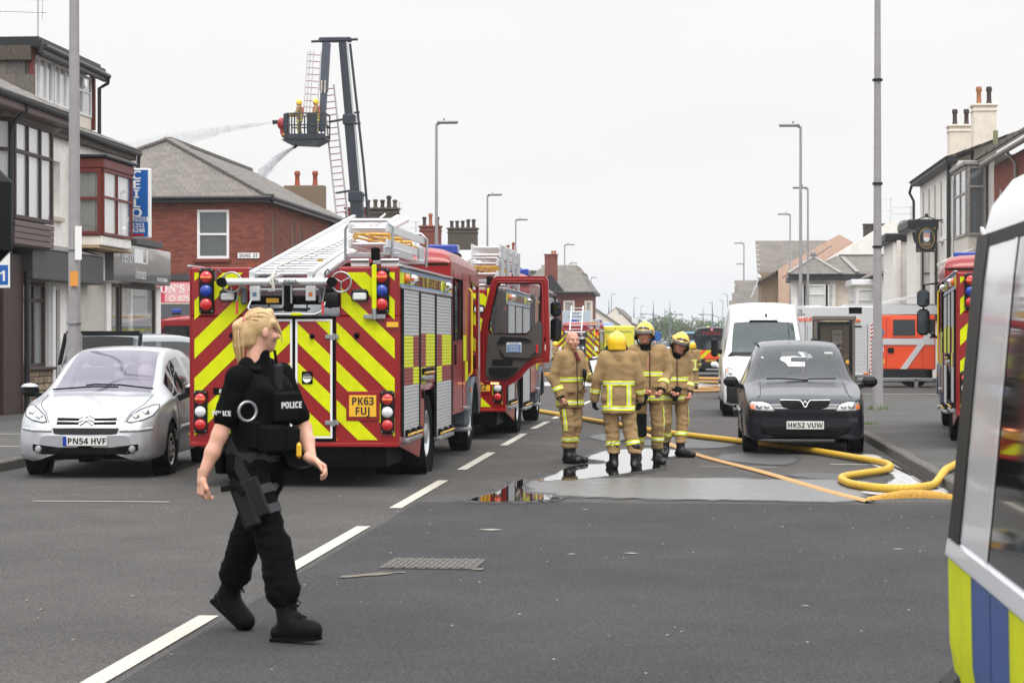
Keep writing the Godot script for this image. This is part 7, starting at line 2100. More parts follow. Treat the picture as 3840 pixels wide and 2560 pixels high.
	for q in [[0.0,0.12,0.15,0.16,"skin_pale"],[0.0,-0.04,0.14,0.13,"ink_white"],[0.0,0.26,0.17,0.09,"band_blue"],[0.0,-0.27,0.2,0.12,"stone_buff_b"]]:
		part(sg,"portrait_paint",G.new().ball(Vector3(q[0],q[1],0.046),Vector3(q[2],q[3],0.008),16,8),mt("skin_pale","c89a86",0.6) if q[4]== "skin_pale" else mats[q[4]])
	for q in [[-0.38,-0.54],[0.38,-0.54],[-0.38,0.4],[0.38,0.4]]:
		part(sg,"gold_corner",G.new().tube([Vector3(q[0],q[1]+ 0.08,0.044),Vector3(q[0],q[1],0.044),Vector3(q[0]- signf(q[0])* 0.1,q[1],0.044)],0.012,5),mats["gilt"])
	part(sg,"bracket",G.new().tube([Vector3(0.72,0.78,0),Vector3(-0.5,0.78,0)],0.03,6).tube([Vector3(0.72,0.66,0),Vector3(0.3,0.84,0),Vector3(0.0,0.96,0),Vector3(-0.3,0.84,0),Vector3(-0.6,0.74,0)],0.025,6).ball(Vector3(0,0.98,0),Vector3(0.08,0.1,0.08),8,6),mats["black_paint"])
	t=thing("terraced_house","white rendered house with hipped bay and satellite dish beside the pub","house")
	part(t,"wall",G.new().box(Vector3(X+3.2,2.4,-124.0),Vector3(6.4,5.6,24.0)),mats["render_white"])
	roof_plane(t,"roof",[Vector3(X-0.4,5.3,-136.0),Vector3(X-0.4,5.3,-107.5),Vector3(X+3.2,7.4,-107.5),Vector3(X+3.2,7.4,-136.0)],mats["roof_slate"],0,0.4,0.3)
	part(t,"bay",G.new().box(Vector3(X-0.6,2.3,-130.0),Vector3(1.3,5.0,4.4)),mats["render_white"])
	part(t,"bay_fascia",G.new().box(Vector3(X-0.7,4.9,-130.0),Vector3(1.7,0.35,4.9),0.04),mats["white_paint"])
	window(t,wall_frame(Vector3(X-1.26,2.6,-127.5),FACE_US),0.1,0,1.2,1.9,mats["upvc"],{"tran":[0.66],"deep": -0.2})
	window(t,wall_frame(Vector3(X-1.27,2.6,-132.1),FACE_WEST),0.2,0,3.8,1.9,mats["upvc"],{"mull":[0.33,0.66],"tran":[0.66],"deep": 0.03})
	window(t,wall_frame(Vector3(X-0.02,2.7,-122.0),FACE_WEST),0,0,1.4,1.7,mats["upvc"],{"mull":[0.5],"deep": 0.03})
	window(t,wall_frame(Vector3(X-0.02,2.7,-115.0),FACE_WEST),0,0,1.4,1.7,mats["upvc"],{"mull":[0.5],"deep": 0.03})
	for q in [[-112.0,2.6],[-117.5,1.6]]:
		part(t,"satellite_dish",G.new().lathe([Vector2(0,0.1),Vector2(0.25,0.05),Vector2(0.42,-0.06)],18,2),mats["pot_dark"],Vector3(X-0.5,q[1],q[0]),Vector3(0.1,0.4,0))
	downpipe(t,[Vector3(X-0.1,5.2,-119.5),Vector3(X-0.1,0.2,-119.5)],mats["gutter_black"],0.06)
	for k in 3:part(t,"porch_canopy",G.new().prism(PackedVector2Array([Vector2(0,0),Vector2(0.9,-0.35),Vector2(0.9,-0.45),Vector2(0,-0.2)]),-0.7,0.7),mats["black_paint"],Vector3(X,2.2+1.2 *(k%2),-110.5-3.5*k),Vector3(0,PI,0))
	t=thing("corner_house","cream house with grey tiled corner bay across the side street","house",Vector3(6.6,-0.33,-137.0))
	part(t,"wall",G.new().box(Vector3(3.2,2.95,-4.0),Vector3(6.2,5.9,8.0)),mats["render_cream"])
	part(t,"corner_bay",G.new().prism(PackedVector2Array([Vector2(-0.2,-0.3),Vector2(0.6,-1.1),Vector2(2.0,-1.1),Vector2(2.5,-0.3),Vector2(2.5,0.6),Vector2(-0.2,0.6)]),0.0,5.9),mats["render_white"],Vector3(0,0,0),Vector3(-PI/2,0,0)).scale=Vector3(1,-1,1)
	window(t,wall_frame(Vector3(0.75,3.4,1.11),FACE_US),0,0,1.1,1.9,mats["upvc"],{"tran":[0.68],"deep": 0.03})
	window(t,wall_frame(Vector3(2.0,3.4,1.05),1.0),0,0,0.9,1.9,mats["upvc"],{"tran":[0.68],"deep": 0.03})
	window(t,wall_frame(Vector3(-0.2,3.4,0.3),-0.75),0,0,0.95,1.9,mats["upvc"],{"tran":[0.68],"deep": 0.03})
	window(t,wall_frame(Vector3(3.4,3.4,0.01),FACE_US),0,0,1.1,1.9,mats["upvc"],{"tran":[0.62],"deep": 0.03})
	window(t,wall_frame(Vector3(4.75,3.4,0.01),FACE_US),0,0,1.2,1.9,mats["upvc"],{"tran":[0.62],"deep": 0.03})
	part(t,"eaves",G.new().box(Vector3(3.2,5.8,-3.6),Vector3(6.9,0.36,8.4),0.03).box(Vector3(1.1,5.78,0.5),Vector3(3.1,0.36,1.6),0.03),mats["gutter_black"])
	roof_plane(t,"roof",[Vector3(-0.4,5.98,0.6),Vector3(6.7,5.98,0.6),Vector3(6.7,7.25,-3.6),Vector3(3.0,7.25,-3.6)],mats["roof_slate"],60)
	roof_plane(t,"corner_roof",[Vector3(-0.5,5.98,1.4),Vector3(2.8,5.98,1.4),Vector3(1.2,7.1,-0.8)],mats["roof_slate"],40)
	roof_plane(t,"roof",[Vector3(-0.5,5.98,-8.0),Vector3(-0.5,5.98,1.4),Vector3(1.2,7.1,-0.8),Vector3(3.0,7.25,-3.6)],mats["roof_slate"])
	for q in [[Vector3(-0.5,6.03,1.4),Vector3(1.2,7.15,-0.8)],[Vector3(2.8,6.03,1.4),Vector3(1.2,7.15,-0.8)],[Vector3(3.9,6.1,0.6),Vector3(3.2,7.2,-3.2)]]:
		part(t,"hip_flashing",G.new().bar(q[0],q[1],0.28,0.08),mats["gutter_grey"])
	part(t,"finial",G.new().ball(Vector3(1.2,7.25,-0.8),Vector3(0.2,0.25,0.2),10,8),mats["lead_grey"])
	part(t,"ridge",G.new().bar(Vector3(3.0,7.31,-3.6),Vector3(6.7,7.31,-3.6),0.25,0.12),mats["slate_b"])
	var fs:=thing("pub_banner","white banner with red lettering about sports below the cream house windows","sign",Vector3(10.0,3.0,-135.6))
	part(fs,"banner_board",G.new().box(Vector3.ZERO,Vector3(2.4,0.62,0.06)),mats["ink_white"])
	lettering(fs,"banner_text","Sports & TV Pub",0.26,mats["lens_red"],Vector3(0,0,0.032),Vector3.ZERO,0.9)
	t=thing("gabled_house","plain white gable end rising behind the cream corner house","house",Vector3(13.5,-0.33,-146.0))
	part(t,"gable_wall",G.new().prism(PackedVector2Array([Vector2(-6,0),Vector2(6,0),Vector2(6,6.2),Vector2(0.3,9.75),Vector2(-0.2,9.75),Vector2(-6,6.2)]),-8,0),mats["render_white"])
	t=thing("gabled_house","pinkish beige gabled block with slate roof and dark chimney","house",Vector3(10.4,-0.33,-158.0))
	part(t,"gable_wall",G.new().prism(PackedVector2Array([Vector2(-4.0,0),Vector2(5,0),Vector2(5,7.0),Vector2(0.4,9.5),Vector2(-4.0,7.0)]),-9,0),mats["render_beige"])
	part(t,"side_wing",G.new().box(Vector3(-4.6,3.4,-5.0),Vector3(1.2,6.8,8.0)),mats["stone_buff"])
	roof_plane(t,"roof",[Vector3(-5.4,6.1,-9.0),Vector3(-5.4,6.1,0.1),Vector3(0.3,9.4,-3.0),Vector3(-5.0,9.2,-9.0)],mats["roof_slate"],0,0.5,0.4)
	roof_plane(t,"rear_roof",[Vector3(-5.2,6.2,-2.5),Vector3(1.0,6.2,-2.5),Vector3(0.3,9.3,-8.0),Vector3(-5.2,9.1,-8.0)],mats["roof_slate"],0,0.5,0.4)
	chimney(t,Vector3(3.0,7.6,-0.8),Vector3(1.5,2.6,1.0),mats["pot_dark"],[],[])
	aerial(t,Vector3(4.2,8.8,-0.5),3.4,0.0)
	part(t,"wind_vane",G.new().bar(Vector3(-5.4,6.4,0.3),Vector3(-6.2,8.0,0.3),0.1,0.05).bar(Vector3(-5.4,6.4,0.3),Vector3(-6.0,4.9,0.3),0.1,0.05).ball(Vector3(-5.4,6.4,0.3),Vector3(0.15,0.15,0.2),8,6),mats["white_paint"])
	t=thing("low_house","low slate-roofed building with a red tiled porch beyond the white van","house",Vector3(6.4,-0.33,-175.0))
	part(t,"wall",G.new().box(Vector3(0.5,1.9,-4),Vector3(7,3.8,8)),mats["render_white"])
	roof_plane(t,"roof",[Vector3(-3.3,3.8,0.3),Vector3(4.2,3.8,0.3),Vector3(4.2,6.6,-4),Vector3(-2.6,6.6,-4)],mats["roof_slate"],0,0.5,0.4)
	roof_plane(t,"porch_roof",[Vector3(-1.0,3.5,1.5),Vector3(3.6,3.5,1.5),Vector3(3.0,5.4,-0.5),Vector3(2.0,5.4,-0.5)],mats["pot_red"])
func platform()->void:
	var Z:= -97.0
	var dark:=mt("boom_grey","2e333c",0.45,0.1)
	var t:=thing("aerial_platform","aerial ladder platform with dark jointed boom and firefighters' cage raised above the roofs","fire engine",Vector3(-14.9,-0.33,Z))
	part(t,"truck_body",G.new().box(Vector3(0,1.5,0.5),Vector3(2.4,1.3,8.0),0.05),mats["engine_red"])
	part(t,"truck_cab",G.new().box(Vector3(0,1.7,-4.6),Vector3(2.4,2.2,1.9),0.15),mats["engine_red"])
	for s in [-1.0,1.0]:
		for z in [-4.4,1.5,3.0]:wheel(t,Vector3(s*1.0,0.5,z),0.5,0.3,s)
	part(t,"turntable",G.new().lathe([Vector2(0,0.9),Vector2(0.7,0.9),Vector2(0.9,0.3),Vector2(1.0,0.0)],20),dark,Vector3(0,2.15,0))
	var base:=Vector3(0.1,2.9,0)
	var top:=Vector3(-0.98,15.5,0)
	var mid1:=base.lerp(top,0.44)
	var mid2:=base.lerp(top,0.72)
	part(t,"boom",G.new().bar(base,mid1,0.56,0.5,Vector3.BACK),dark)
	part(t,"boom",G.new().bar(mid1,mid2,0.47,0.42,Vector3.BACK),dark)
	part(t,"boom",G.new().bar(mid2,top,0.38,0.34,Vector3.BACK),dark)
	for q in [[mid1,0.66],[mid2,0.56]]:
		part(t,"boom_collar",G.new().bar(q[0]- Vector3(0,0.28,0),q[0]+ Vector3(0,0.2,0),q[1],0.6,Vector3.BACK),dark)
	part(t,"boom_strip",G.new().bar(base+Vector3(0.27,0,0.2),top+Vector3(0.2,0,0.15),0.07,0.06,Vector3.BACK),mats["alloy"])
	part(t,"hydraulic_pipe",G.new().tube([base+Vector3(0.5,0,0.1),base.lerp(top,0.55)+ Vector3(0.48,0,0.1),top+Vector3(0.34,-0.1,0.1)],0.06,8),dark)
	for f in [0.38,0.44,0.7,0.74]:
		part(t,"pipe_clip",G.new().tube([base.lerp(top,f),base.lerp(top,f)+ Vector3(0.5,0.04,0.1)],0.05,6),dark)
	var el:=top+Vector3(0.1,0.1,0)
	part(t,"boom_head",G.new().box(el+Vector3(-0.45,0,0),Vector3(1.5,0.22,0.4),0.05),dark)
	part(t,"head_bar",G.new().tube([el+Vector3(0.6,0.0,0.1),el+Vector3(-1.55,-0.08,0.1)],0.06,8),dark)
	var j:=el+Vector3(-0.85,-0.15,0.05)
	var low:=Vector3(-1.95,11.4,0.1)
	part(t,"fly_boom",G.new().bar(j,j.lerp(low,0.55),0.36,0.3,Vector3.BACK),mt("boom_pale","4a525e",0.4,0.1))
	part(t,"fly_boom",G.new().bar(j.lerp(low,0.5),low,0.3,0.26,Vector3.BACK),mats["boom_pale"])
	for s in [-0.08,0.08]:part(t,"fly_pad",G.new().bar(j.lerp(low,0.5)+ Vector3(s,0.3,0.16),j.lerp(low,0.62)+ Vector3(s,0.2,0.16),0.07,0.04,Vector3.BACK),mats["sill_stone"])
	var alu:=mt("rescue_alloy","c4bfc0",0.4,0.3)
	var red:=mt("rung_red","8a2d33",0.5)
	ladder(t,"boom_ladder",Vector3(-1.05,7.0,-0.5),Vector3(-1.75,13.6,-0.5),0.52,0.3,Vector2(0.07,0.1),0.022,alu,Vector3.BACK,red)
	ladder(t,"fly_ladder",j+Vector3(-0.55,-0.4,0.1),Vector3(-2.5,12.0,0.1),0.62,0.3,Vector2(0.045,0.07),0.018,mats["ladder_alloy"],Vector3.BACK,red)
	part(t,"fly_ladder_guard",G.new().tube([j+Vector3(-0.5,-0.4,0.5),Vector3(-2.45,12.0,0.5)],0.02,6).tube([j+Vector3(-0.66,-0.4,0.5),Vector3(-2.6,12.0,0.5)],0.02,6),alu)
	for f in [0.30,0.46,0.72]:
		var q:=base.lerp(top,f)
		part(t,"ladder_bracket",G.new().tube([q+Vector3(-0.2,0,0),q+Vector3(-0.95,-0.08,-0.4)],0.055,6),dark)
	var c:=Vector3(-2.72,11.03,0.2)
	var cg:=Node3D.new()
	cg.name = "cage"
	t.add_child(cg)
	cg.position=c
	part(cg,"floor",G.new().box(Vector3(0.1,0.0,0),Vector3(1.95,0.1,1.3),0.02).prism(PackedVector2Array([Vector2(-1.0,-0.05),Vector2(1.1,-0.05),Vector2(0.6,-0.32),Vector2(-0.6,-0.26)]),-0.5,0.6),dark)
	part(cg,"toe_board",G.new().box(Vector3(0.12,0.12,0.64),Vector3(1.9,0.18,0.03)).box(Vector3(0.12,0.12,-0.64),Vector3(1.9,0.18,0.03)),dark)
	for y in [0.62,1.15]:
		for z in [-0.64,0.64]:
			part(cg,"guard_rail",G.new().tube([Vector3(-0.75,y-0.02,z),Vector3(1.05,y,z)],0.032,8),dark)
		part(cg,"guard_rail",G.new().tube([Vector3(1.05,y,-0.64),Vector3(1.05,y,0.64)],0.032,8),dark)
	for x in [-0.72,-0.35,-0.12,0.3,0.66,1.05]:
		for z in [-0.64,0.64]:part(cg,"post",G.new().box(Vector3(x,0.6,z),Vector3(0.06,1.12,0.06),0.01),dark)
	part(cg,"control_console",G.new().box(Vector3(0.42,0.66,0.5),Vector3(0.44,0.9,0.24),0.04),dark)
	part(cg,"side_panel",G.new().box(Vector3(-0.78,0.7,0.3),Vector3(0.22,0.9,0.5),0.03),dark)
	var mo:=part(cg,"water_monitor",G.new().ball(Vector3(-1.0,0.7,0.3),Vector3(0.22,0.28,0.2),14,10).tube([Vector3(-1.0,0.55,0.3),Vector3(-0.98,0.3,0.3),Vector3(-0.9,0.1,0.3)],0.1,10),mt("monitor_red","9c2028",0.4))
	part(mo,"nozzle",G.new().tube([Vector3(-1.05,0.76,0.3),Vector3(-1.3,0.78,0.3),Vector3(-1.42,0.76,0.3)],[0.1,0.09,0.11],12),mats["plastic_black"])
	part(mo,"brass_valve",G.new().box(Vector3(-0.86,0.2,0.45),Vector3(0.14,0.12,0.12),0.02),mats["plate_yellow"])
	part(cg,"lower_spray_nozzle",G.new().tube([Vector3(-0.3,-0.28,0.2),Vector3(-0.46,-0.4,0.2)],0.06,8),mats["plastic_black"])
	var o:=Vector3(-14.9,-0.33,Z)+ c
	spray("water_jet","long grey jet of water thrown left from the raised cage",[o+Vector3(-1.42,0.76,0.3),o+Vector3(-3.6,0.47,0.35),o+Vector3(-6.2,-0.12,0.4),o+Vector3(-9.5,-1.1,0.5)],[0.05,0.26,0.5,0.72],[1.6,0.75,0.42,0.2])
	spray("water_spray","faint curtain of spray falling from under the raised cage",[o+Vector3(-0.46,-0.38,0.2),o+Vector3(-1.3,-0.95,0.2),o+Vector3(-2.3,-2.0,0.2)],[0.06,0.28,0.5],[0.9,0.5,0.2])
func spray(called:String,label:String,pts:Array,r:Array,dens:Array)->void:
	var t:=thing(called,label,"water",Vector3.ZERO)
	var cu:=Curve3D.new()
	for k in pts.size():
		var tn:Vector3 =(pts[mini(k+1,pts.size()- 1)]- pts[maxi(k-1,0)])* 0.17
		cu.add_point(pts[k],-tn,tn)
	var L:=cu.get_baked_length()
	var s:=0.0
	var n:=0
	while s<L:
		var f:=s/L *(pts.size()- 1)
		var i:=mini(int(f),pts.size()- 2)
		var rad:float=lerpf(r[i],r[i+1],f-i)
		var d:float=lerpf(dens[i],dens[i+1],f-i)
		var len:=maxf(rad*3.6,0.5)
		var p:=cu.sample_baked(s+len*0.2)
		var q:=cu.sample_baked(minf(s+len*0.2+0.1,L))
		var dir:=(q-p).normalized() if q.distance_to(p)> 0.01 else Vector3.LEFT
		var fv:=FogVolume.new()
		fv.name = "mist_%03d"%n
		fv.shape=RenderingServer.FOG_VOLUME_SHAPE_ELLIPSOID
		fv.size=Vector3(len*1.5,rad*2.0,rad*2.0)
		var m:=FogMaterial.new()
		m.albedo=Color(0.86,0.87,0.89)
		m.density=d*0.36
		fv.material=m
		t.add_child(fv)
		fv.position=p+Vector3(0,rng.randf_range(-0.15,0.15)* rad,0)
		fv.basis=Basis(dir,Vector3.BACK.cross(dir).normalized(),Vector3.BACK)
		fv.set_meta("kind","stuff")
		s+=len*0.55
		n+=1
	var where:=[]
	for k in 1500:
		var f2:=pow(rng.randf(),0.8)
		var fi:=f2 *(pts.size()- 1)
		var i2:=mini(int(fi),pts.size()- 2)
		var rad2:float=lerpf(r[i2],r[i2+1],fi-i2)
		var a:=rng.randf()* TAU
		var w:=rad2*sqrt(rng.randf())* 0.95
		var p2:=cu.sample_baked(f2*L)+ Vector3(0,cos(a)* w,sin(a)* w)
		where.append(Transform3D(Basis().scaled(Vector3(3.0,1,1)* rng.randf_range(0.004,0.013)),p2))
	scatter(t,"droplets",G.new().ball(Vector3.ZERO,Vector3.ONE,6,4).mesh(),mt("droplet","c9cdd2",0.3),where)
func lamp_post(x:float,z:float,h:float,label:String,arm_side:float,r:=0.1)->Node3D:
	var t:=thing("street_lamp",label,"street lamp",Vector3(x,gy(z)+ 0.1,z),0.0,"street lamps along the road")
	var steel:=mt("lamp_galv","a09d9e",0.6,0.2,{"tri": 0.4,"map":tex["stain"]})
	part(t,"post",G.new().tube([Vector3(0,0,0),Vector3(0,1.6,0),Vector3(0,1.62,0),Vector3(0,h,0)],[r,r,r*0.8,r*0.5],14),steel)
	part(t,"lantern",G.new().box(Vector3(arm_side*0.45,h+0.05,0),Vector3(0.85,0.13,0.3),0.06).tube([Vector3(0,h-0.05,0),Vector3(arm_side*0.15,h+0.03,0)],0.05,8),mt("lantern_grey","8d9194",0.45,0.2))
	part(t,"photocell",G.new().tube([Vector3(arm_side*0.3,h+0.1,0),Vector3(arm_side*0.3,h+0.2,0)],0.03,6),mats["dark_trim"])
	return t
func street_lamps()->void:
	var t:=lamp_post(-9.15,-31.2,10.2,"near left lamp post rising out of view beside the silver car",1.0,0.115)
	part(t,"notice",G.new().box(Vector3(0.09,2.95,0.1),Vector3(0.1,0.5,0.012)),mats["ink_white"])
	part(t,"orange_notice",G.new().box(Vector3(0.03,2.42,0.118),Vector3(0.12,0.22,0.012)),mt("notice_orange","d9923d",0.6))
	for y in [2.85,1.75,1.2]:part(t,"band",G.new().tube([Vector3(0,y,0),Vector3(0,y+0.025,0)],0.112,14),mats["steel"])
	t=lamp_post(4.13,-48.0,10.2,"near right lamp post standing on the pavement beside the fire engine",-1.0,0.125)
	for y in [5.0,7.3,3.6]:part(t,"band",G.new().tube([Vector3(0,y,0),Vector3(0,y+0.05,0)],0.115,14),mats["dark_trim"])
	stuff(part(t,"grass_tuft",tuft(60,0.16,0.12),mt("weed_green","5d7a34",0.8)))
	var far:=[[-10.07,-84.4,10.3,1.0,"left lamp post rising behind the first fire engine's cab"],[-11.9,-125.0,10.2,1.0,"left lamp post above the second fire engine's ladders"],[-12.4,-151.5,10.2,1.0,"third lamp post along the left terrace"],[-11.35,-192.7,10.2,1.0,"lamp post before the red corner house"],[-13.6,-240.7,10.2,1.0,"lamp post peeping over the red corner house's far eaves"],[-13.9,-299.0,10.2,1.0,"small lamp post beside the cream gabled house"],[4.4,-86.7,10.3,-1.0,"tall right lamp post above the white panel van"],[6.6,-122.0,10.3,-1.0,"right lamp post standing just behind the tall one"],[6.8,-148.0,10.3,-1.0,"right lamp post left of the pair, in front of the beige gable"],[4.7,-191.0,10.2,-1.0,"right lamp post over the white van's roof edge"],[6.0,-245.4,10.2,-1.0,"smaller right lamp post behind the one over the van's roof edge"]]
	for q in far:lamp_post(q[0],q[1],q[2],q[4],q[3])
	for q in [[1405,413.0],[1457,455.0],[1473,567.0],[1671,417.0],[1636,520.0],[1660,490.0]]:
		var d:float=q[1]
		var x:float=d *((q[0]- 1176.0)/ 4914.0*0.9965-0.0834)
		lamp_post(x,-d,10.2,"thin distant lamp post, %s" %{1405: "left of the tramway posts",1457: "just left of the first double-armed post",1473: "faintest left of the tramway posts",1671: "right above the dark police van",1636: "right among the tramway posts",1660: "right between tramway and police van"}[q[0]],1.0 if q[0]< 1587 else -1.0,0.14)
	for q in [[0.0,-345.0,-1.0,"front left grey tramway post with a curved lamp arm"],[2.6,-350.0,1.0,"front middle grey tramway post with arm to the right"],[0.9,-420.0,-1.0,"rear left grey tramway post, smaller lamp arm"],[9.5,-350.0,-1.0,"front right grey tramway post near the police van"],[8.4,-420.0,-1.0,"rear right grey tramway post, smaller lamp arm"],[-4.6,-400.0,1.0,"grey tramway post left of the tall firefighter's helmet"],[-6.6,-330.0,1.0,"grey tramway post beside the cream house gable"]]:
		var p:=thing("tramway_post",q[3],"lamp post",Vector3(q[0]- 6.0,-0.33,q[1]),0.0,"grey tramway posts with lamp arms")
		var gm:=mt("tram_grey","66747c",0.5,0.2)
		part(p,"post",G.new().tube([Vector3.ZERO,Vector3(0,5.4,0),Vector3(0,6.2,0),Vector3(0,7.9,0)],[0.15,0.13,0.08,0.02],8),gm)
		part(p,"arm",G.new().tube([Vector3(q[2]* 1.6,5.75,0),Vector3(q[2]* 0.8,5.72,0),Vector3(0,5.6,0),Vector3(-q[2]* 1.4,5.2,0)],0.06,6),gm)
		part(p,"lamp_head",G.new().ball(Vector3(q[2]* 1.8,5.72,0),Vector3(0.42,0.16,0.3),12,8),mats["lantern_grey"])
func tuft(n:int,h:float,r:float)->G:
	var g:=G.new()
	for k in n:
		var a:=rng.randf()* TAU
		var p:=Vector3(cos(a),0,sin(a))* r*sqrt(rng.randf())* 2.0
		var d:=Vector3(rng.randf_range(-0.4,0.4),1,rng.randf_range(-0.4,0.4))* h*rng.randf_range(0.4,1.0)
		g.flat(p+Vector3(-0.012,0,0),p+Vector3(0.012,0,0),p+d,Vector3(0,0,1))
	return g
func tree(x:float,z:float,h:float,w:float,label:String,seed_:int)->void:
	var t:=thing("tree",label,"tree",Vector3(x,-0.35,z),0.0,"trees far down the road")
	var r:=RandomNumberGenerator.new()
	r.seed=seed_
	part(t,"trunk",G.new().tube([Vector3.ZERO,Vector3(0.1,h*0.3,0),Vector3(0,h*0.7,0.1)],[0.25,0.18,0.06],8),mt("bark","4a4138",0.9))
	for k in 5:part(t,"limb",G.new().tube([Vector3(0,h*0.3,0),Vector3(r.randf_range(-1,1)* w*0.3,h*0.6,r.randf_range(-1,1)* w*0.3)],[0.1,0.03],6),mats["bark"])
	var g:=G.new()
	var lumps:=[]
	for k in 16:lumps.append([Vector3(r.randf_range(-1,1)* w*0.42,h*r.randf_range(0.35,0.85),r.randf_range(-1,1)* w*0.3),r.randf_range(0.14,0.24)* w])
	for k in 1500:
		var l:Array=lumps[r.randi()% 16]
		var d:=Vector3(r.randfn(),r.randfn(),r.randfn()).normalized()
		var p:Vector3=l[0]+ d*l[1]* pow(r.randf(),0.35)
		var a:=Vector3(r.randfn(),r.randfn(),r.randfn()).normalized()* 0.22
		var b:=a.cross(d).normalized()* 0.16
		g.flat(p-a,p+b,p+a,d)
		g.flat(p-a,p-b,p+a,d)
	part(t,"crown",g,mt("leaf_dark","4b5c3a",0.8,0.0,{"back": "3a4a26"}) if seed_%2 else mt("leaf_olive","596647",0.8,0.0,{"back": "3a4a26"}))
func hose(called:String,label:String,pts:Array,r:float,m:Material)->void:
	var cu:=Curve3D.new()
	for k in pts.size():
		var a:Array=pts[maxi(k-1,0)]
		var b:Array=pts[mini(k+1,pts.size()- 1)]
		var ya:float=gy(pts[k][1])+ r+0.012 +(pts[k][2] if pts[k].size()> 2 else 0.0)
		var q:Array=pts[k]
		var near:=minf(Vector2(q[0]- a[0],q[1]- a[1]).length(),Vector2(b[0]- q[0],b[1]- q[1]).length())
		var tn:=Vector3(b[0]- a[0],0,b[1]- a[1]).normalized()* maxf(near,0.05)* 0.35
		cu.add_point(Vector3(q[0],ya,q[1]),-tn,tn)
	cu.bake_interval=0.12
	var path:=[]
	var L:=cu.get_baked_length()
	var n:=int(L/0.14)
	for k in n+1:path.append(cu.sample_baked(L*k/n,true))
	solo(called,G.new().tube(path,r,12),m,label,"hose","fire hoses on the road")
func street_things()->void:
	var yel:=mt("hose_yellow","dfb22f",0.55,0.0,{"tri": 2.5,"world":true,"map":tex["worn"]})
	var tan:=mt("hose_tan","c99a5e",0.65,0.0,{"tri": 2.5,"world":true,"map":tex["worn"]})
	hose("fire_hose","fat yellow water-filled hose snaking from the second engine to the right kerb",[[-5.5,-55.4],[-3.47,-48.48],[-2.26,-43.34],[-0.81,-37.26],[0.09,-34.78],[0.76,-33.14],[1.63,-30.72],[2.2,-28.6],[2.44,-27.6],[2.46,-26.75],[2.3,-25.95],[1.99,-25.3],[1.75,-24.75],[1.69,-24.15],[1.76,-23.46],[1.97,-22.95],[2.28,-22.85],[2.6,-23.4],[2.86,-24.3,0.12],[3.3,-26.2,0.12],[3.8,-28.4,0.12]],0.044,yel)
	var rb:=[Vector3(-1.15,0,-38.5),Vector3(-0.62,0,-35.2),Vector3(0.08,0,-30.0),Vector3(0.86,0,-26.2),Vector3(1.45,0,-22.98),Vector3(1.78,0,-21.5)]
	var cu:=Curve3D.new()
	for k in rb.size():
		var tn:Vector3 =(rb[mini(k+1,5)]- rb[maxi(k-1,0)])* 0.16
		cu.add_point(rb[k],-tn,tn)
	var L:=cu.get_baked_length()
	var rows:=[]
	for k in 81:
		var p:=cu.sample_baked(L*k/80.0,true)
		var d:=(cu.sample_baked(minf(L*k/80.0+0.1,L))- cu.sample_baked(maxf(L*k/80.0-0.1,0))).normalized()
		var x:=Vector3(-d.z,0,d.x)
		var line:=PackedVector3Array()
		for j in 9:
			var a:=PI*j/8.0
			line.append(p+x*cos(a)* 0.058+Vector3(0,0.012+sin(a)* 0.022,0))
		rows.append(line)
	solo("flat_hose",G.new().grid(rows,Vector3.INF,Vector3.UP),tan,"flattened tan hose lying straight across the road to the folded end","hose","fire hoses on the road")
	var fold:=[]
	for k in 25:
		var f:=k/24.0
		var p2:=Vector3(lerpf(1.74,3.2,f),0.02,lerpf(-21.45,-21.0,f)- 0.28*sin(f*PI))
		var hgt:=0.04+0.085*sin(minf(f*1.6,1.0)* PI*0.9)*(1.0-0.3*f)
		var line2:=PackedVector3Array()
		for j in 9:
			var a2:=TAU*j/16.0
			line2.append(p2+Vector3(0,hgt*0.5+sin(a2*1.0-0.4)* hgt*0.5,cos(a2)* 0.03+0.03*sin(f*9.0)))
		fold.append(line2)
	solo("folded_hose",G.new().grid(fold,Vector3.INF,Vector3(0,0.5,1)),mt("hose_gold","cf9c33",0.6,0.0,{"tri": 2.5,"world":true,"map":tex["worn"]}),"wide folded end of a golden hose standing on edge by the van","hose","fire hoses on the road")
	hose("fire_hose","tan hose crossing behind the two far firefighters, nearest of the far hoses",[[-0.6,-74.2],[0.1,-73.0],[0.9,-73.4],[1.1,-75.5],[0.4,-77.0],[-0.5,-76.5]],0.05,tan)
	hose("fire_hose","tan hose crossing the road below the dark police van",[[-7.6,-105.0],[-4.0,-101.0],[-0.6,-92.0],[1.4,-88.0],[6.0,-87.0]],0.06,tan)
	hose("fire_hose","upper orange hose crossing the road below the dark police van",[[-8.4,-112.0],[-4.5,-108.0],[-0.6,-100.0],[1.5,-96.0],[6.0,-95.0]],0.06,mt("hose_orange","e09a3a",0.6))
	hose("fire_hose","short tan hose end lying beside the second engine's front wheel",[[-4.3,-71.0],[-3.9,-66.0],[-3.6,-61.5]],0.05,tan)
	hose("fire_hose","tan hose looped left of the far firefighters' boots",[[-1.0,-80.0],[-0.4,-78.6],[0.5,-79.0],[1.2,-80.5],[2.4,-80.0]],0.05,tan)
	kiosk()
	var sg:=thing("road_sign","large pale direction sign naming Lytham and St Annes above the pump engine","road sign",Vector3(-8.0,2.35,-150.0))
	part(sg,"sign_plate",G.new().box(Vector3.ZERO,Vector3(2.0,2.3,0.06),0.02),mt("sign_pale","b7c3cf",0.5))
	part(sg,"green_panel",G.new().box(Vector3(0.0,-0.55,0.032),Vector3(1.7,0.3,0.006)),mt("sign_green","1f6b4a",0.5))
	part(sg,"blue_panel",G.new().box(Vector3(0.2,-0.9,0.032),Vector3(1.0,0.25,0.006)),mats["sign_blue"])
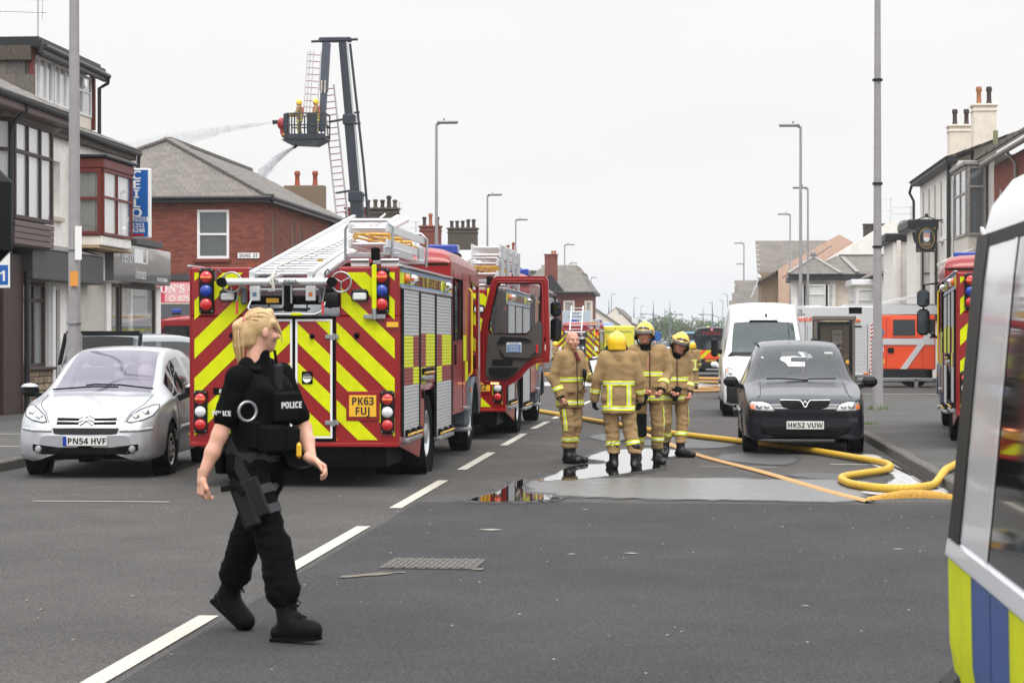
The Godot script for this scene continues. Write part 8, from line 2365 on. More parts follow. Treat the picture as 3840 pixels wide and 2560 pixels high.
	for q in [["Lytham",0.98],["St Annes B5262",0.76],["Airport",0.48]]:
		lettering(sg,"place_name",q[0],0.13,mats["ink"],Vector3(-0.05,q[1],0.034),Vector3.ZERO,0.9,"Droid Sans",false)
	part(sg,"arrow",G.new().prism(PackedVector2Array([Vector2(-0.04,-0.3),Vector2(0.04,-0.3),Vector2(0.04,0.1),Vector2(0.12,0.1),Vector2(0,0.26),Vector2(-0.12,0.1),Vector2(-0.04,0.1)]),0.03,0.036),mats["ink"],Vector3(0.1,0.28,0))
	for s in [-0.7,0.7]:part(sg,"post",G.new().tube([Vector3(s,-2.6,-0.06),Vector3(s,1.1,-0.06)],0.05,8),mats["lamp_galv"])
	var b:=thing("road_sign","small blue information sign beyond the tall firefighter's helmet","road sign",Vector3(-3.4,1.75,-205.0))
	part(b,"sign_plate",G.new().box(Vector3.ZERO,Vector3(1.05,0.9,0.05),0.02),mats["sign_blue"])
	part(b,"post",G.new().tube([Vector3(0.2,-2.1,-0.05),Vector3(0.2,0.4,-0.05)],0.05,8),mats["lamp_galv"])
	var bb:=thing("beacon","orange globe beacon on a thin post among the trees","beacon",Vector3(-2.3,-0.33,-300.0))
	part(bb,"post",G.new().tube([Vector3.ZERO,Vector3(0,1.9,0)],0.06,8),mats["lantern_grey"])
	part(bb,"globe",G.new().ball(Vector3(0,2.05,0),Vector3.ONE*0.28,12,8),mt("globe_amber","f0a02a",0.3,0.0,{"glow": 0.8}))
	for q in [[-9.5,-395.0,5.8,6.5,"dark broad tree left of the tramway posts"],[-6.2,-380.0,6.2,7.5,"broad dark tree behind the first tramway posts"],[-2.6,-400.0,5.6,7.0,"olive tree right of the first tramway posts"],[0.2,-430.0,4.2,6.0,"low tree closing the left row of trees"],[-1.2,-300.0,1.9,5.0,"low rounded shrub under the orange beacon"],[2.9,-400.0,5.4,5.5,"grey-green tree left of the dark police van's roof"],[9.5,-440.0,7.2,7.0,"tree showing between lamp posts right of the police van"],[-12.5,-420.0,5.0,7.0,"tree beside the low brown-roofed row"]]:
		tree(q[0],q[1],q[2],q[3],q[4],int(-q[1]))
	var hut:=thing("distant_building","pale low building closing the end of the road","building",Vector3(2.2,-0.33,-620.0))
	part(hut,"wall",G.new().box(Vector3(0,2.2,0),Vector3(16,4.4,6)),mats["render_beige"])
	part(hut,"roof",G.new().box(Vector3(0,4.5,0),Vector3(16.6,0.4,6.6)),mats["roof_slate"])
	var lorry:=thing("lorry","pale blue and yellow recovery lorry beyond the dark police van","lorry",Vector3(0.2,-0.33,-190.0))
	part(lorry,"cab",G.new().box(Vector3(0,1.7,0),Vector3(2.1,1.5,1.8),0.15),mt("lorry_blue","6d9cc2",0.4))
	part(lorry,"windscreen",G.new().box(Vector3(0,2.05,0.88),Vector3(1.8,0.6,0.08),0.03),mats["house_glass"])
	part(lorry,"bumper",G.new().box(Vector3(0,0.75,0.8),Vector3(2.2,0.4,0.5),0.05),mats["decal_yellow"])
	part(lorry,"jib",G.new().bar(Vector3(0.4,2.5,-0.6),Vector3(1.4,2.9,-2.4),0.2,0.2),mats["decal_yellow"])
	for s in [-0.85,0.85]:wheel(lorry,Vector3(s,0.45,0.2),0.45,0.3,signf(s))
	stuff(tag(solo("verge_grass",tuft(40,0.1,0.1),mats["weed_green"],"weeds growing at the kerb behind the dark people carrier","weeds","",Vector3(3.1,0.1,-38.0)),"",""))
	var bk:=thing("bicycle","bicycle held by the distant cyclist in a blue top","bicycle",Vector3(-2.55,-0.33,-151.0),0.2)
	for e in [-0.55,0.55]:
		var ring:=[]
		for k in 21:ring.append(Vector3(e,0.34+sin(TAU*k/20)* 0.33,0.0+0.0)+ Vector3(cos(TAU*k/20)* 0.33,0,0))
		part(bk,"wheel",G.new().tube(ring,0.02,6,false),mats["rubber"])
	part(bk,"frame",G.new().tube([Vector3(-0.55,0.34,0),Vector3(-0.2,0.85,0),Vector3(0.4,0.85,0),Vector3(0.55,0.34,0)],0.022,6).tube([Vector3(-0.2,0.85,0),Vector3(0.0,0.34,0),Vector3(0.4,0.85,0)],0.022,6),mats["grey_trim"])
	part(bk,"handlebar",G.new().tube([Vector3(0.42,1.02,-0.3),Vector3(0.42,1.04,0.3)],0.018,6).tube([Vector3(0.4,0.85,0),Vector3(0.42,1.03,0)],0.02,6),mats["grey_trim"])
	part(bk,"saddle",G.new().box(Vector3(-0.22,0.95,0),Vector3(0.25,0.06,0.14),0.03),mats["black"])
func kiosk()->void:
	var z:= -63.5
	var t:=thing("phone_kiosk","glazed steel telephone kiosk standing behind the dark people carrier","phone kiosk",Vector3(4.22,gy(z)+ 0.12,z))
	var fm:=mt("kiosk_steel","8a837a",0.4,0.6,{"tri": 1.5,"map":tex["worn"]})
	for x in [-0.55,0.55]:
		for d in [0.0,-1.0]:part(t,"corner_post",G.new().box(Vector3(x,1.1,d),Vector3(0.09,2.2,0.09),0.012),fm)
	part(t,"roof",G.new().box(Vector3(0,2.27,-0.5),Vector3(1.24,0.16,1.14),0.03),fm)
	part(t,"light_strip",G.new().box(Vector3(0,2.16,0.02),Vector3(0.7,0.03,0.05)),mt("kiosk_glow","ffe2a6",0.4,0.0,{"glow": 0.9}))
	part(t,"door_frame",G.new().box(Vector3(0,2.12,0.03),Vector3(1.0,0.1,0.05)).box(Vector3(-0.46,1.06,0.03),Vector3(0.07,2.0,0.05)).box(Vector3(0.46,1.06,0.03),Vector3(0.09,2.0,0.05)).box(Vector3(0,0.1,0.03),Vector3(1.0,0.16,0.05)),mats["plastic_black"])
	part(t,"door_glass",G.new().box(Vector3(0,1.1,0.025),Vector3(0.86,1.9,0.01)),mt("kiosk_glass","60584a",0.03,0.0,{"glass": 0.3}))
	part(t,"back_panel",G.new().box(Vector3(0,1.1,-1.0),Vector3(1.0,2.1,0.05)),mt("kiosk_back","8c877c",0.6))
	for x in [-0.56,0.56]:part(t,"side_glass",G.new().box(Vector3(x,1.15,-0.5),Vector3(0.012,1.9,0.9)),mats["kiosk_glass"])
	var ph:=part(t,"telephone",G.new().box(Vector3(0.12,1.0,-0.9),Vector3(0.36,0.7,0.18),0.03),mats["plastic_black"])
	part(ph,"receiver",G.new().box(Vector3(0.0,1.02,-0.79),Vector3(0.06,0.26,0.06),0.02),mats["dark_trim"])
	for q in [[0.14,1.72,0.3,0.42],[0.14,1.3,0.3,0.22]]:
		var ps:=part(t,"poster_frame",G.new().box(Vector3(q[0],q[1],-0.96),Vector3(q[2]+ 0.06,q[3]+ 0.06,0.03)),mats["plastic_black"])
		part(ps,"poster",G.new().box(Vector3(q[0],q[1],-0.94),Vector3(q[2],q[3],0.01)),mats["ink_white"])
		part(ps,"poster_print",G.new().box(Vector3(q[0],q[1]+ 0.06,-0.933),Vector3(q[2]* 0.6,0.03,0.004)),mats["grey_trim"])
	part(t,"yellow_sticker",G.new().lathe([Vector2(0,0.006),Vector2(0.055,0.006),Vector2(0.06,0)],18,2),mats["plate_yellow"],Vector3(0.38,0.98,0.033))
	part(t,"red_sticker",G.new().box(Vector3(0.28,0.72,0.034),Vector3(0.34,0.14,0.008)),mats["sign_pink"])
	part(t,"side_bar",G.new().box(Vector3(0.68,2.02,-0.02),Vector3(0.22,0.06,0.06),0.01),mats["plastic_black"])
# ---------------------------------------------------------------- people: one smooth surface from tapered limbs
class Sdf:
	var o:Vector3
	var h:float
	var nx:int
	var ny:int
	var nz:int
	var d:=PackedFloat32Array()
	func _init(lo:Vector3,hi:Vector3,cell:float)->void:
		o=lo
		h=cell
		nx=int((hi.x-lo.x)/ h)+ 2
		ny=int((hi.y-lo.y)/ h)+ 2
		nz=int((hi.z-lo.z)/ h)+ 2
		d.resize(nx*ny*nz)
		d.fill(1.0)
	func _box(lo:Vector3,hi:Vector3)->Array:
		var a:=(lo-o)/ h
		var b:=(hi-o)/ h
		return [maxi(0,int(a.x)),maxi(0,int(a.y)),maxi(0,int(a.z)),mini(nx-1,int(b.x)+ 1),mini(ny-1,int(b.y)+ 1),mini(nz-1,int(b.z)+ 1)]
	func cap(a:Vector3,b:Vector3,ra:float,rb:float,k:=0.03,flat:=Vector3.ZERO,fl:=1.0)->Sdf:
		var pad:=Vector3.ONE *(maxf(ra,rb)* maxf(fl,1.0)+ k+2.0*h)
		var q:=_box(a.min(b)- pad,a.max(b)+ pad)
		var ab:=b-a
		var inv:=1.0/maxf(ab.length_squared(),1e-9)
		for z in range(q[2],q[5]+ 1):
			for y in range(q[1],q[4]+ 1):
				var i:int =(z*ny+y)* nx+q[0]
				for x in range(q[0],q[3]+ 1):
					var p:=Vector3(o.x+x*h,o.y+y*h,o.z+z*h)- a
					var t:=clampf(p.dot(ab)* inv,0.0,1.0)
					p-=ab*t
					if fl!=1.0:p+=flat *(p.dot(flat)*(1.0/fl-1.0))
					var e:=p.length()- ra -(rb-ra)* t
					var c:=d[i]
					var m:=k-absf(e-c)
					d[i]= minf(e,c)-(m*m /(4.0*k) if m>0.0 else 0.0)
					i+=1
		return self
	func ell(c:Vector3,r:Vector3,k:=0.02,sub:=false)->Sdf:
		var pad:=r+Vector3.ONE *(k+2.0*h)
		var q:=_box(c-pad,c+pad)
		var rm:=minf(r.x,minf(r.y,r.z))
		for z in range(q[2],q[5]+ 1):
			for y in range(q[1],q[4]+ 1):
				var i:int =(z*ny+y)* nx+q[0]
				for x in range(q[0],q[3]+ 1):
					var p:=Vector3(o.x+x*h,o.y+y*h,o.z+z*h)- c
					var w:=p/r
					var l:=w.length()
					var e:=l *(l-1.0)/ maxf((w/r).length(),1e-6)
					var cur:=d[i]
					if sub:
						var m2:=k-absf(-e-cur)
						d[i]= maxf(-e,cur)+(m2*m2 /(4.0*k) if m2>0.0 else 0.0)
					else:
						var m:=k-absf(e-cur)
						d[i]= minf(e,cur)-(m*m /(4.0*k) if m>0.0 else 0.0)
					i+=1
		return self
	func cut(p:Vector3,nrm:Vector3)->Sdf:
		for z in nz:
			for y in ny:
				var i:int =(z*ny+y)* nx
				var w:=Vector3(o.x,o.y+y*h,o.z+z*h)- p
				for x in nx:
					var e:=w.dot(nrm)+ x*h*nrm.x
					if e>d[i]:d[i]= e
					i+=1
		return self
	func crumple(f:FastNoiseLite,amp:float,stretch:=Vector3.ONE)->Sdf:
		for z in nz:
			for y in ny:
				var i:int =(z*ny+y)* nx
				for x in nx:
					if absf(d[i])< 0.06:d[i]+=amp*f.get_noise_3d((o.x+x*h)* stretch.x,(o.y+y*h)* stretch.y,(o.z+z*h)* stretch.z)
					i+=1
		return self
	func at(p:Vector3)->float:
		var q:=(p-o)/ h
		var x:=clampi(int(q.x),0,nx-2)
		var y:=clampi(int(q.y),0,ny-2)
		var z:=clampi(int(q.z),0,nz-2)
		var f:=Vector3(clampf(q.x-x,0,1),clampf(q.y-y,0,1),clampf(q.z-z,0,1))
		var i:=(z*ny+y)* nx+x
		var j:=i+nx*ny
		return lerpf(lerpf(lerpf(d[i],d[i+1],f.x),lerpf(d[i+nx],d[i+nx+1],f.x),f.y),lerpf(lerpf(d[j],d[j+1],f.x),lerpf(d[j+nx],d[j+nx+1],f.x),f.y),f.z)
	func out(p:Vector3,dir:Vector3,most:=0.24)->Vector3:
		var t:=0.0
		while t<most and at(p+dir*t)< 0.0:t+=0.006
		return p+dir*t
	func mesh(g:G)->G:
		var vid:={}
		var vs:=PackedVector3Array()
		var ns:=PackedVector3Array()
		var sy:=nx
		var sz:=nx*ny
		var offs:=[0,1,sy,sy+1,sz,sz+1,sz+sy,sz+sy+1]
		var edges:=[[0,1],[2,3],[4,5],[6,7],[0,2],[1,3],[4,6],[5,7],[0,4],[1,5],[2,6],[3,7]]
		var lim:=h*2.0
		for z in nz-1:
			for y in ny-1:
				var i:int =(z*ny+y)* nx
				for x in nx-1:
					if absf(d[i])< lim:
						var m:=0
						for k in 8:
							if d[i+offs[k]]< 0.0:m|=1<<k
						if m!=0 and m!=255:
							var s:=Vector3.ZERO
							var c:=0
							for e in edges:
								var a:int=e[0]
								var b:int=e[1]
								if ((m>>a)& 1)!=((m>>b)& 1):
									var va:=d[i+offs[a]]
									var t:=va /(va-d[i+offs[b]])
									s+=Vector3(a & 1,(a>>1)& 1,a>>2).lerp(Vector3(b & 1,(b>>1)& 1,b>>2),t)
									c+=1
							var p:=o +(Vector3(x,y,z)+ s/c)* h
							vid[i]= vs.size()
							vs.append(p)
							var r:=h*0.8
							ns.append(Vector3(at(p+Vector3(r,0,0))- at(p-Vector3(r,0,0)),at(p+Vector3(0,r,0))- at(p-Vector3(0,r,0)),at(p+Vector3(0,0,r))- at(p-Vector3(0,0,r))).normalized())
					i+=1
		for i in vid:
			for ax in [[1,sy,sz],[sy,1,sz],[sz,1,sy]]:
				if (d[i]< 0.0)!=(d[i+ax[0]]< 0.0):
					var b:int=i-ax[1]
					var c:int=i-ax[2]
					var e:int=b-ax[2]
					if vid.has(b) and vid.has(c) and vid.has(e):
						var q:=[vid[i],vid[b],vid[e],vid[c]]
						g.tri(vs[q[0]],vs[q[1]],vs[q[2]],ns[q[0]],ns[q[1]],ns[q[2]])
						g.tri(vs[q[0]],vs[q[2]],vs[q[3]],ns[q[0]],ns[q[2]],ns[q[3]])
		return g
func hivis(t:Node,s:Sdf,rays:Array,called:= "reflective_band")->void:
	var g:=G.new()
	for b in 3:
		g.paint(Color("e4ec22") if b!=1 else Color("c2c6c4"))
		var rows:=[]
		for r in rays:
			var line:=PackedVector3Array()
			for e in [b/3.0-0.5,(b+1)/ 3.0-0.5]:
				var p:Vector3=r[0]+ r[2]* e
				line.append(s.out(p,r[1],r[3] if r.size()> 3 else 0.24)+ r[1]* 0.006)
			rows.append(line)
		g.grid(rows,rays[rays.size()/ 2][0]- rays[rays.size()/ 2][1]* 0.1)
	part(t,called,g,mt("hivis","ffffff",0.4,0.0,{"vc":true}))
func ring(c:Vector3,axis:Vector3,w:float,a0:float,a1:float,front:Vector3,most:=0.24,n:=20)->Array:
	var out:=[]
	var x:=(front-axis*front.dot(axis)).normalized()
	var y:=axis.cross(x)
	for k in n+1:
		var a:=lerpf(a0,a1,float(k)/ n)
		out.append([c,x*cos(a)+ y*sin(a),axis*w,most])
	return out
func hand(g:G,at:Transform3D,side:float,grip:float,fat:=1.0)->void:
	var s:=Sdf.new(Vector3(-0.09,-0.24,-0.09),Vector3(0.09,0.05,0.09),0.005)
	s.cap(Vector3(0,0.04,0),Vector3(0,-0.02,0),0.027*fat,0.026*fat,0.02)
	for k in 4:
		var z:=(k-1.5)* 0.019
		s.cap(Vector3(0,-0.015,z*0.7),Vector3(0,-0.085,z),0.016*fat,0.0125*fat,0.012)
		var l:float =[0.070,0.079,0.074,0.058][3-k]
		var a:=0.25+grip*1.0
		var p:=Vector3(0,-0.085,z)
		for j in 3:
			var dir:=Vector3(-side*sin(a),-cos(a),(k-1.5)* 0.05)
			var q:Vector3=p+dir*l *[0.45,0.32,0.25][j]
			s.cap(p,q,(0.0098-0.001*j)* fat,(0.009-0.001*j)* fat,0.004)
			p=q
			a+=0.2+grip*0.85
	s.cap(Vector3(0,-0.02,0.02),Vector3(-side*0.014,-0.055,0.047),0.016*fat,0.0125*fat,0.012)
	s.cap(Vector3(-side*0.014,-0.055,0.047),Vector3(-side *(0.02+0.02*grip),-0.088,0.05-0.012*grip),0.0115*fat,0.0095*fat,0.004)
	s.cap(Vector3(-side *(0.02+0.02*grip),-0.088,0.05-0.012*grip),Vector3(-side *(0.02+0.034*grip),-0.112,0.046-0.024*grip),0.0098*fat,0.008*fat,0.004)
	var keep:=g.xf
	g.xf=at
	s.mesh(g)
	g.xf=keep
func limb_basis(down:Vector3,front:Vector3)->Basis:
	var y:= -down.normalized()
	var x:=y.cross(front).normalized()
	return Basis(x,y,x.cross(y))
func head_on(g:G,at:Transform3D,cell:float,jaw:=1.0)->void:
	var s:=Sdf.new(Vector3(-0.12,-0.22,-0.15),Vector3(0.12,0.16,0.16),cell)
	s.ell(Vector3(0,0.025,-0.012),Vector3(0.078,0.098,0.098))
	s.ell(Vector3(0,-0.045,0.03),Vector3(0.06*jaw,0.072,0.066),0.04)
	s.ell(Vector3(0,-0.098,0.062),Vector3(0.026,0.02,0.022),0.03)
	s.cap(Vector3(-0.036,0.022,0.078),Vector3(0.036,0.022,0.078),0.014,0.014,0.02)
	for e in [-1.0,1.0]:
		s.ell(Vector3(e*0.033,0.0,0.1),Vector3(0.02,0.013,0.018),0.012,true)
		s.ell(Vector3(e*0.045,-0.03,0.068),Vector3(0.025,0.02,0.02),0.02)
		s.ell(Vector3(e*0.08,-0.012,-0.008),Vector3(0.012,0.032,0.02),0.008)
	s.cap(Vector3(0,0.012,0.088),Vector3(0,-0.03,0.11),0.009,0.0135,0.014)
	s.cap(Vector3(-0.018,-0.062,0.086),Vector3(0.018,-0.062,0.086),0.009,0.009,0.012)
	s.cap(Vector3(0,-0.07,-0.02),Vector3(0,-0.22,-0.04),0.054,0.06,0.03)
	var keep:=g.xf
	g.xf=at
	s.mesh(g)
	g.xf=keep
func face(t:Node,at:Transform3D,brow:Material)->void:
	for e in [-1.0,1.0]:
		var ey:=part(t,"eye",G.new().ball(Vector3.ZERO,Vector3(0.0125,0.008,0.009),10,6),mt("eye_white","d6cfc8",0.3))
		ey.transform=at*Transform3D(Basis(),Vector3(e*0.032,0.0,0.083))
		part(ey,"iris",G.new().ball(Vector3.ZERO,Vector3(0.0058,0.0062,0.003),8,5),mt("iris_dark","33383d",0.2),Vector3(0,0,0.008))
		part(t,"eyebrow",G.new().tube([Vector3(e*0.016,0.024,0.091),Vector3(e*0.032,0.029,0.089),Vector3(e*0.05,0.021,0.078)],0.0045,6),brow).transform=at
	part(t,"mouth",G.new().tube([Vector3(-0.023,-0.063,0.09),Vector3(0,-0.061,0.096),Vector3(0.023,-0.064,0.09)],0.0045,6),mt("lip","8a4a44",0.6)).transform=at
func helmet(t:Node,at:Transform3D,m:Material,detail:=true)->void:
	var g:=G.new()
	var rows:=[]
	for i in 17:
		var line:=PackedVector3Array()
		for j in 37:
			var az:=TAU*j/36
			var fr:=cos(az)
			var low:=lerpf(2.12,1.38,smoothstep(0.1,0.75,fr))
			var th:=low*pow(i/16.0,0.9)
			var p:=Vector3(sin(th)* sin(az)* 0.122,cos(th)* 0.145,sin(th)* cos(az)* 0.152)
			p*=1.0+0.085*exp(-pow(p.x/0.02,2.0))* clampf(1.5-th,0.0,1.0)+ 0.10*smoothstep(low*0.86,low,th)*(1.0 if i>12 else 0.0)
			line.append(p+Vector3(0,0.02,-0.01))
		rows.append(line)
	g.grid(rows,Vector3(0,-0.05,-0.01))
	var o:=part(t,"helmet",g,m)
	o.transform=at
	if not detail:return
	for q in [["visor",1.3,1.62,1.2,1.09,mt("visor_smoke","77787a",0.15,0.3,{"coat": 0.6})],["crest_plate",0.92,1.3,0.75,1.035,mt("crest_black","2b2c2e",0.5)]]:
		var vr:=[]
		for i in 6:
			var ln:=PackedVector3Array()
			for j in 17:
				var az2:float=lerpf(-q[3],q[3],j/16.0)
				var th2:float=lerpf(q[1]+(0.3*absf(az2) if q[0]== "crest_plate" else 0.0),q[2],i/5.0)
				ln.append(Vector3(sin(th2)* sin(az2)* 0.122,cos(th2)* 0.145,sin(th2)* cos(az2)* 0.152)* q[4]+ Vector3(0,0.02,-0.01))
			vr.append(ln)
		part(o,q[0],G.new().grid(vr,Vector3(0,-0.05,-0.01)),q[5])
	var st:=G.new()
	for k in 6:st.ball(Vector3(sin(k*PI/3)* 0.009,cos(k*PI/3)* 0.009,0),Vector3(0.006,0.006,0.004),6,4)
	part(o,"badge",st,mats["ink_white"],Vector3(0,0.098,0.126))
	for e in [-1.0,1.0]:part(o,"ear_cup",G.new().ball(Vector3(e*0.118,-0.04,0.01),Vector3(0.022,0.038,0.045),10,6),mats["plastic_black"])
	part(o,"chin_strap",G.new().tube([Vector3(-0.105,-0.05,0.02),Vector3(-0.075,-0.125,0.05),Vector3(0,-0.15,0.065),Vector3(0.075,-0.125,0.05),Vector3(0.105,-0.05,0.02)],0.012,6),mats["black"])
	part(o,"flash_hood",G.new().tube([Vector3(0,-0.13,-0.03),Vector3(0,-0.2,-0.03)],[0.08,0.1],14),mats["black"])
func V(x:float,y:float,z:float)->Vector3:return Vector3(x,y,z)
# a clothed standing figure. Joints in its own frame, facing +z; L is its left (+x)
func person(label:String,p:Vector3,turn:float,o:Dictionary)->Node3D:
	var t:=thing("person",label,"person",p,turn,o.get("group",""))
	var c:float=o.get("cell",0.014)
	var J:={"hipL":V(0.1,0.9,0),"hipR":V(-0.1,0.9,0),"kneeL":V(0.12,0.49,0.03),"kneeR":V(-0.12,0.49,0.03),"ankL":V(0.13,0.09,-0.02),"ankR":V(-0.13,0.09,-0.02),"toeL":V(0.17,0.045,0.17),"toeR":V(-0.17,0.045,0.17),"shL":V(0.172,1.405,0),"shR":V(-0.172,1.405,0),"elL":V(0.235,1.12,-0.03),"elR":V(-0.235,1.12,-0.03),"wrL":V(0.245,0.86,0.06),"wrR":V(-0.245,0.86,0.06),"chest":V(0,1.3,0),"head":V(0,1.6,0.02)}
	for k in o.get("J",{}):J[k]= o.J[k]
	var f:=FastNoiseLite.new()
	f.seed=o.get("seed",3)
	f.frequency=5.5
	f.fractal_octaves=2
	var coat:Material=o.get("coat",mats["bunker_tan"])
	var legs:Material=o.get("legs",coat)
	var hem:float=o.get("hem",0.72)
	var bulk:float=o.get("bulk",1.0)
	var s:=Sdf.new(V(-0.62,hem-0.06,-0.42),V(0.62,1.62,0.5),c)
	for e in [-1.0,1.0]:
		s.cap(V(e*0.075,hem-0.05,0),J.chest+V(e*0.07,-0.34,0),0.138*bulk,0.118*bulk,0.05)
		s.cap(J.chest+V(e*0.07,-0.34,0),J.chest+V(e*0.085,0.02,0),0.118*bulk,0.122*bulk,0.05)
	s.cap(J.shL-V(0.03,0.0,0),J.shR+V(0.03,0.0,0),0.072*bulk,0.072*bulk,0.05)
	for e in ["L","R"]:
		s.cap(J["sh"+e],J["el"+e],0.077*bulk,0.066*bulk,0.035)
		var w:Vector3=J["wr"+e]
		if o.get("short_sleeves",false):continue
		s.cap(J["el"+e],J["el"+e].lerp(w,0.95),0.065*bulk,0.054*bulk,0.025)
	s.cap(V(J.head.x*0.4,1.42,-0.02),J.head.lerp(V(0,1.44,0),0.55)+ V(0,0.0,-0.02),0.095,0.078,0.04)
	s.cut(V(0,hem,0),V(0,-1,0))
	s.crumple(f,0.0085 if c<0.018 else 0.006,V(1,1.5,1))
	part(t,"jacket",s.mesh(G.new()),coat)
	var q:=Sdf.new(V(-0.36,0.1,-0.32),V(0.36,1.0,0.36),c)
	for e in ["L","R"]:
		var sd:float=1.0 if e== "L" else -1.0
		q.cap(J["hip"+e],J["knee"+e],0.1*bulk,0.082*bulk,0.04)
		q.cap(J["knee"+e],J["ank"+e]+ V(0,0.12,0),0.082*bulk,0.078*bulk,0.03)
	q.cap(J.hipL,J.hipR,0.105*bulk,0.105*bulk,0.05)
	q.cut(V(0,0.2,0),V(0,-1,0))
	f.frequency=7.0
	q.crumple(f,0.011 if c<0.018 else 0.006,V(0.8,2.2,0.8))
	part(t,"trousers",q.mesh(G.new()),legs)
	for e in ["L","R"]:
		var a:Vector3=J["ank"+e]
		var toe:Vector3=J["toe"+e]
		var heel:=a -(toe-a).normalized()* 0.05
		heel.y=0.045
		var b:=Sdf.new(a.min(toe)- V(0.12,0.1,0.12),a.max(toe)+ V(0.12,0.26,0.12),c*0.8)
		b.cap(a+V(0,0.2,-0.005),a,0.068,0.052,0.03).cap(heel+V(0,0.01,0),toe,0.045,0.044,0.03).cap(a,toe+V(0,0.005,0),0.05,0.042,0.04)
		b.cut(V(0,0.008,0),V(0,-1,0))
		var bo:=part(t,"boot",b.mesh(G.new()),o.get("boots",mats["boot_black"]))
		part(bo,"sole",G.new().tube([V(heel.x,0.014,heel.z),V(toe.x,0.014,toe.z)],0.014,6).bar(V(heel.x,0.013,heel.z),V(toe.x,0.013,toe.z),0.082,0.024),mats["rubber"])
	var skin:=G.new()
	var hb:Basis=Basis.from_euler(o.get("look",V(0,0,0)))
	var ht:=Transform3D(hb,J.head)
	head_on(skin,ht,0.0075 if c<0.018 else 0.012)
	var tr:=Sdf.new(V(-0.34,0.1,-0.2),V(0.34,1.5,0.2),0.035)
	tr.cap(V(0,0.95,0),J.chest,0.1,0.11,0.05).cap(J.chest,J.head-V(0,0.12,0.02),0.06,0.055,0.05).cap(J.hipL,J.kneeL,0.07,0.05).cap(J.hipR,J.kneeR,0.07,0.05)
	tr.mesh(skin)
	if o.get("short_sleeves",false):
		for e in ["L","R"]:
			var fa:=Sdf.new(J["el"+e].min(J["wr"+e])- V(0.1,0.1,0.1),J["el"+e].max(J["wr"+e])+ V(0.1,0.1,0.1),0.02)
			fa.cap(J["el"+e],J["wr"+e],0.042,0.028).mesh(skin)
	var gl:Array=o.get("gloves",[false,false])
	for k in 2:
		var e2:String =["L","R"][k]
		var dn:Vector3=o.get("hand"+e2,(J["wr"+e2]- J["el"+e2]).normalized())
		var at:=Transform3D(limb_basis(dn,V(0,0,1) if absf(dn.z)< 0.8 else V(0,1,0)),J["wr"+e2])
		if gl[k]:
			var gg:=G.new()
			hand(gg,at,1.0 if k==0 else -1.0,0.45,1.4)
			part(t,"glove",gg,mats["glove_black"])
		else:
			hand(skin,at,1.0 if k==0 else -1.0,o.get("grip",0.5),1.12)
	part(t,"body",skin,o.get("skin",mats["skin"]))
	if c<0.018 and not o.get("away",false):face(t,ht,o.get("brow",mt("brow_brown","5a4335",0.8)))
	if o.has("helmet"):helmet(t,ht,o.helmet,c<0.018)
	if o.get("bands",true):
		var n:=24 if c<0.018 else 14
		var fr:=V(0,0,1)
		hivis(t,s,ring(V(0,hem+0.07,0),V(0,1,0),0.06,-PI,PI,fr,0.2,n))
		hivis(t,s,ring(V(J.chest.x,J.chest.y-0.2,J.chest.z),V(0,1,0),0.06,-PI,PI,fr,0.2,n))
		for x in [-0.12,0.12]:
			var ry:=[]
			for k in 9:ry.append([V(x,lerpf(hem+0.1,J.chest.y-0.23,k/8.0),0),V(0,0,-1),V(0.06,0,0)])
			hivis(t,s,ry)
		for e in ["L","R"]:
			var ax:Vector3 =(J["wr"+e]- J["el"+e]).normalized()
			hivis(t,s,ring(J["el"+e].lerp(J["wr"+e],0.55),ax,0.055,-PI,PI,fr if absf(ax.z)< 0.8 else V(1,0,0),0.1,14))
			var lx:Vector3 =(J["ank"+e]- J["knee"+e]).normalized()
			hivis(t,q,ring(J["knee"+e].lerp(J["ank"+e],0.42),lx,0.055,-PI,PI,fr,0.12,14))
			var rs:=[]
			var out:=V(0.9 if e== "L" else -0.9,0,0.42).normalized()
			for k in 10:
				var pt:Vector3=J["hip"+e].lerp(J["knee"+e],0.45+0.06*k) if k<9 else J["knee"+e].lerp(J["ank"+e],0.15)
				rs.append([pt,out,V(0.42 if e== "L" else 0.42,0,-0.9 if e== "L" else 0.9)* 0.05,0.14])
			hivis(t,q,rs)
	if c<0.018 and coat==mats["bunker_tan"]:
		var zp:=[]
		for k in 9:zp.append(s.out(V(0.015,lerpf(hem+0.01,J.chest.y+0.08,k/8.0),0),V(0,0,1))+ V(0,0,0.003))
		part(t,"zip_flap",G.new().tube(zp,0.009,5),mt("flap_brown","4d3f30",0.9))
		for e in ["L","R"]:
			var w2:Vector3=J["el"+e].lerp(J["wr"+e],0.93)
			part(t,"cuff",G.new().tube([w2,J["el"+e].lerp(J["wr"+e],1.03)],[0.058,0.05],14),mats["black"])
			var pk:Vector3=s.out(V(0.11 if e== "L" else -0.11,hem+0.22,0),V(0,0,1))
			part(t,"pocket_flap",G.new().box(pk+V(0,0,0.008),V(0.13,0.05,0.02),0.008),coat)
	return t
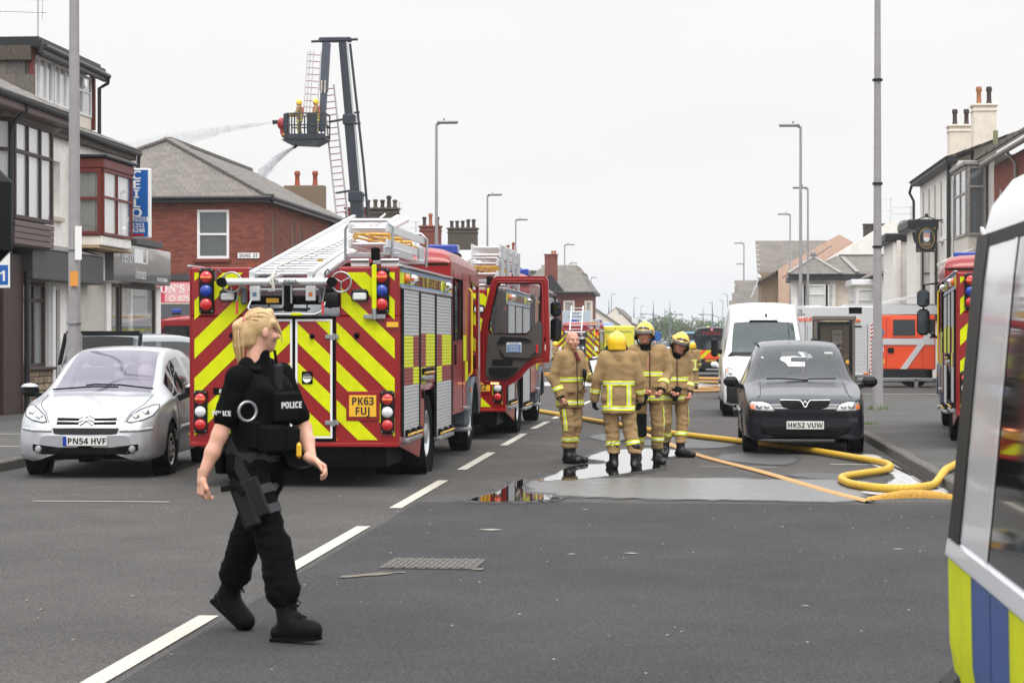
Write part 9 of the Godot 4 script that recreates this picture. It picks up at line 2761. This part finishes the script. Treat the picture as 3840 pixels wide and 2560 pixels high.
func people()->void:
	var worn:Texture2D=tex["worn"]
	mt("bunker_tan","9d8159",0.92,0.0,{"tri": 2.0,"map":tex["stain"],"sheen": 0.15})
	mt("boot_black","0d0d0f",0.45)
	mt("glove_black","0e0f10",0.85,0.0,{"spec": 0.3})
	mt("skin","cf9680",0.55,0.0,{"sss": 0.12,"tri": 9.0,"map":tex["stain"]})
	mt("skin_ruddy","cc8a72",0.55,0.0,{"sss": 0.12,"tri": 9.0,"map":tex["stain"]})
	var yel:=mt("helmet_yellow","f2c317",0.28,0.0,{"coat": 0.7})
	var fg:= "firefighters in tan kit"
	var g1:=person("bald firefighter without a helmet holding a clipboard, left of the group",V(-1.58,0,-28.0),0.85,{"seed": 2,"group":fg,"look":V(0.02,-0.42,0.0),"hem": 0.73,"grip": 0.9,
		"J":{"elL":V(0.26,1.13,0.06),"wrL":V(0.17,1.1,0.3),"elR":V(-0.26,1.12,-0.06),"wrR":V(-0.22,0.86,0.05),"head":V(0,1.61,0.05),"ankL":V(0.05,0.09,-0.02),"toeL":V(0.1,0.045,0.17),"kneeL":V(0.08,0.49,0.02),"kneeR":V(-0.08,0.49,0.05),"ankR":V(-0.07,0.09,0.03),"toeR":V(-0.08,0.045,0.22)},"handL":V(-0.3,0.5,0.8),"skin":mats["skin"]})
	part(g1,"radio_mic",G.new().box(V(0.1,1.18,0.17),V(0.07,0.12,0.05),0.02).tube([V(0.1,1.13,0.17),V(0.08,0.98,0.18),V(-0.02,0.93,0.18)],0.008,6),mats["plastic_black"])
	part(g1,"collar_lining",G.new().tube([V(0.0,1.46,0.1),V(0.03,1.34,0.15)],0.022,6),mt("lining_red","6e2226",0.8))
	var cb:=thing("clipboard","clipboard with white papers in the bald firefighter's left hand","clipboard",V(-1.22,1.22,-27.86),0.95)
	part(cb,"board",G.new().box(V(0,0,0),V(0.24,0.34,0.012),0.004),mats["dark_trim"],Vector3.ZERO,V(-0.25,0,0.1))
	part(cb,"papers",G.new().box(V(0,-0.01,-0.009),V(0.215,0.3,0.006)).box(V(0,-0.01,0.009),V(0.215,0.3,0.006)),mats["ink_white"],Vector3.ZERO,V(-0.25,0,0.1))
	part(cb,"clip",G.new().box(V(0,0.165,0.012),V(0.1,0.03,0.03),0.008),mats["chrome"],Vector3.ZERO,V(-0.25,0,0.1))
	person("firefighter in yellow helmet seen from behind, arms hanging, black gloves on",V(-0.90,0,-26.75),PI+0.1,{"seed": 5,"group":fg,"helmet":yel,"gloves":[true,true],"away":true,"hem": 0.70,"bulk": 1.04,
		"J":{"elL":V(0.27,1.13,0.0),"wrL":V(0.3,0.87,0.05),"elR":V(-0.26,1.12,0.0),"wrR":V(-0.27,0.86,0.06),"ankL":V(0.06,0.09,0.0),"toeL":V(0.1,0.045,0.18),"kneeL":V(0.08,0.5,0.03),"ankR":V(-0.2,0.09,-0.08),"toeR":V(-0.25,0.045,0.1),"kneeR":V(-0.14,0.5,0.0),"head":V(0.02,1.56,0.03),"chest":V(0,1.28,0.0)}})
	var g3:=person("tall helmeted firefighter facing us behind his colleague, gloves held at his hip",V(-0.56,0,-27.75),0.15,{"seed": 8,"group":fg,"helmet":yel,"look":V(0.03,-0.32,0.0),"hem": 0.80,"skin":mats["skin_ruddy"],"grip": 0.8,
		"J":{"head":V(-0.04,1.69,0.05),"chest":V(0,1.38,0),"shL":V(0.18,1.48,0),"shR":V(-0.18,1.48,0),"elL":V(0.27,1.19,0.0),"wrL":V(0.15,0.96,0.2),"elR":V(-0.25,1.18,0.0),"wrR":V(-0.08,0.97,0.22),"hipL":V(0.1,0.96,0),"hipR":V(-0.1,0.96,0),"kneeL":V(0.13,0.52,0.03),"kneeR":V(-0.1,0.52,0.03)}})
	part(g3,"knee_pad",G.new().box(V(-0.1,0.52,0.12),V(0.15,0.3,0.05),0.02),mats["glove_black"])
	var g4:=person("firefighter tilting his head, glasses-free under a tipped yellow helmet, right of the group",V(-0.24,0,-29.6),0.28,{"seed": 11,"group":fg,"helmet":yel,"look":V(0.16,-0.2,-0.24),"hem": 0.75,"skin":mats["skin_ruddy"],"grip": 0.6,
		"J":{"head":V(0.07,1.56,0.1),"chest":V(0.0,1.28,0.02),"elR":V(-0.26,1.1,0.02),"wrR":V(-0.1,0.9,0.22),"elL":V(0.24,1.1,-0.06),"wrL":V(0.2,0.88,0.1),"ankL":V(0.08,0.09,0.08),"toeL":V(0.2,0.045,0.24),"ankR":V(-0.1,0.09,-0.06)}})
	g4.set_meta("label","firefighter with tilted head and tipped yellow helmet, right of the group of four")
	for q in [[V(-0.62,0.86,-27.48),"pair of black gloves held by the tall firefighter"],[V(-0.22,0.86,-29.36),"pair of black gloves held by the firefighter with tilted head"]]:
		var gl:=thing("gloves",q[1],"gloves",q[0],0.4)
		for k in 2:
			var gg:=G.new()
			hand(gg,Transform3D(Basis.from_euler(V(0.3,0.6*k,0.4-0.9*k)),V(0.05*k,0.06,0)),1.0,0.3,1.5)
			part(gl,"glove",gg,mats["glove_black"])
	var far:=person("far helmeted firefighter with his back to us, right of the far pair",V(0.06,gy(-74),-74.3),PI-0.2,{"cell": 0.022,"seed": 4,"group":fg,"helmet":yel,"gloves":[true,true],"away":true,"J":{"head":V(0,1.58,0.02)}})
	dup(far,V(-0.33,gy(-76),-76.0),PI+0.35,"far helmeted firefighter half hidden behind the other, left of the far pair")
	dup(far,V(-7.3,gy(-116),-115.5),PI+1.2,"firefighter at the left rear corner of the distant pump engine")
	var cage:={"cell": 0.026,"seed": 6,"group":fg,"helmet":yel,"away":true,"J":{"elL":V(0.28,1.14,0.1),"wrL":V(0.2,1.05,0.36),"elR":V(-0.28,1.14,0.1),"wrR":V(-0.2,1.05,0.36),"head":V(0,1.6,0.04)}}
	var c1:=person("firefighter in the raised cage working the water jet, left of the two",V(-17.85,10.76,-96.75),-PI/2,cage)
	part(c1,"harness",G.new().tube([V(-0.13,1.42,0.1),V(0.0,1.1,0.17),V(0.13,1.42,0.1)],0.025,6).tube([V(-0.13,1.42,-0.14),V(0.12,1.05,-0.16)],0.03,6),mats["lens_red"])
	dup(c1,V(-17.05,10.76,-96.6),-PI/2+0.3,"firefighter in the raised cage standing behind the other at the controls")
	person("distant police officer in white helmet and yellow jacket beside the blue sign",V(-3.05,-0.33,-150.0),0.3,{"cell": 0.03,"coat":mt("hivis_yellow","c9e02a",0.7),"legs":mats["black"],"helmet":mats["ink_white"],"bands":false,"away":true})
	person("distant man in a bright blue T-shirt standing with a bicycle",V(-2.5,-0.33,-150.3),0.1,{"cell": 0.03,"coat":mt("tshirt_blue","1f93b8",0.8),"legs":mt("jeans","2a3650",0.9),"bands":false,"away":true,"short_sleeves":true,"bulk": 0.8})
	officer()
func officer()->void:
	var t:=thing("person","fair-haired police officer in black uniform striding across the road, ponytail, holster on thigh","person",V(-2.352,0,-11.594))
	var blk:=mt("uniform_black","0e0e10",0.9,0.0,{"tri": 6.0,"map":tex["worn"],"spec": 0.2})
	var fw:=V(0.84,0,0.54)
	var rt:=V(-0.54,0,0.84)
	var f:=FastNoiseLite.new()
	f.seed=21
	f.frequency=8.0
	var shR:=V(-0.1,1.43,0.14)
	var shL:=V(0.085,1.44,-0.14)
	var elR:=V(-0.19,1.12,0.19)
	var wrR:=V(-0.275,0.895,0.24)
	var elL:=V(0.2,1.14,-0.2)
	var wrL:=V(0.272,0.975,-0.06)
	var pel:=V(-0.02,0.95,0)
	var head:=V(0.0,1.685,0.0)
	var neck:=V(-0.03,1.5,0.0)
	var s:=Sdf.new(V(-0.42,0.86,-0.42),V(0.42,1.6,0.42),0.011)
	for e in [-0.06,0.06]:s.cap(pel+rt*e,V(-0.015,1.12,0)+ rt*e,0.112,0.1,0.05).cap(V(-0.015,1.12,0)+ rt*e,V(-0.01,1.36,0)+ rt*e,0.1,0.11,0.05)
	s.cap(shR,shL,0.062,0.062,0.05).cap(shR,shR.lerp(elR,0.7),0.068,0.064,0.03).cap(shL,shL.lerp(elL,0.75),0.066,0.062,0.03).cap(neck-V(0,0.06,0),neck+V(0.01,0.05,0),0.075,0.066,0.04)
	s.crumple(f,0.008)
	part(t,"shirt",s.mesh(G.new()),blk)
	var v:=Sdf.new(V(-0.34,0.96,-0.34),V(0.34,1.56,0.34),0.011)
	for e in [-0.055,0.055]:v.cap(V(-0.01,1.06,0)+ rt*e,V(-0.01,1.33,0)+ rt*e+fw*0.012,0.122,0.126,0.06)
	for e in [-0.095,0.095]:v.cap(V(-0.02,1.36,0)+ rt*e-fw*0.1,V(-0.02,1.5,0)+ rt*e*0.9,0.05,0.035,0.03).cap(V(-0.02,1.5,0)+ rt*e*0.9,V(-0.01,1.36,0)+ rt*e+fw*0.11,0.035,0.045,0.03)
	v.cut(V(0,1.0,0),V(0,-1,0)).crumple(f,0.006)
	part(t,"vest",v.mesh(G.new()),mt("vest_black","0b0b0d",0.85,0.0,{"tri": 5.0,"map":tex["worn"],"spec": 0.25}))
	var hipR:=V(-0.06,0.92,0.09)
	var hipL:=V(0.03,0.92,-0.09)
	var knR:=V(0.1,0.52,0.13)
	var anR:=V(0.185,0.11,0.17)
	var knL:=V(-0.115,0.52,-0.14)
	var anL:=V(-0.25,0.2,-0.3)
	var q:=Sdf.new(V(-0.42,0.16,-0.5),V(0.36,1.08,0.36),0.012)
	q.cap(hipR,knR,0.104,0.084,0.05).cap(knR,knR.lerp(anR,0.6),0.088,0.09,0.03).cap(knR.lerp(anR,0.6),knR.lerp(anR,0.7),0.088,0.07,0.02)
	q.cap(hipL,knL,0.104,0.084,0.05).cap(knL,knL.lerp(anL,0.6),0.088,0.086,0.03).cap(knL.lerp(anL,0.6),knL.lerp(anL,0.7),0.086,0.066,0.02)
	q.cap(hipR+V(0,0.06,0),hipL+V(0,0.06,0),0.104,0.104,0.05)
	q.crumple(f,0.016,V(0.8,1.8,0.8))
	part(t,"trousers",q.mesh(G.new()),blk)
	for b in [[anR,knR,V(0.125,0.05,0.155),V(0.325,0.07,0.235),0.0],[anL,knL,V(-0.3,0.17,-0.34),V(-0.145,0.05,-0.27),0.0]]:
		var m:=Sdf.new(b[2].min(b[3]).min(b[0])- V(0.12,0.09,0.12),b[0].max(b[3]).max(b[2])+ V(0.14,0.26,0.14),0.009)
		m.cap(b[0].lerp(b[1],0.45),b[0],0.066,0.054,0.03).cap(b[2],b[3],0.045,0.047,0.03).cap(b[0],b[3]+ V(0,0.012,0),0.05,0.045,0.04)
		var bo:=part(t,"boot",m.mesh(G.new()),mt("boot_dull","0c0c0d",0.65,0.0,{"tri": 5.0,"map":tex["worn"],"spec": 0.25}))
		var dn:Vector3 =((b[3]- b[2]).cross(rt)).normalized()
		if dn.y>0.0:dn = -dn
		part(bo,"sole",G.new().bar(b[2]+ dn*0.034 -(b[3]- b[2]).normalized()* 0.035,b[3]+ dn*0.036 +(b[3]- b[2]).normalized()* 0.035,0.084,0.024),mats["rubber"])
		var sh:Vector3 =(b[3]- b[2]).normalized()
		for k in 6:
			var lp:Vector3=b[0].lerp(b[3],0.5-0.1*k)+ V(0,0.05+0.035*maxf(0,k-3),0)+ sh*0.012 if k<4 else b[0].lerp(b[1],0.1 *(k-3))+ sh*0.058
			part(bo,"lace",G.new().tube([lp-rt*0.03,lp+V(0,0.01,0),lp+rt*0.03],0.006,5),mats["glove_black"])
		part(bo,"lace_loop",G.new().tube([b[0].lerp(b[1],0.32)+ sh*0.06,b[0].lerp(b[1],0.25)+ sh*0.1,b[0].lerp(b[1],0.2)+ sh*0.07],0.004,5),mats["black"])
	var sk:=G.new()
	var hb:=Basis.from_euler(V(0.04,PI/2+0.62,0.0))
	var ht:=Transform3D(hb.scaled(V(0.92,0.95,0.92)),head)
	head_on(sk,ht,0.006,0.9)
	var ar:=Sdf.new(V(-0.42,0.84,-0.34),V(0.42,1.4,0.4),0.009)
	ar.cap(shR.lerp(elR,0.5),elR,0.047,0.043).cap(elR,elR.lerp(wrR,0.4),0.043,0.041,0.02).cap(elR.lerp(wrR,0.4),wrR,0.041,0.026,0.02)
	ar.cap(shL.lerp(elL,0.5),elL,0.047,0.043).cap(elL,elL.lerp(wrL,0.4),0.043,0.04,0.02).cap(elL.lerp(wrL,0.4),wrL,0.04,0.026,0.02)
	ar.mesh(sk)
	var tr:=Sdf.new(V(-0.3,0.3,-0.3),V(0.3,1.6,0.3),0.03)
	tr.cap(pel,V(-0.01,1.38,0),0.1,0.1,0.05).cap(V(-0.01,1.38,0),neck+V(0.01,0.08,0),0.055,0.05).cap(hipR,knR,0.06,0.05).cap(hipL,knL,0.06,0.05).mesh(sk)
	hand(sk,Transform3D(limb_basis(V(-0.08,-1,0.0),V(0.55,0,0.84)),wrR),-1.0,0.55,0.98)
	hand(sk,Transform3D(limb_basis(V(0.85,-0.5,0.15),V(0.3,0.3,0.9)),wrL),1.0,0.5,0.98)
	part(t,"body",sk,mt("skin_fair","d9a58d",0.55,0.0,{"sss": 0.15,"tri": 7.0,"map":tex["stain"]}))
	face(t,ht,mt("brow_fair","a5855e",0.8))
	var hr:=Sdf.new(V(-0.26,-0.32,-0.36),V(0.2,0.2,0.2),0.006)
	hr.ell(V(0,0.032,-0.018),V(0.083,0.1,0.102),0.02)
	hr.ell(V(0,-0.03,0.075),V(0.1,0.085,0.055),0.02,true)
	hr.cap(V(0,-0.06,-0.07),V(0,-0.02,-0.09),0.05,0.05,0.03)
	hr.cap(V(0,0.04,-0.1),V(0,0.055,-0.122),0.022,0.016,0.02).cap(V(0,0.055,-0.13),V(0,0.02,-0.155),0.019,0.025,0.012).cap(V(0,0.02,-0.15),V(0.0,-0.09,-0.142),0.025,0.027,0.03).cap(V(0,-0.09,-0.142),V(0.01,-0.23,-0.112),0.027,0.004,0.02)
	hr.cap(V(-0.07,0.05,0.05),V(-0.06,-0.01,0.1),0.018,0.008,0.02).cap(V(0.07,0.05,0.05),V(0.06,-0.03,0.1),0.018,0.006,0.02).cap(V(0.0,0.11,0.05),V(0.03,0.045,0.105),0.025,0.012,0.02)
	f.frequency=26.0
	hr.crumple(f,0.0045,V(2.2,0.3,0.9))
	var hg:=G.new()
	hr.mesh(hg)
	var hm:=part(t,"hair",hg,mt("hair_blonde","c9a877",0.5,0.0,{"tri": 4.0,"map":tex["stain"],"sheen": 0.3}))
	hm.transform=ht
	var sd:=RandomNumberGenerator.new()
	sd.seed=12
	for tone in ["b8935f","dcc295","a07c4c"]:
		var sg:=G.new()
		for k in 46:
			var a:=sd.randf()* TAU
			var c:=V(cos(a),0,sin(a))
			var r:=sd.randf_range(0.85,1.12)
			if k%2:
				sg.tube([V(0,0.052,-0.13)+ c*0.012,V(0,0.0,-0.152)+ c*0.026*r,V(0,-0.1,-0.142)+ c*0.029*r,V(0.01,-0.19,-0.122)+ c*0.016*r,V(0.01,-0.24-sd.randf()* 0.03,-0.108)+ c*0.012],0.0022,4)
			else:
				var az:=sd.randf_range(-2.4,2.4)
				var el:=sd.randf_range(0.2,1.3)
				var pts:=[]
				for m in 6:
					var f2:=m/5.0
					var d:=V(sin(az)* sin(el),cos(el),cos(az)* sin(el)- 0.2).normalized().slerp(V(0,0.25,-1).normalized(),f2)
					pts.append(V(0,0.032,-0.018)+ d*V(0.0845,0.1015,0.1035))
				if pts[0].z<0.075:sg.tube(pts,0.0022,4)
		stuff(part(hm,"hair_strands",sg,mt("hair_"+tone,tone,0.5)))
	part(hm,"hair_wisp",G.new().tube([V(0.05,0.07,0.075),V(0.06,0.0,0.105),V(0.055,-0.05,0.12)],0.004,5).tube([V(-0.05,0.07,0.075),V(-0.062,0.0,0.1),V(-0.06,-0.06,0.11)],0.004,5),mats["hair_blonde"])
	part(hm,"hair_tie",G.new().tube([V(0,0.052,-0.122),V(0,0.056,-0.132)],0.024,12),mt("tie_pink","d0627c",0.7))
	var kb:=Basis(rt * -1.0,V(0,1,0),fw)
	var kit:=[["chest_pouch",V(0.04,1.27,0.135),V(0.2,0.17,0.07),"vest_black"],["lower_pouch",V(-0.06,1.1,0.13),V(0.17,0.15,0.08),"vest_black"],["lower_pouch",V(0.09,1.09,0.125),V(0.13,0.14,0.07),"vest_black"],["side_pouch",V(-0.14,1.12,0.07),V(0.07,0.16,0.1),"vest_black"],["radio",V(0.02,1.43,0.11),V(0.06,0.16,0.045),"dark_trim"],["yellow_spray",V(0.12,1.03,0.17),V(0.035,0.09,0.035),"decal_yellow"],["shoulder_strap",V(-0.1,1.475,0.04),V(0.06,0.04,0.1),"vest_black"]]
	for k in kit:
		var o:=part(t,k[0],G.new().box(Vector3.ZERO,k[2],0.016),mats["plate_yellow"] if k[3]== "decal_yellow" else mats[k[3]])
		o.transform=Transform3D(kb,kb*V(k[1].x,0,k[1].z)+ V(0,k[1].y,0))
		if k[0]== "radio":part(o,"antenna",G.new().tube([V(-0.01,0.07,0),V(-0.03,0.15,0)],0.008,6),mats["black"])
		if k[0]== "chest_pouch":lettering(o,"police_lettering","POLICE",0.034,mats["ink_white"],V(0.02,0.01,0.036))
	var rg:=[]
	for k in 17:rg.append(V(cos(TAU*k/16)* 0.052,sin(TAU*k/16)* 0.052,0))
	var cf:=part(t,"handcuffs",G.new().tube(rg,0.009,6,false),mats["steel"])
	cf.transform=Transform3D(Basis(V(0.8,0,-0.6),V(0,1,0),V(0.6,0,0.8)),V(-0.035,1.25,0.2))
	var sl:=lettering(t,"sleeve_lettering","POLICE",0.026,mats["ink_white"],V(-0.17,1.24,0.235),V(0.1,-0.35,0.0),0.95)
	var belt:=[]
	for k in 25:
		var a:=TAU*k/24
		belt.append(q.out(V(-0.015,1.0,0),(rt*cos(a)+ fw*sin(a)).normalized())+(rt*cos(a)+ fw*sin(a))* 0.006)
	var bl:=G.new()
	var up:=[]
	var dn2:=[]
	for p in belt:
		up.append(p+V(0,0.028,0))
		dn2.append(p-V(0,0.028,0))
	bl.grid([up,dn2],V(-0.015,1.0,0))
	var be:=part(t,"belt",bl,mt("belt_leather","131416",0.5))
	for k in [[-0.19,0.0,0.09,0.12,0.06],[-0.15,-0.12,0.09,0.13,0.07],[0.12,0.13,0.08,0.1,0.06]]:
		part(be,"belt_pouch",G.new().box(Vector3.ZERO,V(k[2],k[3],k[4]),0.014),mats["vest_black"]).transform=Transform3D(kb,kb*V(k[0],0,k[1])+ V(-0.015,0.97,0))
	var th:=(knR-hipR).normalized()
	var hx:=Transform3D(Basis(th.cross(V(0,0,1)).normalized()* -1.0,-th,V(0,0,1)),hipR.lerp(knR,0.42)+ V(-0.03,0,0.115))
	var ho:=part(t,"thigh_holster",G.new().box(V(-0.02,0.0,0.0),V(0.1,0.26,0.05),0.018).box(V(0.05,0.02,0.0),V(0.09,0.22,0.03),0.01).bar(V(0.03,0.12,0),V(0.0,0.4,-0.02),0.06,0.012,V(0,0,1)),mats["plastic_black"])
	ho.transform=hx
	part(ho,"pistol_grip",G.new().bar(V(-0.03,0.11,0.01),V(-0.11,0.13,0.01),0.032,0.045,V(0,0,1)).bar(V(-0.04,0.16,0.02),V(0.0,0.06,0.02),0.035,0.04,V(0,0,1)),mats["black"])
	for y in [0.06,-0.07]:
		hivis_strap(t,q,hipR.lerp(knR,0.42-y*2.0),th,0.05)
	part(t,"lanyard",G.new().tube([V(0.13,1.03,0.05),V(0.16,0.95,0.02),V(0.22,0.925,-0.02),V(0.28,0.94,-0.05),V(0.31,0.985,-0.07)],0.012,8),mats["black"])
func hivis_strap(t:Node,s:Sdf,c:Vector3,axis:Vector3,w:float)->void:
	var rows:=[[],[]]
	for r in ring(c,axis,w,-PI,PI,V(0,0,1),0.2,20):
		for e in 2:rows[e].append(s.out(r[0]+ r[2]*(e-0.5),r[1],0.2)+ r[1]* 0.007)
	part(t,"leg_strap",G.new().grid(rows,c),mt("strap_grey","24272a",0.6))
